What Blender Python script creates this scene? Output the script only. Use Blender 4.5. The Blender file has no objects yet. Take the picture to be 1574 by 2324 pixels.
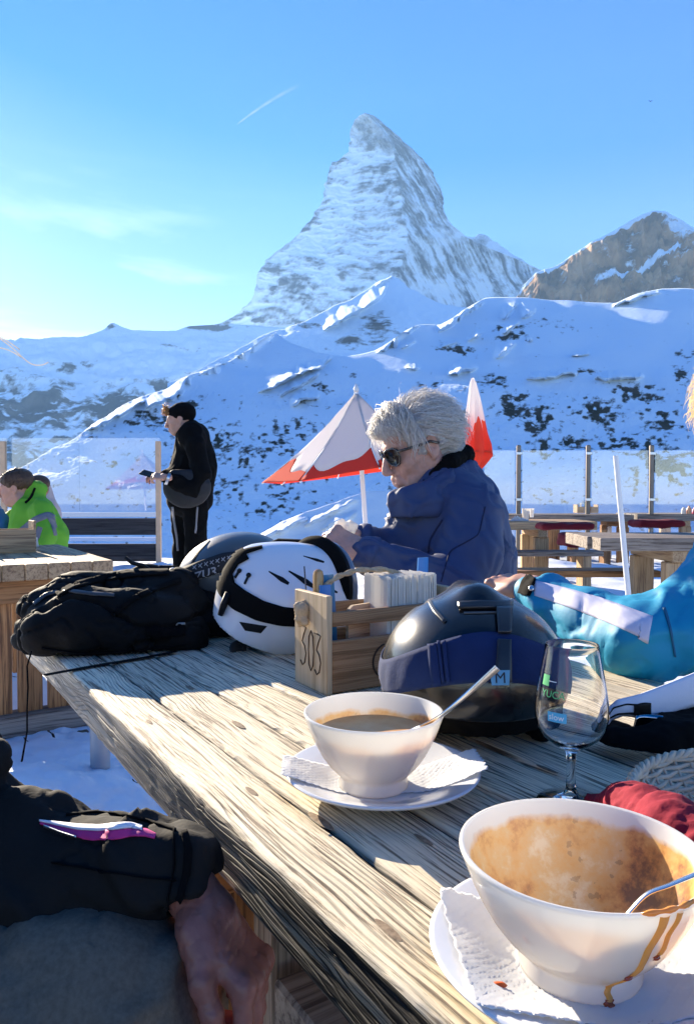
import bpy, math, random
import numpy as np
from mathutils import Vector, Matrix
random.seed(7)
RNG = np.random.default_rng(11)
scene = bpy.context.scene
COL = scene.collection
PI = math.pi
# ---------------------------------------------------------------- camera
CAM_H = 1.06
PITCH = math.atan(42 / 1678)                # looking slightly down; the horizon lies at row 1120
F_, CX_, CY_ = 1678.0, 787.0, 1162.0        # focal length and centre in photo units (1574 x 2324)
cd = bpy.data.cameras.new('camera'); cam = bpy.data.objects.new('camera', cd); COL.objects.link(cam)
cam.location = (0, 0, CAM_H); cam.rotation_euler = (math.radians(90) - PITCH, 0, 0)
cd.sensor_fit = 'VERTICAL'; cd.sensor_height = 24; cd.lens = 24 * F_ / 2324
cd.clip_start = 0.02; cd.clip_end = 30000
scene.camera = cam
# ---------------------------------------------------------------- sky, sun, exposure
SUN_AZ, SUN_EL = -34.0, 18.0                 # degrees left of the view, above the horizon
w = bpy.data.worlds.new('World'); scene.world = w; w.use_nodes = True
nt = w.node_tree; nt.nodes.clear()
N = nt.nodes.new; Lk = nt.links.new
out = N('ShaderNodeOutputWorld'); bg = N('ShaderNodeBackground'); sky = N('ShaderNodeTexSky')
sky.sky_type = 'NISHITA'; sky.sun_disc = False
sky.sun_elevation = math.radians(SUN_EL); sky.sun_rotation = math.radians(SUN_AZ)
sky.altitude = 2400; sky.air_density = 1.0; sky.dust_density = 0.35; sky.ozone_density = 2.5
tc = N('ShaderNodeTexCoord')
mp = N('ShaderNodeMapping'); mp.inputs['Scale'].default_value = (1.2, 1.2, 7.0); mp.inputs['Rotation'].default_value = (0, math.radians(-14), 0)
nz = N('ShaderNodeTexNoise'); nz.inputs['Scale'].default_value = 2.1; nz.inputs['Detail'].default_value = 7; nz.inputs['Roughness'].default_value = 0.6
nz.inputs['Distortion'].default_value = 0.4
rp = N('ShaderNodeValToRGB'); rp.color_ramp.elements[0].position = 0.47; rp.color_ramp.elements[1].position = 0.80
rp.color_ramp.elements[0].color = (0, 0, 0, 1); rp.color_ramp.elements[1].color = (1, 1, 1, 1)
sx = N('ShaderNodeSeparateXYZ')
low = N('ShaderNodeMapRange'); low.inputs['From Min'].default_value = 0.40; low.inputs['From Max'].default_value = 0.26
mul = N('ShaderNodeMath'); mul.operation = 'MULTIPLY'
mx = N('ShaderNodeMix'); mx.data_type = 'RGBA'; mx.inputs[7].default_value = (5.5, 6.2, 6.8, 1)
Lk(tc.outputs['Generated'], mp.inputs['Vector']); Lk(mp.outputs[0], nz.inputs['Vector']); Lk(nz.outputs[0], rp.inputs[0])
Lk(tc.outputs['Generated'], sx.inputs[0]); Lk(sx.outputs['Z'], low.inputs[0])
side = N('ShaderNodeMapRange'); side.inputs['From Min'].default_value = 0.0; side.inputs['From Max'].default_value = -0.28
mul2 = N('ShaderNodeMath'); mul2.operation = 'MULTIPLY'
Lk(sx.outputs['X'], side.inputs[0]); Lk(low.outputs[0], mul2.inputs[0]); Lk(side.outputs[0], mul2.inputs[1])
Lk(rp.outputs[0], mul.inputs[0]); Lk(mul2.outputs[0], mul.inputs[1])
hs = N('ShaderNodeHueSaturation'); hs.inputs['Hue'].default_value = .514; hs.inputs['Value'].default_value = .90; stz = N('ShaderNodeMapRange'); stz.inputs['From Min'].default_value = .12; stz.inputs['From Max'].default_value = .55; stz.inputs['To Min'].default_value = 1.0; stz.inputs['To Max'].default_value = 1.6; Lk(sx.outputs['Z'], stz.inputs[0]); Lk(stz.outputs[0], hs.inputs['Saturation'])
Lk(sky.outputs[0], hs.inputs['Color'])
Lk(mul.outputs[0], mx.inputs[0]); Lk(hs.outputs[0], mx.inputs[6]); Lk(mx.outputs[2], bg.inputs[0])
bg.inputs[1].default_value = 0.072; Lk(bg.outputs[0], out.inputs[0])
sd = bpy.data.lights.new('sun', 'SUN'); so = bpy.data.objects.new('sun', sd); COL.objects.link(so)
sd.energy = 5; sd.angle = math.radians(0.5); sd.color = (1.0, 0.86, 0.66)
_a, _e = math.radians(SUN_AZ), math.radians(SUN_EL)
SUN = Vector((math.sin(_a) * math.cos(_e), math.cos(_a) * math.cos(_e), math.sin(_e)))
so.rotation_euler = SUN.to_track_quat('Z', 'Y').to_euler(); so.location = (0, 0, 30)
vs = scene.view_settings; vs.view_transform = 'Standard'; vs.look = 'None'; vs.gamma = 1; vs.use_curve_mapping = False
vs.exposure = 2.15
cy = scene.cycles
cy.use_denoising = True; cy.max_bounces = 10; cy.transmission_bounces = 8; cy.transparent_max_bounces = 16
cy.diffuse_bounces = 4; cy.glossy_bounces = 4; cy.volume_bounces = 1; cy.sample_clamp_indirect = 6
cy.caustics_reflective = False; cy.caustics_refractive = False
# ---------------------------------------------------------------- placing
CP, SP = math.cos(PITCH), math.sin(PITCH)
def rayc(u, v):
    ay = (CY_ - v) / F_; den = CP + ay * SP
    return (u - CX_) / F_ / den, (-SP + ay * CP) / den
def P(u, v, d):
    a, e = rayc(u, v); return Vector((a * d, d, CAM_H + e * d))
def T(u, v, z=0.76):
    a, e = rayc(u, v); return P(u, v, (z - CAM_H) / e)
SC = lambda px, d: px / F_ * d               # size of a photo length at depth d
EX, EY, NX_, NY_ = -0.53, 0.848, 0.848, 0.53 # table axes: along the boards, across them
def TB(a, b, z=0.76): return Vector((EX * a + NX_ * b, EY * a + NY_ * b, z))
# ---------------------------------------------------------------- noise
def _h(ix, iy, iz, seed):
    n = (ix.astype(np.int64) * 374761393 + iy.astype(np.int64) * 668265263 + iz.astype(np.int64) * 2147483647 + seed * 974711) & 0xffffffff
    n = ((n ^ (n >> 13)) * 1274126177) & 0xffffffff
    n = (n ^ (n >> 16))
    return (n & 0xffff) / 65535.0
def vn(x, y, z=None, seed=0):
    x = np.asarray(x, float); y = np.asarray(y, float); z = np.zeros_like(x) if z is None else np.asarray(z, float)
    x, y, z = np.broadcast_arrays(x, y, z)
    ix, iy, iz = np.floor(x), np.floor(y), np.floor(z)
    fx, fy, fz = x - ix, y - iy, z - iz
    ux, uy, uz = [f * f * f * (f * (f * 6 - 15) + 10) for f in (fx, fy, fz)]
    r = 0
    for a in (0, 1):
        for b in (0, 1):
            for c in (0, 1):
                r = r + _h(ix + a, iy + b, iz + c, seed) * (ux if a else 1 - ux) * (uy if b else 1 - uy) * (uz if c else 1 - uz)
    return r * 2 - 1
def fbm(x, y, z=None, o=5, seed=0, g=0.5, lac=2.03):
    s = 0; a = 1; t = 0
    for i in range(o):
        s = s + a * vn(np.asarray(x) * lac**i + 17.3 * i, np.asarray(y) * lac**i + 9.1 * i, None if z is None else np.asarray(z) * lac**i, seed + i)
        t += a; a *= g
    return s / t
def ridged(x, y, z=None, o=5, seed=0, g=0.5):
    s = 0; a = 1; t = 0
    for i in range(o):
        s = s + a * (1 - np.abs(vn(np.asarray(x) * 2.1**i + 7.7 * i, np.asarray(y) * 2.1**i + 3.1 * i, None if z is None else np.asarray(z) * 2.1**i, seed + i)) * 2)
        t += a; a *= g
    return s / t
def sstep(a, b, x):
    t = np.clip((np.asarray(x, float) - a) / (b - a), 0, 1); return t * t * (3 - 2 * t)
# ---------------------------------------------------------------- materials
def new_mat(name):
    m = bpy.data.materials.new(name); m.use_nodes = True
    n = m.node_tree; b = n.nodes['Principled BSDF']
    return m, n, b
def mat(name, col, rough=0.6, metal=0.0, var=0.0, vs=8.0, bump=0.0, bs=60.0, st=(1, 1, 1), col2=None, spec=0.5, coat=0.0, sheen=0.0, sub=0.0, trans=0.0, ior=1.45, transl=0.0, rvar=0.0, vdet=4, contrast=0.5):
    m, n, b = new_mat(name)
    I = b.inputs
    I['Base Color'].default_value = (*col, 1); I['Roughness'].default_value = rough; I['Metallic'].default_value = metal
    I['Specular IOR Level'].default_value = spec; I['Coat Weight'].default_value = coat; I['Coat Roughness'].default_value = 0.08
    I['Sheen Weight'].default_value = sheen; I['IOR'].default_value = ior; I['Transmission Weight'].default_value = trans
    if sub: I['Subsurface Weight'].default_value = sub; I['Subsurface Radius'].default_value = (0.012, 0.004, 0.002); I['Subsurface Scale'].default_value = 1
    t = n.nodes.new('ShaderNodeTexCoord'); mp = n.nodes.new('ShaderNodeMapping'); mp.inputs['Scale'].default_value = st
    n.links.new(t.outputs['Object'], mp.inputs[0])
    if var or col2:
        z = n.nodes.new('ShaderNodeTexNoise'); z.inputs['Scale'].default_value = vs; z.inputs['Detail'].default_value = vdet; z.inputs['Roughness'].default_value = 0.6
        n.links.new(mp.outputs[0], z.inputs['Vector'])
        r = n.nodes.new('ShaderNodeValToRGB'); e = r.color_ramp.elements
        e[0].position = 0.5 - contrast / 2; e[1].position = 0.5 + contrast / 2
        c2 = col2 if col2 else tuple(min(1, c * (1 + var)) for c in col); c1 = col if col2 else tuple(c * (1 - var) for c in col)
        e[0].color = (*c1, 1); e[1].color = (*c2, 1)
        n.links.new(z.outputs[0], r.inputs[0]); n.links.new(r.outputs[0], I['Base Color'])
        if rvar:
            q = n.nodes.new('ShaderNodeMapRange'); q.inputs['To Min'].default_value = rough - rvar; q.inputs['To Max'].default_value = rough + rvar
            n.links.new(z.outputs[0], q.inputs[0]); n.links.new(q.outputs[0], I['Roughness'])
    if bump:
        z2 = n.nodes.new('ShaderNodeTexNoise'); z2.inputs['Scale'].default_value = bs; z2.inputs['Detail'].default_value = 4
        n.links.new(mp.outputs[0], z2.inputs['Vector'])
        bu = n.nodes.new('ShaderNodeBump'); bu.inputs['Strength'].default_value = min(1, bump); bu.inputs['Distance'].default_value = 0.15 / bs
        n.links.new(z2.outputs[0], bu.inputs['Height']); n.links.new(bu.outputs[0], I['Normal'])
    if transl:
        tr = n.nodes.new('ShaderNodeBsdfTranslucent'); ms = n.nodes.new('ShaderNodeMixShader'); ms.inputs[0].default_value = transl
        tr.inputs[0].default_value = (*[min(1, c * 1.05) for c in col], 1)
        if var or col2: n.links.new(r.outputs[0], tr.inputs[0])
        o = n.nodes['Material Output']
        n.links.new(b.outputs[0], ms.inputs[1]); n.links.new(tr.outputs[0], ms.inputs[2]); n.links.new(ms.outputs[0], o.inputs[0])
    return m
def wood(name, c1, c2, c3, scale=1.0, bump=0.5, fine=70.0, dark_sides=None, knots=True, per=True, fam=0.5, rings=.35, lo=.40, hi=.56):
    """grain runs along the object's local X"""
    m, n, b = new_mat(name); L = n.links.new; M_ = n.nodes.new
    t = M_('ShaderNodeTexCoord'); oi = M_('ShaderNodeObjectInfo')
    ad = M_('ShaderNodeVectorMath'); ad.operation = 'ADD'
    cmb = M_('ShaderNodeCombineXYZ'); k = M_('ShaderNodeMath'); k.operation = 'MULTIPLY'; k.inputs[1].default_value = 37.0 if per else 0
    L(oi.outputs['Random'], k.inputs[0]); L(k.outputs[0], cmb.inputs[0]); L(k.outputs[0], cmb.inputs[2])
    L(t.outputs['Object'], ad.inputs[0]); L(cmb.outputs[0], ad.inputs[1])
    # slow wander of the grain
    n0 = M_('ShaderNodeTexNoise'); n0.inputs['Scale'].default_value = 2.2 * scale; n0.inputs['Detail'].default_value = 2
    mp0 = M_('ShaderNodeMapping'); mp0.inputs['Scale'].default_value = (1.0, 2.2, 2.2); L(ad.outputs[0], mp0.inputs[0]); L(mp0.outputs[0], n0.inputs['Vector'])
    sc = M_('ShaderNodeVectorMath'); sc.operation = 'SCALE'; sc.inputs['Scale'].default_value = 0.03 / scale
    L(n0.outputs['Color'], sc.inputs[0])
    ad2 = M_('ShaderNodeVectorMath'); ad2.operation = 'ADD'; L(ad.outputs[0], ad2.inputs[0]); L(sc.outputs[0], ad2.inputs[1])
    mp = M_('ShaderNodeMapping'); mp.inputs['Scale'].default_value = (0.028, 1, 1); L(ad2.outputs[0], mp.inputs[0])
    g = M_('ShaderNodeTexNoise'); g.inputs['Scale'].default_value = fine * scale * 1.5; g.inputs['Detail'].default_value = 5; g.inputs['Roughness'].default_value = 0.65
    L(mp.outputs[0], g.inputs['Vector'])
    g2 = M_('ShaderNodeTexNoise'); g2.inputs['Scale'].default_value = 16 * scale; g2.inputs['Detail'].default_value = 4
    mp2 = M_('ShaderNodeMapping'); mp2.inputs['Scale'].default_value = (0.12, 1, 1); L(ad2.outputs[0], mp2.inputs[0]); L(mp2.outputs[0], g2.inputs['Vector'])
    r = M_('ShaderNodeValToRGB'); e = r.color_ramp.elements; e[0].position = lo; e[1].position = hi
    e[0].color = (*c3, 1); e[1].color = (*c1, 1); q = e.new((lo + hi) / 2 - .02); q.color = (*c2, 1)
    L(g.outputs[0], r.inputs[0])
    mx = M_('ShaderNodeMix'); mx.data_type = 'RGBA'; mx.blend_type = 'MULTIPLY'; mx.inputs[0].default_value = fam
    r2 = M_('ShaderNodeValToRGB'); e = r2.color_ramp.elements; e[0].position = 0.3; e[1].position = 0.7; e[0].color = (.42, .40, .38, 1); e[1].color = (1, 1, 1, 1)
    L(g2.outputs[0], r2.inputs[0]); L(r.outputs[0], mx.inputs[6]); L(r2.outputs[0], mx.inputs[7])
    # growth rings: thin dark lines that follow the board and swing round its figure
    nw = M_('ShaderNodeTexNoise'); nw.inputs['Scale'].default_value = 7 * scale; nw.inputs['Detail'].default_value = 2; mpw = M_('ShaderNodeMapping'); mpw.inputs['Scale'].default_value = (.32, 1, 1); L(ad.outputs[0], mpw.inputs[0]); L(mpw.outputs[0], nw.inputs['Vector'])
    sw = M_('ShaderNodeVectorMath'); sw.operation = 'SCALE'; sw.inputs['Scale'].default_value = .06 / scale; L(nw.outputs['Color'], sw.inputs[0]); aw = M_('ShaderNodeVectorMath'); aw.operation = 'ADD'; L(ad.outputs[0], aw.inputs[0]); L(sw.outputs[0], aw.inputs[1])
    sy_ = M_('ShaderNodeSeparateXYZ'); L(aw.outputs[0], sy_.inputs[0]); yz = M_('ShaderNodeMath'); yz.operation = 'ADD'; L(sy_.outputs['Y'], yz.inputs[0]); L(sy_.outputs['Z'], yz.inputs[1])
    cw = M_('ShaderNodeCombineXYZ'); L(yz.outputs[0], cw.inputs[0]); wv = M_('ShaderNodeTexWave'); wv.bands_direction = 'X'; wv.inputs['Scale'].default_value = 56 * scale; L(cw.outputs[0], wv.inputs['Vector'])
    rw = M_('ShaderNodeMapRange'); rw.inputs['From Min'].default_value = .0; rw.inputs['From Max'].default_value = .38; rw.inputs['To Min'].default_value = 1 - rings; L(wv.outputs['Fac'], rw.inputs[0])
    nm = M_('ShaderNodeTexNoise'); nm.inputs['Scale'].default_value = 25 * scale; nm.inputs['Detail'].default_value = 3; mpm = M_('ShaderNodeMapping'); mpm.inputs['Scale'].default_value = (.15, 1, 1); L(ad.outputs[0], mpm.inputs[0]); L(mpm.outputs[0], nm.inputs['Vector'])
    mw_ = M_('ShaderNodeMapRange'); mw_.inputs['From Min'].default_value = .38; mw_.inputs['From Max'].default_value = .58; L(nm.outputs[0], mw_.inputs[0])
    mr_ = M_('ShaderNodeMix'); mr_.data_type = 'FLOAT'; mr_.inputs[2].default_value = 1; L(mw_.outputs[0], mr_.inputs[0]); L(rw.outputs[0], mr_.inputs[3])
    vm = M_('ShaderNodeVectorMath'); vm.operation = 'SCALE'; L(mx.outputs[2], vm.inputs[0]); L(mr_.outputs[0], vm.inputs['Scale'])
    hv = M_('ShaderNodeHueSaturation'); mr = M_('ShaderNodeMapRange'); mr.inputs['To Min'].default_value = 0.82; mr.inputs['To Max'].default_value = 1.12
    L(oi.outputs['Random'], mr.inputs[0]); L(mr.outputs[0], hv.inputs['Value']); L(vm.outputs[0], hv.inputs['Color'])
    L(hv.outputs[0], b.inputs['Base Color'])
    bu = M_('ShaderNodeBump'); bu.inputs['Strength'].default_value = bump; bu.inputs['Distance'].default_value = 0.0025 / scale
    hb = M_('ShaderNodeMath'); hb.operation = 'ADD'; L(g.outputs[0], hb.inputs[0]); L(mr_.outputs[0], hb.inputs[1]); L(hb.outputs[0], bu.inputs['Height']); L(bu.outputs[0], b.inputs['Normal'])
    b.inputs['Roughness'].default_value = 0.72; b.inputs['Specular IOR Level'].default_value = 0.3
    return m
# ---------------------------------------------------------------- mesh builder
class MB:
    def __init__(s): s.v = []; s.f = []; s.mi = []; s.cur = 0
    def add(s, vs, fs):
        o = len(s.v); s.v += [tuple(p) for p in vs]; s.f += [tuple(i + o for i in f) for f in fs]; s.mi += [s.cur] * len(fs); return s
    def box(s, c, size, R=None, bev=0.0, jit=0.0):
        hx, hy, hz = [q / 2 for q in size]; b = min(bev, hx * .9, hy * .9, hz * .9); R = R or Matrix.Identity(3); c = Vector(c)
        if b <= 0:
            vs = [Vector((x * hx, y * hy, z * hz)) for x in (-1, 1) for y in (-1, 1) for z in (-1, 1)]
            fs = [(0, 1, 3, 2), (4, 6, 7, 5), (0, 4, 5, 1), (2, 3, 7, 6), (0, 2, 6, 4), (1, 5, 7, 3)]
        else:
            vs = []; ix = {}
            for x in (-1, 1):
                for y in (-1, 1):
                    for z in (-1, 1):
                        for a in range(3):
                            p = [x * hx, y * hy, z * hz]
                            for k in range(3):
                                if k != a: p[k] -= (x, y, z)[k] * b
                            ix[(x, y, z, a)] = len(vs); vs.append(Vector(p))
            fs = []
            S = (-1, 1)
            for a in range(3):
                o1, o2 = [(1, 2), (0, 2), (0, 1)][a]
                for sg in S:
                    q = []
                    for (p1, p2) in ((-1, -1), (1, -1), (1, 1), (-1, 1)):
                        k = [0, 0, 0]; k[a] = sg; k[o1] = p1; k[o2] = p2; q.append(ix[(*k, a)])
                    fs.append(tuple(q))
            for a in range(3):
                o1, o2 = [(1, 2), (0, 2), (0, 1)][a]
                for p1 in S:
                    for p2 in S:
                        q = []
                        for sg in S:
                            k = [0, 0, 0]; k[a] = sg; k[o1] = p1; k[o2] = p2
                            q.append((ix[(*k, o1)], ix[(*k, o2)]))
                        fs.append((q[0][0], q[0][1], q[1][1], q[1][0]))
            for x in S:
                for y in S:
                    for z in S: fs.append((ix[(x, y, z, 0)], ix[(x, y, z, 1)], ix[(x, y, z, 2)]))
        if jit: vs = [p + Vector((random.uniform(-jit, jit), random.uniform(-jit, jit), random.uniform(-jit, jit))) for p in vs]
        return s.add([c + R @ p for p in vs], fs)
    def tube(s, pts, rad, n=8, caps=True, flat=None, up=None):
        pts = [Vector(p) for p in pts]; m = len(pts)
        if not hasattr(rad, '__len__'): rad = [rad] * m
        vs = []; prev = None
        for i, p in enumerate(pts):
            t = (pts[min(i + 1, m - 1)] - pts[max(i - 1, 0)]).normalized()
            if prev is None:
                a = Vector(up) if up else (Vector((0, 0, 1)) if abs(t.z) < .9 else Vector((1, 0, 0)))
                x = t.cross(a).normalized()
            else: x = (prev - t * prev.dot(t)).normalized()
            prev = x; y = t.cross(x)
            r = rad[i]; rx, ry = (r if hasattr(r, '__len__') else (r, r * (flat or 1)))
            for k in range(n):
                an = 2 * PI * k / n; vs.append(p + x * math.cos(an) * rx + y * math.sin(an) * ry)
        fs = [(i * n + k, i * n + (k + 1) % n, (i + 1) * n + (k + 1) % n, (i + 1) * n + k) for i in range(m - 1) for k in range(n)]
        if caps: fs += [tuple(range(n))[::-1], tuple((m - 1) * n + k for k in range(n))]
        return s.add(vs, fs)
    def lathe(s, prof, n=32, c=(0, 0, 0), R=None, sx=1, sy=1, caps=True):
        c = Vector(c); R = R or Matrix.Identity(3); vs = []
        for (r, z) in prof:
            for k in range(n):
                a = 2 * PI * k / n; vs.append(c + R @ Vector((r * math.cos(a) * sx, r * math.sin(a) * sy, z)))
        m = len(prof)
        fs = [(i * n + k, i * n + (k + 1) % n, (i + 1) * n + (k + 1) % n, (i + 1) * n + k) for i in range(m - 1) for k in range(n)]
        if caps and prof[0][0] > 1e-5: fs.append(tuple(range(n))[::-1])
        if caps and prof[-1][0] > 1e-5: fs.append(tuple((m - 1) * n + k for k in range(n)))
        return s.add(vs, fs)
    def grid(s, fn, nu, nv, thick=0.0, closed=False):
        vs = [Vector(fn(i / (nu - 1), j / (nv - 1))) for j in range(nv) for i in range(nu)]
        fs = [(j * nu + i, j * nu + i + 1, (j + 1) * nu + i + 1, (j + 1) * nu + i) for j in range(nv - 1) for i in range(nu - 1)]
        if thick:
            nrm = []
            for j in range(nv):
                for i in range(nu):
                    a = vs[j * nu + min(i + 1, nu - 1)] - vs[j * nu + max(i - 1, 0)]
                    b = vs[min(j + 1, nv - 1) * nu + i] - vs[max(j - 1, 0) * nu + i]
                    c = a.cross(b); nrm.append(c.normalized() if c.length > 1e-12 else Vector((0, 0, 1)))
            o = len(vs); vs = vs + [p - q * thick for p, q in zip(vs, nrm)]
            fs = fs + [tuple(o + i for i in f[::-1]) for f in fs]
            rim = [i for i in range(nu)] + [j * nu + nu - 1 for j in range(1, nv)] + [(nv - 1) * nu + i for i in range(nu - 2, -1, -1)] + [j * nu for j in range(nv - 2, 0, -1)]
            for a, b in zip(rim, rim[1:] + rim[:1]): fs.append((b, a, a + o, b + o))
        return s.add(vs, fs)
    def prism(s, poly, z0, z1, fn=lambda p: p):
        n = len(poly); vs = [fn(Vector((x, y, z0))) for x, y in poly] + [fn(Vector((x, y, z1))) for x, y in poly]
        return s.add(vs, [tuple(range(n))[::-1], tuple(range(n, 2 * n))] + [(i, (i + 1) % n, n + (i + 1) % n, n + i) for i in range(n)])
    def build(s, name, m, parent=None, smooth=False, local=False, angle=None, **kw):
        me = bpy.data.meshes.new(name); me.from_pydata(s.v, [], s.f)
        for q in (m if isinstance(m, (list, tuple)) else [m]): me.materials.append(q)
        if any(s.mi): me.polygons.foreach_set('material_index', s.mi)
        if smooth: me.polygons.foreach_set('use_smooth', [True] * len(s.f))
        if smooth and angle is not None:
            me.set_sharp_from_angle(angle=math.radians(angle))
        me.update()
        return link(name, me, parent, local, **kw)
def link(name, me, parent=None, local=False, **kw):
    o = bpy.data.objects.new(name, me); COL.objects.link(o)
    if parent:
        o.parent = parent
        if not local:
            wl = Vector((0, 0, 0)); p = parent
            while p: wl += p.location; p = p.parent
            o.location = -wl
    for k, v in kw.items(): o[k] = v
    return o
def thing(name, label, cat, loc=(0, 0, 0), group=None, rotz=0):
    o = bpy.data.objects.new(name, None); COL.objects.link(o); o.location = loc; o.rotation_euler = (0, 0, rotz)
    o.empty_display_size = 0.1; o['label'] = label; o['category'] = cat
    if group: o['group'] = group
    return o
def tag(o, label, cat, group=None):
    o['label'] = label; o['category'] = cat
    if group: o['group'] = group
    return o
def piece(nm, parent, c, size, m, bev=.004, ang=0.0):
    """squared timber whose grain (local X) follows its longest side; c in the parent's space"""
    sx_, sy_, sz_ = size; ax = max(range(3), key=lambda i: size[i]); Rz = Matrix.Rotation(ang, 3, 'Z')
    if ax == 2: dims, Q = (sz_, sy_, sx_), Matrix.Rotation(-PI / 2, 3, 'Y')
    elif ax == 1: dims, Q = (sy_, sx_, sz_), Matrix.Rotation(PI / 2, 3, 'Z')
    else: dims, Q = size, Matrix.Identity(3)
    mb = MB(); mb.box((0, 0, 0), dims, bev=bev); o = mb.build(nm, m, parent, local=True); o.location = c; o.rotation_euler = (Rz @ Q).to_euler(); return o
def copy_tree(o, parent=None):
    c = o.copy(); COL.objects.link(c)
    if parent: c.parent = parent
    for ch in o.children: copy_tree(ch, c)
    return c
def npmesh(name, V, Fq, mats, mi=None, smooth=True, parent=None, local=False, attrs=None, **kw):
    me = bpy.data.meshes.new(name); V = np.ascontiguousarray(V, np.float32); Fq = np.ascontiguousarray(Fq, np.int32)
    me.vertices.add(len(V)); me.vertices.foreach_set('co', V.ravel())
    k = Fq.shape[1]
    me.loops.add(Fq.size); me.loops.foreach_set('vertex_index', Fq.ravel())
    me.polygons.add(len(Fq)); me.polygons.foreach_set('loop_start', np.arange(0, Fq.size, k, dtype=np.int32))
    me.polygons.foreach_set('loop_total', np.full(len(Fq), k, np.int32))
    for q in (mats if isinstance(mats, (list, tuple)) else [mats]): me.materials.append(q)
    if mi is not None: me.polygons.foreach_set('material_index', np.asarray(mi, np.int32))
    me.polygons.foreach_set('use_smooth', np.full(len(Fq), smooth))
    for an, av in (attrs or {}).items():
        a = me.attributes.new(an, 'FLOAT', 'POINT'); a.data.foreach_set('value', np.asarray(av, np.float32))
    me.update(calc_edges=True); me.validate()
    return link(name, me, parent, local, **kw)
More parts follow.
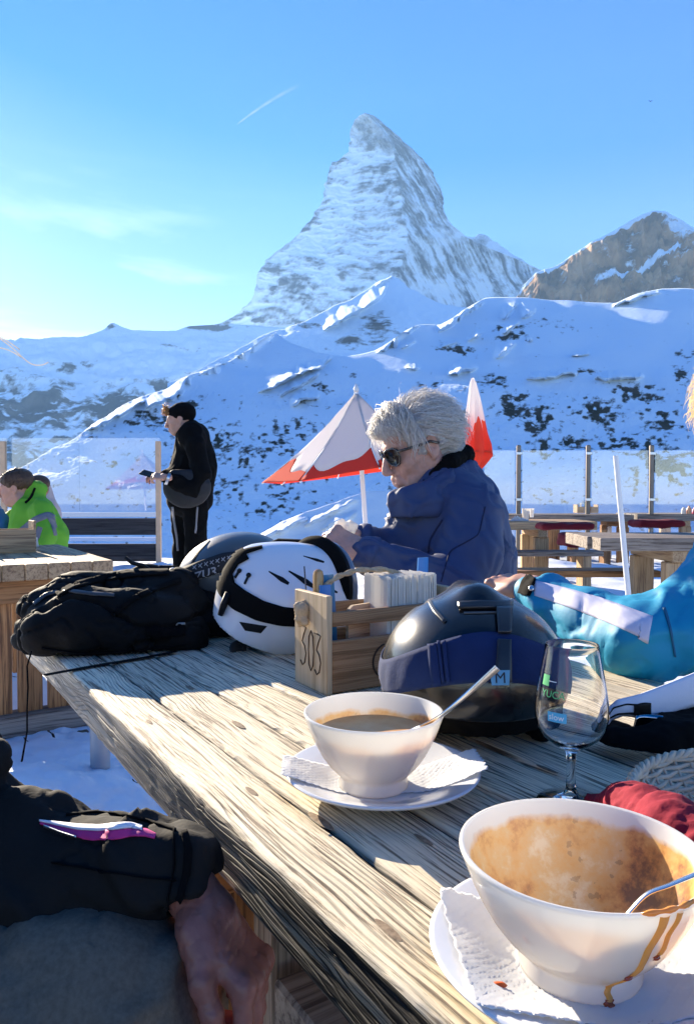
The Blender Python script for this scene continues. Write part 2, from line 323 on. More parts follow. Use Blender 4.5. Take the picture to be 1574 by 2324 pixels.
# ---------------------------------------------------------------- signed-distance bodies meshed as one continuous surface
class Body:
    def __init__(s, lo, hi, h):
        s.lo = np.array(lo, float); s.h = h; s.n = [int(math.ceil((b - a) / h)) + 1 for a, b in zip(lo, hi)]
        s.F = np.full(s.n, 1.0, np.float32)
        s.ax = [s.lo[i] + h * np.arange(s.n[i]) for i in range(3)]
    def _win(s, lo, hi, m):
        sl = []
        for i in range(3):
            a = max(0, int((lo[i] - m - s.lo[i]) / s.h)); b = min(s.n[i], int((hi[i] + m - s.lo[i]) / s.h) + 2)
            if b <= a: return None
            sl.append(slice(a, b))
        return tuple(sl)
    def _mix(s, sl, d, k, op):
        A = s.F[sl]
        if op == 'sub':
            d = -d; hh = np.clip(0.5 - 0.5 * (A - d) / k, 0, 1) if k > 0 else (d > A) * 1.0
            s.F[sl] = A * (1 - hh) + d * hh + k * hh * (1 - hh)
        else:
            if k > 0:
                hh = np.clip(0.5 + 0.5 * (A - d) / k, 0, 1); s.F[sl] = A * (1 - hh) + d * hh - k * hh * (1 - hh)
            else: s.F[sl] = np.minimum(A, d)
    def pts(s, sl):
        return s.ax[0][sl[0]][:, None, None], s.ax[1][sl[1]][None, :, None], s.ax[2][sl[2]][None, None, :]
    def cap(s, a, b, r1, r2=None, k=0.02, op='add', sq=None):
        a = np.array(a, float); b = np.array(b, float); r2 = r1 if r2 is None else r2; R = max(r1, r2)
        sl = s._win(np.minimum(a, b) - R, np.maximum(a, b) + R, k + 3 * s.h)
        if sl is None: return s
        X, Y, Z = s.pts(sl); ba = b - a; L2 = ba @ ba + 1e-12
        px, py, pz = X - a[0], Y - a[1], Z - a[2]
        t = np.clip((px * ba[0] + py * ba[1] + pz * ba[2]) / L2, 0, 1)
        qx, qy, qz = px - t * ba[0], py - t * ba[1], pz - t * ba[2]
        d = np.sqrt(qx**2 + qy**2 + qz**2) - (r1 + (r2 - r1) * t)
        s._mix(sl, d, k, op); return s
    def chain(s, ps, rs, k=0.02):
        for i in range(len(ps) - 1): s.cap(ps[i], ps[i + 1], rs[i], rs[i + 1], k)
        return s
    def ell(s, c, r, R=None, k=0.02, op='add'):
        c = np.array(c, float); r = np.array(r, float); m = r.max()
        sl = s._win(c - m, c + m, k + 3 * s.h)
        if sl is None: return s
        X, Y, Z = s.pts(sl); px, py, pz = X - c[0], Y - c[1], Z - c[2]
        if R is not None:
            R = np.array(R); px, py, pz = [R[0][i] * px + R[1][i] * py + R[2][i] * pz for i in range(3)]
        k0 = np.sqrt((px / r[0])**2 + (py / r[1])**2 + (pz / r[2])**2); k1 = np.sqrt((px / r[0]**2)**2 + (py / r[1]**2)**2 + (pz / r[2]**2)**2) + 1e-9
        d = k0 * (k0 - 1) / k1
        d = np.where(k0 < 1e-3, -r.min(), d)
        s._mix(sl, d, k, op); return s
    def bx(s, c, hs, R=None, rd=0.01, k=0.01, op='add'):
        c = np.array(c, float); hs = np.array(hs, float); m = np.linalg.norm(hs)
        sl = s._win(c - m, c + m, k + 3 * s.h)
        if sl is None: return s
        X, Y, Z = s.pts(sl); px, py, pz = X - c[0], Y - c[1], Z - c[2]
        if R is not None:
            R = np.array(R); px, py, pz = [R[0][i] * px + R[1][i] * py + R[2][i] * pz for i in range(3)]
        q = [np.abs(p) - (hh - rd) for p, hh in zip((px, py, pz), hs)]
        d = np.sqrt(np.maximum(q[0], 0)**2 + np.maximum(q[1], 0)**2 + np.maximum(q[2], 0)**2) + np.minimum(np.maximum(np.maximum(q[0], q[1]), q[2]), 0) - rd
        s._mix(sl, d, k, op); return s
    def plane_cut(s, p, n):
        X, Y, Z = s.pts((slice(None),) * 3); d = (X - p[0]) * n[0] + (Y - p[1]) * n[1] + (Z - p[2]) * n[2]
        s.F = np.maximum(s.F, d.astype(np.float32)); return s
    def net(s):
        Fp = s.F.copy(); Fp[0] = Fp[-1] = 1; Fp[:, 0] = Fp[:, -1] = 1; Fp[:, :, 0] = Fp[:, :, -1] = 1
        I = Fp < 0; c = np.zeros([q - 1 for q in I.shape], np.int8)
        off = [(a, b, d) for a in (0, 1) for b in (0, 1) for d in (0, 1)]
        nx, ny, nz = I.shape
        for (a, b, d) in off: c += I[a:nx - 1 + a, b:ny - 1 + b, d:nz - 1 + d]
        cell = np.argwhere((c > 0) & (c < 8)); idx = np.full(c.shape, -1, np.int32); idx[tuple(cell.T)] = np.arange(len(cell))
        val = {o: Fp[cell[:, 0] + o[0], cell[:, 1] + o[1], cell[:, 2] + o[2]] for o in off}
        acc = np.zeros((len(cell), 3)); cnt = np.zeros(len(cell))
        for o in off:
            for ax in range(3):
                if o[ax] == 0:
                    p = list(o); p[ax] = 1; p = tuple(p); A, B = val[o], val[p]; m = (A < 0) != (B < 0)
                    t = np.where(m, A / np.where(m, A - B, 1), 0); q = np.tile(np.array(o, float), (len(cell), 1)); q[:, ax] = t
                    acc += q * m[:, None]; cnt += m
        V = (cell + acc / np.maximum(cnt, 1)[:, None]) * s.h + s.lo
        quads = []
        for ax in range(3):
            u, w_ = [(1, 2), (2, 0), (0, 1)][ax]
            A = np.take(I, range(0, I.shape[ax] - 1), ax); B = np.take(I, range(1, I.shape[ax]), ax)
            for sgn, M in ((1, A & ~B), (0, ~A & B)):
                q = np.argwhere(M)
                if not len(q): continue
                def at(du, dw):
                    r = q.copy(); r[:, u] -= du; r[:, w_] -= dw; return idx[r[:, 0], r[:, 1], r[:, 2]]
                f = np.stack([at(1, 1), at(0, 1), at(0, 0), at(1, 0)], 1)
                quads.append(f if sgn else f[:, ::-1])
        return V, np.concatenate(quads)
    def build(s, name, mats, parent=None, disp=None, mat_fn=None, smooth_it=1, local=False, attr_fn=None, **kw):
        V, Q = s.net()
        for _ in range(smooth_it):
            A = np.zeros_like(V); n = np.zeros(len(V))
            for i in range(4):
                for j in ((i + 1) % 4, (i - 1) % 4):
                    np.add.at(A, Q[:, i], V[Q[:, j]]); np.add.at(n, Q[:, i], 1)
            V = V * 0.5 + 0.5 * A / n[:, None]
        if disp is not None:
            e1 = V[Q[:, 2]] - V[Q[:, 0]]; e2 = V[Q[:, 3]] - V[Q[:, 1]]; fn = np.cross(e1, e2)
            nn = np.zeros_like(V)
            for i in range(4): np.add.at(nn, Q[:, i], fn)
            nn /= np.linalg.norm(nn, axis=1)[:, None] + 1e-12
            V = V + nn * disp(V, nn)[:, None]
        mi = mat_fn(V[Q].mean(1)) if mat_fn is not None else None
        return npmesh(name, V, Q, mats, mi, True, parent, local, attrs=attr_fn(V) if attr_fn else None, **kw)
def polyv(pts, x):
    xs = [p[0] for p in pts]; ys = [p[1] for p in pts]; return np.interp(x, xs, ys)
def text_mesh(txt, size, ext=0.0, bold=False):
    c = bpy.data.curves.new('t', 'FONT'); c.body = txt; c.size = size; c.extrude = ext; c.resolution_u = 3
    if bold: c.offset = size * 0.02
    o = bpy.data.objects.new('t', c); COL.objects.link(o); dg = bpy.context.evaluated_depsgraph_get(); dg.update()
    me = bpy.data.meshes.new_from_object(o.evaluated_get(dg)); vs = [v.co.copy() for v in me.vertices]; fs = [tuple(p.vertices) for p in me.polygons]
    bpy.data.objects.remove(o); bpy.data.curves.remove(c); bpy.data.meshes.remove(me)
    return vs, fs
# ================================================================ mountains and snow slopes
def snow_mat(name, rock1, rock2, scale, rockbump=6.0, snow=(0.72, 0.84, 0.96), lo=0.36, hi=0.66):
    m, n, b = new_mat(name); L = n.links.new; M_ = n.nodes.new
    at = M_('ShaderNodeAttribute'); at.attribute_name = 'rock'
    tcn = M_('ShaderNodeTexCoord'); z = M_('ShaderNodeTexNoise'); z.inputs['Scale'].default_value = scale; z.inputs['Detail'].default_value = 6; z.inputs['Roughness'].default_value = 0.7
    L(tcn.outputs['Object'], z.inputs['Vector'])
    a = M_('ShaderNodeMath'); a.operation = 'ADD'; s = M_('ShaderNodeMath'); s.operation = 'MULTIPLY_ADD'; s.inputs[1].default_value = 1.3; s.inputs[2].default_value = -0.65
    L(z.outputs[0], s.inputs[0]); L(at.outputs['Fac'], a.inputs[0]); L(s.outputs[0], a.inputs[1])
    r = M_('ShaderNodeMapRange'); r.inputs['From Min'].default_value = lo; r.inputs['From Max'].default_value = hi; L(a.outputs[0], r.inputs[0])
    rc = M_('ShaderNodeMix'); rc.data_type = 'RGBA'; rc.inputs[6].default_value = (*rock1, 1); rc.inputs[7].default_value = (*rock2, 1)
    z2 = M_('ShaderNodeTexNoise'); z2.inputs['Scale'].default_value = scale * 0.35; z2.inputs['Detail'].default_value = 5
    mp = M_('ShaderNodeMapping'); mp.inputs['Scale'].default_value = (1, 1, 0.35); L(tcn.outputs['Object'], mp.inputs[0]); L(mp.outputs[0], z2.inputs['Vector'])
    q = M_('ShaderNodeMapRange'); q.inputs['From Min'].default_value = 0.4; q.inputs['From Max'].default_value = 0.62
    L(z2.outputs[0], q.inputs[0]); L(q.outputs[0], rc.inputs[0])
    mx = M_('ShaderNodeMix'); mx.data_type = 'RGBA'; mx.inputs[6].default_value = (*snow, 1)
    L(r.outputs[0], mx.inputs[0]); L(rc.outputs[2], mx.inputs[7]); L(mx.outputs[2], b.inputs['Base Color'])
    bu = M_('ShaderNodeBump'); bu.inputs['Strength'].default_value = 0.55; bu.inputs['Distance'].default_value = rockbump
    L(z.outputs[0], bu.inputs['Height']); L(bu.outputs[0], b.inputs['Normal'])
    b.inputs['Roughness'].default_value = 0.85; b.inputs['Specular IOR Level'].default_value = 0.1
    return m
def relief(name, mtl, sky_pts, vbot, depth, hfn, rockfn, du=3.0, dv=3.0, nv=None, back=0.6, backlen=0.35, u0=-260, u1=1830, nrm=(0, -0.55, 0.83), ledges=None, lgain=5.0):
    us = np.arange(u0, u1 + du, du); vt = polyv(sky_pts, us)
    nv = nv or int((vbot - vt.min()) / dv)
    t = np.linspace(0, 1, nv)[:, None]; U = np.repeat(us[None, :], nv, 0); V = vbot + (vt[None, :] - vbot) * t
    D = depth(U, V)
    if ledges: D = D - bump_field(U, V, D, ledges, lgain)
    H = hfn(U, V, D)
    ax_, e_ = rayc(U, V); X = ax_ * D; Y = D.copy(); Z = CAM_H + e_ * D
    nr = nrm(U, V) if callable(nrm) else nrm
    X += H * nr[0]; Y += H * nr[1]; Z += H * nr[2]
    R = rockfn(U, V, X, Y, Z)
    rowsX, rowsY, rowsZ, rowsR = [X], [Y], [Z], [R]
    nb = 8; s = (np.linspace(0, 1, nb + 1)[1:] ** 1.6)[:, None] * D[-1:, :] * backlen
    rowsX.append(X[-1:] + 0 * s); rowsY.append(Y[-1:] + s); rowsZ.append(Z[-1:] - s * back); rowsR.append(R[-1:] + 0 * s)
    X, Y, Z, R = [np.concatenate(q, 0) for q in (rowsX, rowsY, rowsZ, rowsR)]
    nr_, nc = X.shape; ii = np.arange(nr_ * nc).reshape(nr_, nc)
    Q = np.stack([ii[:-1, :-1], ii[:-1, 1:], ii[1:, 1:], ii[1:, :-1]], -1).reshape(-1, 4)
    Vv = np.stack([X, Y, Z], -1).reshape(-1, 3)
    o = npmesh(name, Vv, Q, mtl, smooth=True, attrs={'rock': R.ravel()}); o['kind'] = 'structure'
    return o
def blobs(U, V, L):
    r = np.zeros_like(U, dtype=float)
    for (u, v, a, b, s) in L: r = np.maximum(r, s * np.exp(-((U - u) / a)**2 - ((V - v) / b)**2))
    return r
def seg(U, V, u1, v1, u2, v2, t):
    L = math.hypot(u2 - u1, v2 - v1); dx, dy = (u2 - u1) / L, (v2 - v1) / L
    a = (U - u1) * dx + (V - v1) * dy; s = (U - u1) * dy - (V - v1) * dx      # s > 0 : up-left side
    win = sstep(-t * .3, t * .8, a) * (1 - sstep(L - t * .8, L + t * .3, a))
    return a, s, win, L
# ---- the great pyramid
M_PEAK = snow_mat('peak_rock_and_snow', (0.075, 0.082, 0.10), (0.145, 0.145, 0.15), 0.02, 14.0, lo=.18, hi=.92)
SK_L = [(256, 828), (262, 815), (272, 805), (285, 798), (300, 793), (345, 792), (352, 778), (366, 765), (368, 750), (385, 748), (420, 736), (450, 731), (470, 722), (485, 712), (500, 703), (530, 680), (562, 640), (590, 604), (620, 584), (660, 577), (672, 574), (690, 562), (715, 535), (735, 495), (745, 430), (820, 330), (900, 220)]
SK_R = [(256, 828), (262, 848), (275, 864), (300, 893), (325, 921), (345, 944), (365, 962), (390, 981), (415, 993), (432, 1003), (470, 1005), (480, 1008), (500, 1018), (515, 1030), (530, 1046), (540, 1060), (552, 1085), (560, 1100), (585, 1165), (605, 1210), (640, 1290), (720, 1420), (820, 1560), (900, 1700)]
RDG = [(256, 830), (300, 870), (340, 893), (400, 902), (470, 915), (540, 925), (580, 915), (620, 905), (700, 915), (900, 940)]
def build_peak():
    nv, nu = 330, 300
    vv = np.concatenate([np.linspace(256, 660, 250), np.linspace(662, 900, 80)])
    l = np.interp(vv, [p[0] for p in SK_L], [p[1] for p in SK_L]); r = np.interp(vv, [p[0] for p in SK_R], [p[1] for p in SK_R]); c = np.interp(vv, [p[0] for p in RDG], [p[1] for p in RDG])
    jag = fbm(vv * 0.11, vv * 0 + 3, o=4, seed=3) * 5 * sstep(258, 290, vv); jag2 = fbm(vv * 0.10, vv * 0 + 8, o=4, seed=9) * 4 * sstep(258, 290, vv)
    l = l + jag; r = r + jag2
    # two outcrop teeth on the right shoulder
    t = np.linspace(0, 1, nu)[None, :]; L_, R_, C_ = l[:, None], r[:, None], c[:, None]
    U = np.where(t < .5, L_ + (C_ - L_) * (t * 2), C_ + (R_ - C_) * (t * 2 - 1)); V = np.repeat(vv[:, None], nu, 1)
    Dc = 5200 - (V - 256) * 1.9 * 1.0
    dl = np.maximum(0, C_ - U); dr = np.maximum(0, U - C_)
    D = Dc + (dl * 0.75 + dr * 1.45) * 3.1
    X, Z = [q * D for q in rayc(U, V)]; Z = Z + CAM_H
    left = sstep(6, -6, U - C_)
    # relief: strata on the east face, steep ribs on the north face
    a1 = math.radians(-16); p1 = (X * math.cos(a1) + Z * math.sin(a1)) / 100 + fbm(X / 200, Z / 200, o=3, seed=77) * .8; q1 = (-X * math.sin(a1) + Z * math.cos(a1)) / 30 + fbm(X / 160, Z / 160, o=3, seed=78) * 1.3
    e = fbm(p1, q1, o=6, seed=21)
    a2 = math.radians(-58); p2 = (X * math.cos(a2) + Z * math.sin(a2)) / 200; q2 = (-X * math.sin(a2) + Z * math.cos(a2)) / 27 + fbm(X / 150, Z / 150, o=3, seed=79) * 1.2
    nn = fbm(p2 + fbm(X / 300, Z / 300, o=2, seed=5) * .5, q2, o=6, seed=33)
    crag = fbm(X / 120, Z / 120, o=6, seed=41)
    edge = np.minimum(t * 2, (1 - t) * 2)
    fade = sstep(0, .05, edge)
    h = (e * left + nn * (1 - left)) * 26 + crag * 22 + (ridged(X / 260, Z / 260, o=4, seed=4) - .5) * 40 * (1 - left)
    D = D - h * fade
    X, Z = [q * D for q in rayc(U, V)]; Z = Z + CAM_H
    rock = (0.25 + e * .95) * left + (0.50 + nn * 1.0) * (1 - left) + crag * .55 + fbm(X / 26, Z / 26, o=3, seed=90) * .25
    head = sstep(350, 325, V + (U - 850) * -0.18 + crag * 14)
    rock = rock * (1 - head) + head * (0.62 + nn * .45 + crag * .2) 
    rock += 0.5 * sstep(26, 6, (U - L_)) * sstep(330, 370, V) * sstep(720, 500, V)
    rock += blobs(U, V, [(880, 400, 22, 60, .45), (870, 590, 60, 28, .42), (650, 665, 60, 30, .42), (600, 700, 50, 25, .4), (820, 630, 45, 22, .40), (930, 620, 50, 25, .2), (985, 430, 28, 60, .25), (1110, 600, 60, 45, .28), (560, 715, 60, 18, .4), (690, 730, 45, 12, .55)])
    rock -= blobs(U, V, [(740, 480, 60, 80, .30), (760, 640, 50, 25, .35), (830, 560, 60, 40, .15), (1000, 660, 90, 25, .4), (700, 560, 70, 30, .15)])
    # back side closes the pyramid
    nb = 10; Xs, Ys, Zs, Rs = [X], [D], [Z], [rock]
    V0 = np.stack([X, D, Z], -1); rows, cols = X.shape
    idx = np.arange(rows * cols).reshape(rows, cols)
    Q = [np.stack([idx[:-1, :-1], idx[1:, :-1], idx[1:, 1:], idx[:-1, 1:]], -1).reshape(-1, 4)]
    verts = [V0.reshape(-1, 3)]; rk = [rock.ravel()]
    # far face: a coarse sheet joining left edge to right edge behind
    base = rows * cols; k = 14; ts = np.linspace(0, 1, k)[None, :]
    A = V0[:, 0:1, :]; B = V0[:, -1:, :]
    S = A * (1 - ts[..., None]) + B * ts[..., None]; depthb = np.linalg.norm(B - A, axis=-1) * 0.75
    S[..., 1] += np.sin(ts * PI) * depthb
    verts.append(S.reshape(-1, 3)); rk.append(np.full(rows * k, .5)); ib = base + np.arange(rows * k).reshape(rows, k)
    Q.append(np.stack([ib[:-1, :-1], ib[:-1, 1:], ib[1:, 1:], ib[1:, :-1]], -1).reshape(-1, 4))
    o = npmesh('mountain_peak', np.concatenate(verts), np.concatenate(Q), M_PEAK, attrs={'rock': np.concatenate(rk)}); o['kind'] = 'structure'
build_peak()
# ---- snow shoulder behind the peak on the right
def flat_depth(d0, k): return lambda U, V: d0 - (V - 500) * k
relief('snow_shoulder', M_PEAK, [(800, 620), (1040, 545), (1075, 535), (1085, 527), (1098, 530), (1120, 548), (1165, 576), (1212, 606), (1300, 660), (1500, 720)], 760, lambda U, V: 6100 - (V - 530) * 2.5,
       lambda U, V, D: fbm(U / 30, V / 30, o=4, seed=2) * 25, lambda U, V, X, Y, Z: 0.22 + fbm(U / 40, V / 22, o=5, seed=8) * .6 + blobs(U, V, [(1088, 545, 22, 16, .5)]) , u0=880, u1=1400)
# ---- brown rock mountain on the right
M_BROWN = snow_mat('brown_cliff_and_snow', (0.19, 0.125, 0.08), (0.55, 0.33, 0.18), 0.03, 14.0)
def brown_h(U, V, D):
    g = ridged(U / 42, V / 120, o=5, seed=12)
    return (g * 40 + fbm(U / 14, V / 20, o=4, seed=6) * 14) * sstep(0, 30, V - polyv([(1180, 660), (1215, 620), (1280, 590), (1340, 550), (1400, 520), (1450, 490), (1480, 479), (1510, 480), (1545, 500), (1574, 520), (1700, 590), (1850, 640)], U) + 6) - blobs(U, V, [(1420, 600, 130, 10, 40)])
def brown_r(U, V, X, Y, Z):
    r = 0.90 + fbm(U / 26, V / 16, o=5, seed=14) * .5
    a, s, w_, L = seg(U, V, 1395, 625, 1545, 553, 10); r -= .9 * w_ * np.exp(-((s + fbm(U / 12, V / 12, o=3, seed=1) * 7) / 5)**2)
    a, s, w_, L = seg(U, V, 1340, 655, 1420, 612, 10); r -= .6 * w_ * np.exp(-((s) / 9)**2)
    top = polyv([(1180, 660), (1215, 620), (1280, 590), (1340, 550), (1400, 520), (1450, 490), (1480, 479), (1510, 480), (1545, 500), (1574, 520), (1700, 590), (1850, 640)], U)
    r -= 1.0 * sstep(12, 2, V - top + fbm(U / 20, U * 0, o=3, seed=3) * 7)
    r -= .6 * np.exp(-((U - 1545 - (V - 520) * .8) / 26)**2 - ((V - 520) / 26)**2)
    return r
relief('brown_mountain', M_BROWN, [(1100, 760), (1176, 668), (1185, 648), (1215, 620), (1250, 604), (1280, 590), (1310, 572), (1340, 550), (1370, 536), (1400, 520), (1430, 500), (1450, 490), (1480, 479), (1510, 480), (1545, 500), (1574, 520), (1700, 590), (1850, 640)],
       760, lambda U, V: 3300 - (V - 480) * 2.6 - (U - 1480) * 0.9, brown_h, brown_r, du=2.2, dv=2.2, u0=1110, u1=1830, backlen=.12, back=.9)
# ---- basin wall on the left
def basin_r(U, V, X, Y, Z):
    m = blobs(U, V, [(60, 930, 170, 60, .50), (260, 930, 150, 50, .50), (160, 830, 60, 14, .35), (0, 850, 60, 15, .25), (150, 1040, 260, 60, .45), (380, 880, 60, 25, .35), (250, 740, 14, 9, .55), (470, 742, 60, 9, .5), (400, 790, 50, 8, .3), (20, 880, 60, 12, .3)])
    return m * 1.5 + 0.10 + fbm(U / 34 + V / 80, V / 12 + fbm(U / 50, V / 50, o=3, seed=2) * 1.5, o=6, seed=44) * (0.22 + m * 1.5)
relief('basin_wall', snow_mat('basin_rock_and_snow', (0.05, 0.055, 0.065), (0.13, 0.12, 0.11), 0.018, 16.0),
       [(-300, 790), (-60, 775), (0, 768), (60, 771), (190, 766), (225, 752), (240, 745), (250, 733), (258, 732), (275, 741), (300, 750), (400, 750), (430, 740), (520, 735), (620, 742), (900, 760)], 1250,
       lambda U, V: 4200 - (V - 740) * 5.4 + np.abs(U - 100) * .6, lambda U, V, D: (fbm(U / 60, V / 30, o=6, seed=31) * D * .008 + ridged(U / 90, V / 40, o=4, seed=19) * D * .005) * sstep(735, 800, V), basin_r, u0=-320, u1=840, du=2.6, dv=2.6, backlen=.25)
# ---- foothill at the foot of the peak
K_A = 0.56
def bump_field(U, V, D, streaks, gain=1.0):
    H = np.zeros_like(U, dtype=float)
    for (u1, v1, u2, v2, t) in streaks:
        a, s, w_, L = seg(U, V, u1, v1, u2, v2, t)
        wob = fbm(a / 30, s / 60 + u1, o=4, seed=int(u1) % 50) * t * .7
        te = t * (.45 + .55 * np.sin(np.clip(a / L, 0, 1) * PI)) * (1 + .35 * vn(a / 14, a * 0 + v1, seed=3))
        q = (s + wob) / np.maximum(te, 1.5)
        prof = np.where(q > 0, np.clip(1 - q / 1.7, 0, 1), sstep(-.55, 0, q))
        H = np.maximum(H, w_ * prof * te * gain * D / F_)
    return H
def hill_depth(Y0, k, m=0.0): return lambda U, V: k * Y0 / (k + m * rayc(U, V)[0] - rayc(U, V)[1])
ST_A = [(737, 752, 884, 652, 13), (852, 648, 890, 624, 6), (800, 716, 870, 668, 9)]
relief('foothill', snow_mat('foothill_rock_and_snow', (0.06, 0.065, 0.07), (0.14, 0.13, 0.115), 0.03, 8.0),
       [(300, 900), (450, 840), (560, 780), (620, 750), (680, 735), (740, 705), (800, 676), (850, 645), (888, 622), (905, 634), (930, 655), (965, 672), (1010, 690), (1060, 700), (1200, 720)], 900,
       hill_depth(880, .405), lambda U, V, D: fbm(U / 40, V / 22, o=5, seed=3) * D * .0035,
       lambda U, V, X, Y, Z: 0.02 + blobs(U, V, [(860, 740, 50, 36, .62), (800, 775, 60, 16, .6), (700, 738, 40, 12, .5), (910, 760, 30, 25, .4)]) * (1 - .9 * sstep(13, 3, np.abs((U - 737) * 100 + (V - 752) * 147) / 178)) + fbm(U / 16, V / 9, o=5, seed=61) * .38,
       ledges=ST_A, lgain=16, u0=380, u1=1240, du=2.6, dv=2.0, backlen=.2)
# ---- broad snow slope across the valley
ST_B = [(992, 741, 1095, 682, 11), (854, 797, 953, 738, 10), (911, 795, 945, 778, 6), (1002, 783, 1040, 768, 6), (1060, 764, 1097, 748, 6), (1136, 716, 1176, 688, 9), (1181, 713, 1215, 691, 11), (1136, 755, 1181, 726, 10),
        (1121, 807, 1171, 787, 9), (1015, 849, 1082, 827, 10), (918, 842, 953, 836, 6), (1191, 863, 1309, 855, 7), (1347, 867, 1460, 852, 8), (1295, 811, 1337, 802, 5), (531, 806, 624, 752, 7),
        (455, 847, 515, 822, 8), (335, 940, 440, 857, 11), (200, 985, 335, 915, 8), (586, 891, 753, 814, 9), (634, 901, 725, 850, 6), (658, 913, 725, 891, 8), (1391, 694, 1500, 668, 9), (1195, 775, 1207, 768, 5)]
ST_B = [(a, b, c, d, t * 1.35) for a, b, c, d, t in ST_B]
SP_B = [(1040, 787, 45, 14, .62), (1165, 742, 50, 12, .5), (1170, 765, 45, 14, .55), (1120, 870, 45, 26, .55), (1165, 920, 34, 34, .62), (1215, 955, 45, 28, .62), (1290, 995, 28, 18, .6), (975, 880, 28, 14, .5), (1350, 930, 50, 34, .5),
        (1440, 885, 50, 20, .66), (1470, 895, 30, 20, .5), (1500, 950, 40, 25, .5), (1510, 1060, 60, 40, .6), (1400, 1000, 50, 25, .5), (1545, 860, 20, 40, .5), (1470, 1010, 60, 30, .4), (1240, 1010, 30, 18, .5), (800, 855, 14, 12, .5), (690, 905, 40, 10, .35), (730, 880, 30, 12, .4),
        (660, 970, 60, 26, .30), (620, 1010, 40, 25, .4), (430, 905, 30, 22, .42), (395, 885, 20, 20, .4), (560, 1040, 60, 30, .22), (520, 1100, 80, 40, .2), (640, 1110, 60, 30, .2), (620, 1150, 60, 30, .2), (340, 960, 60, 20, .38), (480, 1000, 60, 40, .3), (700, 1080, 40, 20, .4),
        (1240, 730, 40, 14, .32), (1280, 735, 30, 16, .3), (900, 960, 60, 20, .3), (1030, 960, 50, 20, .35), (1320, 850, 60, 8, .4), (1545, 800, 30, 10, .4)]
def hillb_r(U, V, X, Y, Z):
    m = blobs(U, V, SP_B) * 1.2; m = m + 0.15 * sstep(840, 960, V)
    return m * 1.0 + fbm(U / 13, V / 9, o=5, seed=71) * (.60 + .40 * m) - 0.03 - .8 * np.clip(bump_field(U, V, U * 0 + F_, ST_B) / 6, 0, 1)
def hillb_h(U, V, D):
    return (fbm(U / 150, V / 70, o=2, seed=9) * .010 + fbm(U / 14, V / 9, o=4, seed=71) * .0010 * sstep(800, 930, V) + fbm(U / 6, V / 4, o=3, seed=75) * .0006 * sstep(800, 930, V)) * D
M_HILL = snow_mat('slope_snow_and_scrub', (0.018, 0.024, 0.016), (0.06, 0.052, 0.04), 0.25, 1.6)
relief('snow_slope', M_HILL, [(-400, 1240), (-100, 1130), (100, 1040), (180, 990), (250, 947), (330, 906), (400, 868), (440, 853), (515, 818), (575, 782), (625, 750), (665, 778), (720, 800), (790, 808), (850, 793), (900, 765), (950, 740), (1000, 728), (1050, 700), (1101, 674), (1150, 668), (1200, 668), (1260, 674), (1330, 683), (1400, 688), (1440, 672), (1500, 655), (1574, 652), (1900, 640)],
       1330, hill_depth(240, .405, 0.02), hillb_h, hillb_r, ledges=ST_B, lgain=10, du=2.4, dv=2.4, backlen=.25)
# ---- lower valley floor and the near snow bank beyond the terrace
def bank_depth(U, V): return 26 + (1330 - V) * .12
relief('snow_bank', mat('bank_snow', (0.82, 0.85, 0.90), 0.8, bump=.5, bs=2.5, spec=.2), [(-300, 1330), (200, 1300), (430, 1270), (520, 1235), (590, 1212), (640, 1185), (700, 1160), (760, 1143), (830, 1118), (880, 1114), (960, 1140), (1100, 1175), (1300, 1210), (1500, 1230), (1850, 1240)], 1480,
       lambda U, V: 34 + (1480 - V) * .045, lambda U, V, D: fbm(U / 160, V / 70, o=3, seed=16) * .25 + 0, lambda U, V, X, Y, Z: U * 0, du=5, dv=4, backlen=.35, back=.25, ledges=[(590, 1222, 700, 1176, 9), (690, 1190, 815, 1140, 8), (730, 1200, 810, 1165, 9)], lgain=6)

# ---- the air
def _haze():
    mb = MB(); lo = (-5200, -40, -1200); hi = (5200, 8800, 3300)
    mb.box([(a + b) / 2 for a, b in zip(lo, hi)], [b - a for a, b in zip(lo, hi)])
    m = bpy.data.materials.new('haze'); m.use_nodes = True; n = m.node_tree; n.nodes.clear()
    o = n.nodes.new('ShaderNodeOutputMaterial'); v = n.nodes.new('ShaderNodeVolumePrincipled')
    v.inputs['Color'].default_value = (0.40, 0.68, 1.0, 1); v.inputs['Density'].default_value = 5.0e-5; v.inputs['Anisotropy'].default_value = 0.0
    n.links.new(v.outputs[0], o.inputs['Volume'])
    mb.build('haze', m, kind='stuff')
_haze()
# ================================================================ terrace floor
M_SNOW = mat('trodden_snow', (0.80, 0.84, 0.90), 0.75, bump=.5, bs=35, spec=.3, vs=3, var=.04)
M_DECK = wood('deck_wood', (.20, .16, .12), (.13, .10, .08), (.05, .04, .03))
def _hole_free_ground():
    mb = MB(); S = 400
    mb.add([(-S, -60, -.12), (S, -60, -.12), (S, 12, -.12), (-S, 12, -.12)], [(0, 1, 2, 3)])
    mb.build('ground', mat('ground_under_deck', (.10, .09, .08), .9), kind='structure')
_hole_free_ground()
def snow_h(x, y):
    h = fbm(x * 1.7, y * 1.7, o=3, seed=51) * .02 + fbm(x * 7, y * 7, o=4, seed=52) * .028 + np.abs(fbm(x * 16, y * 16, o=2, seed=53)) * .006
    far = sstep(4.5, 9.5, y); h = h + far * (.02 + fbm(x * .5, y * .5, o=3, seed=55) * .06)
    # heaps
    for (hx, hy, r, a) in ((-1.05, 2.35, .35, .10), (-.55, 2.2, .3, .06), (-1.9, 10.2, .7, .10), (2.3, 9.8, 2.5, .12)):
        h = h + a * np.exp(-((x - hx)**2 + (y - hy)**2) / r**2) * (1 + .35 * fbm(x * 3 + hx, y * 3, o=3, seed=7))
    return h + .018
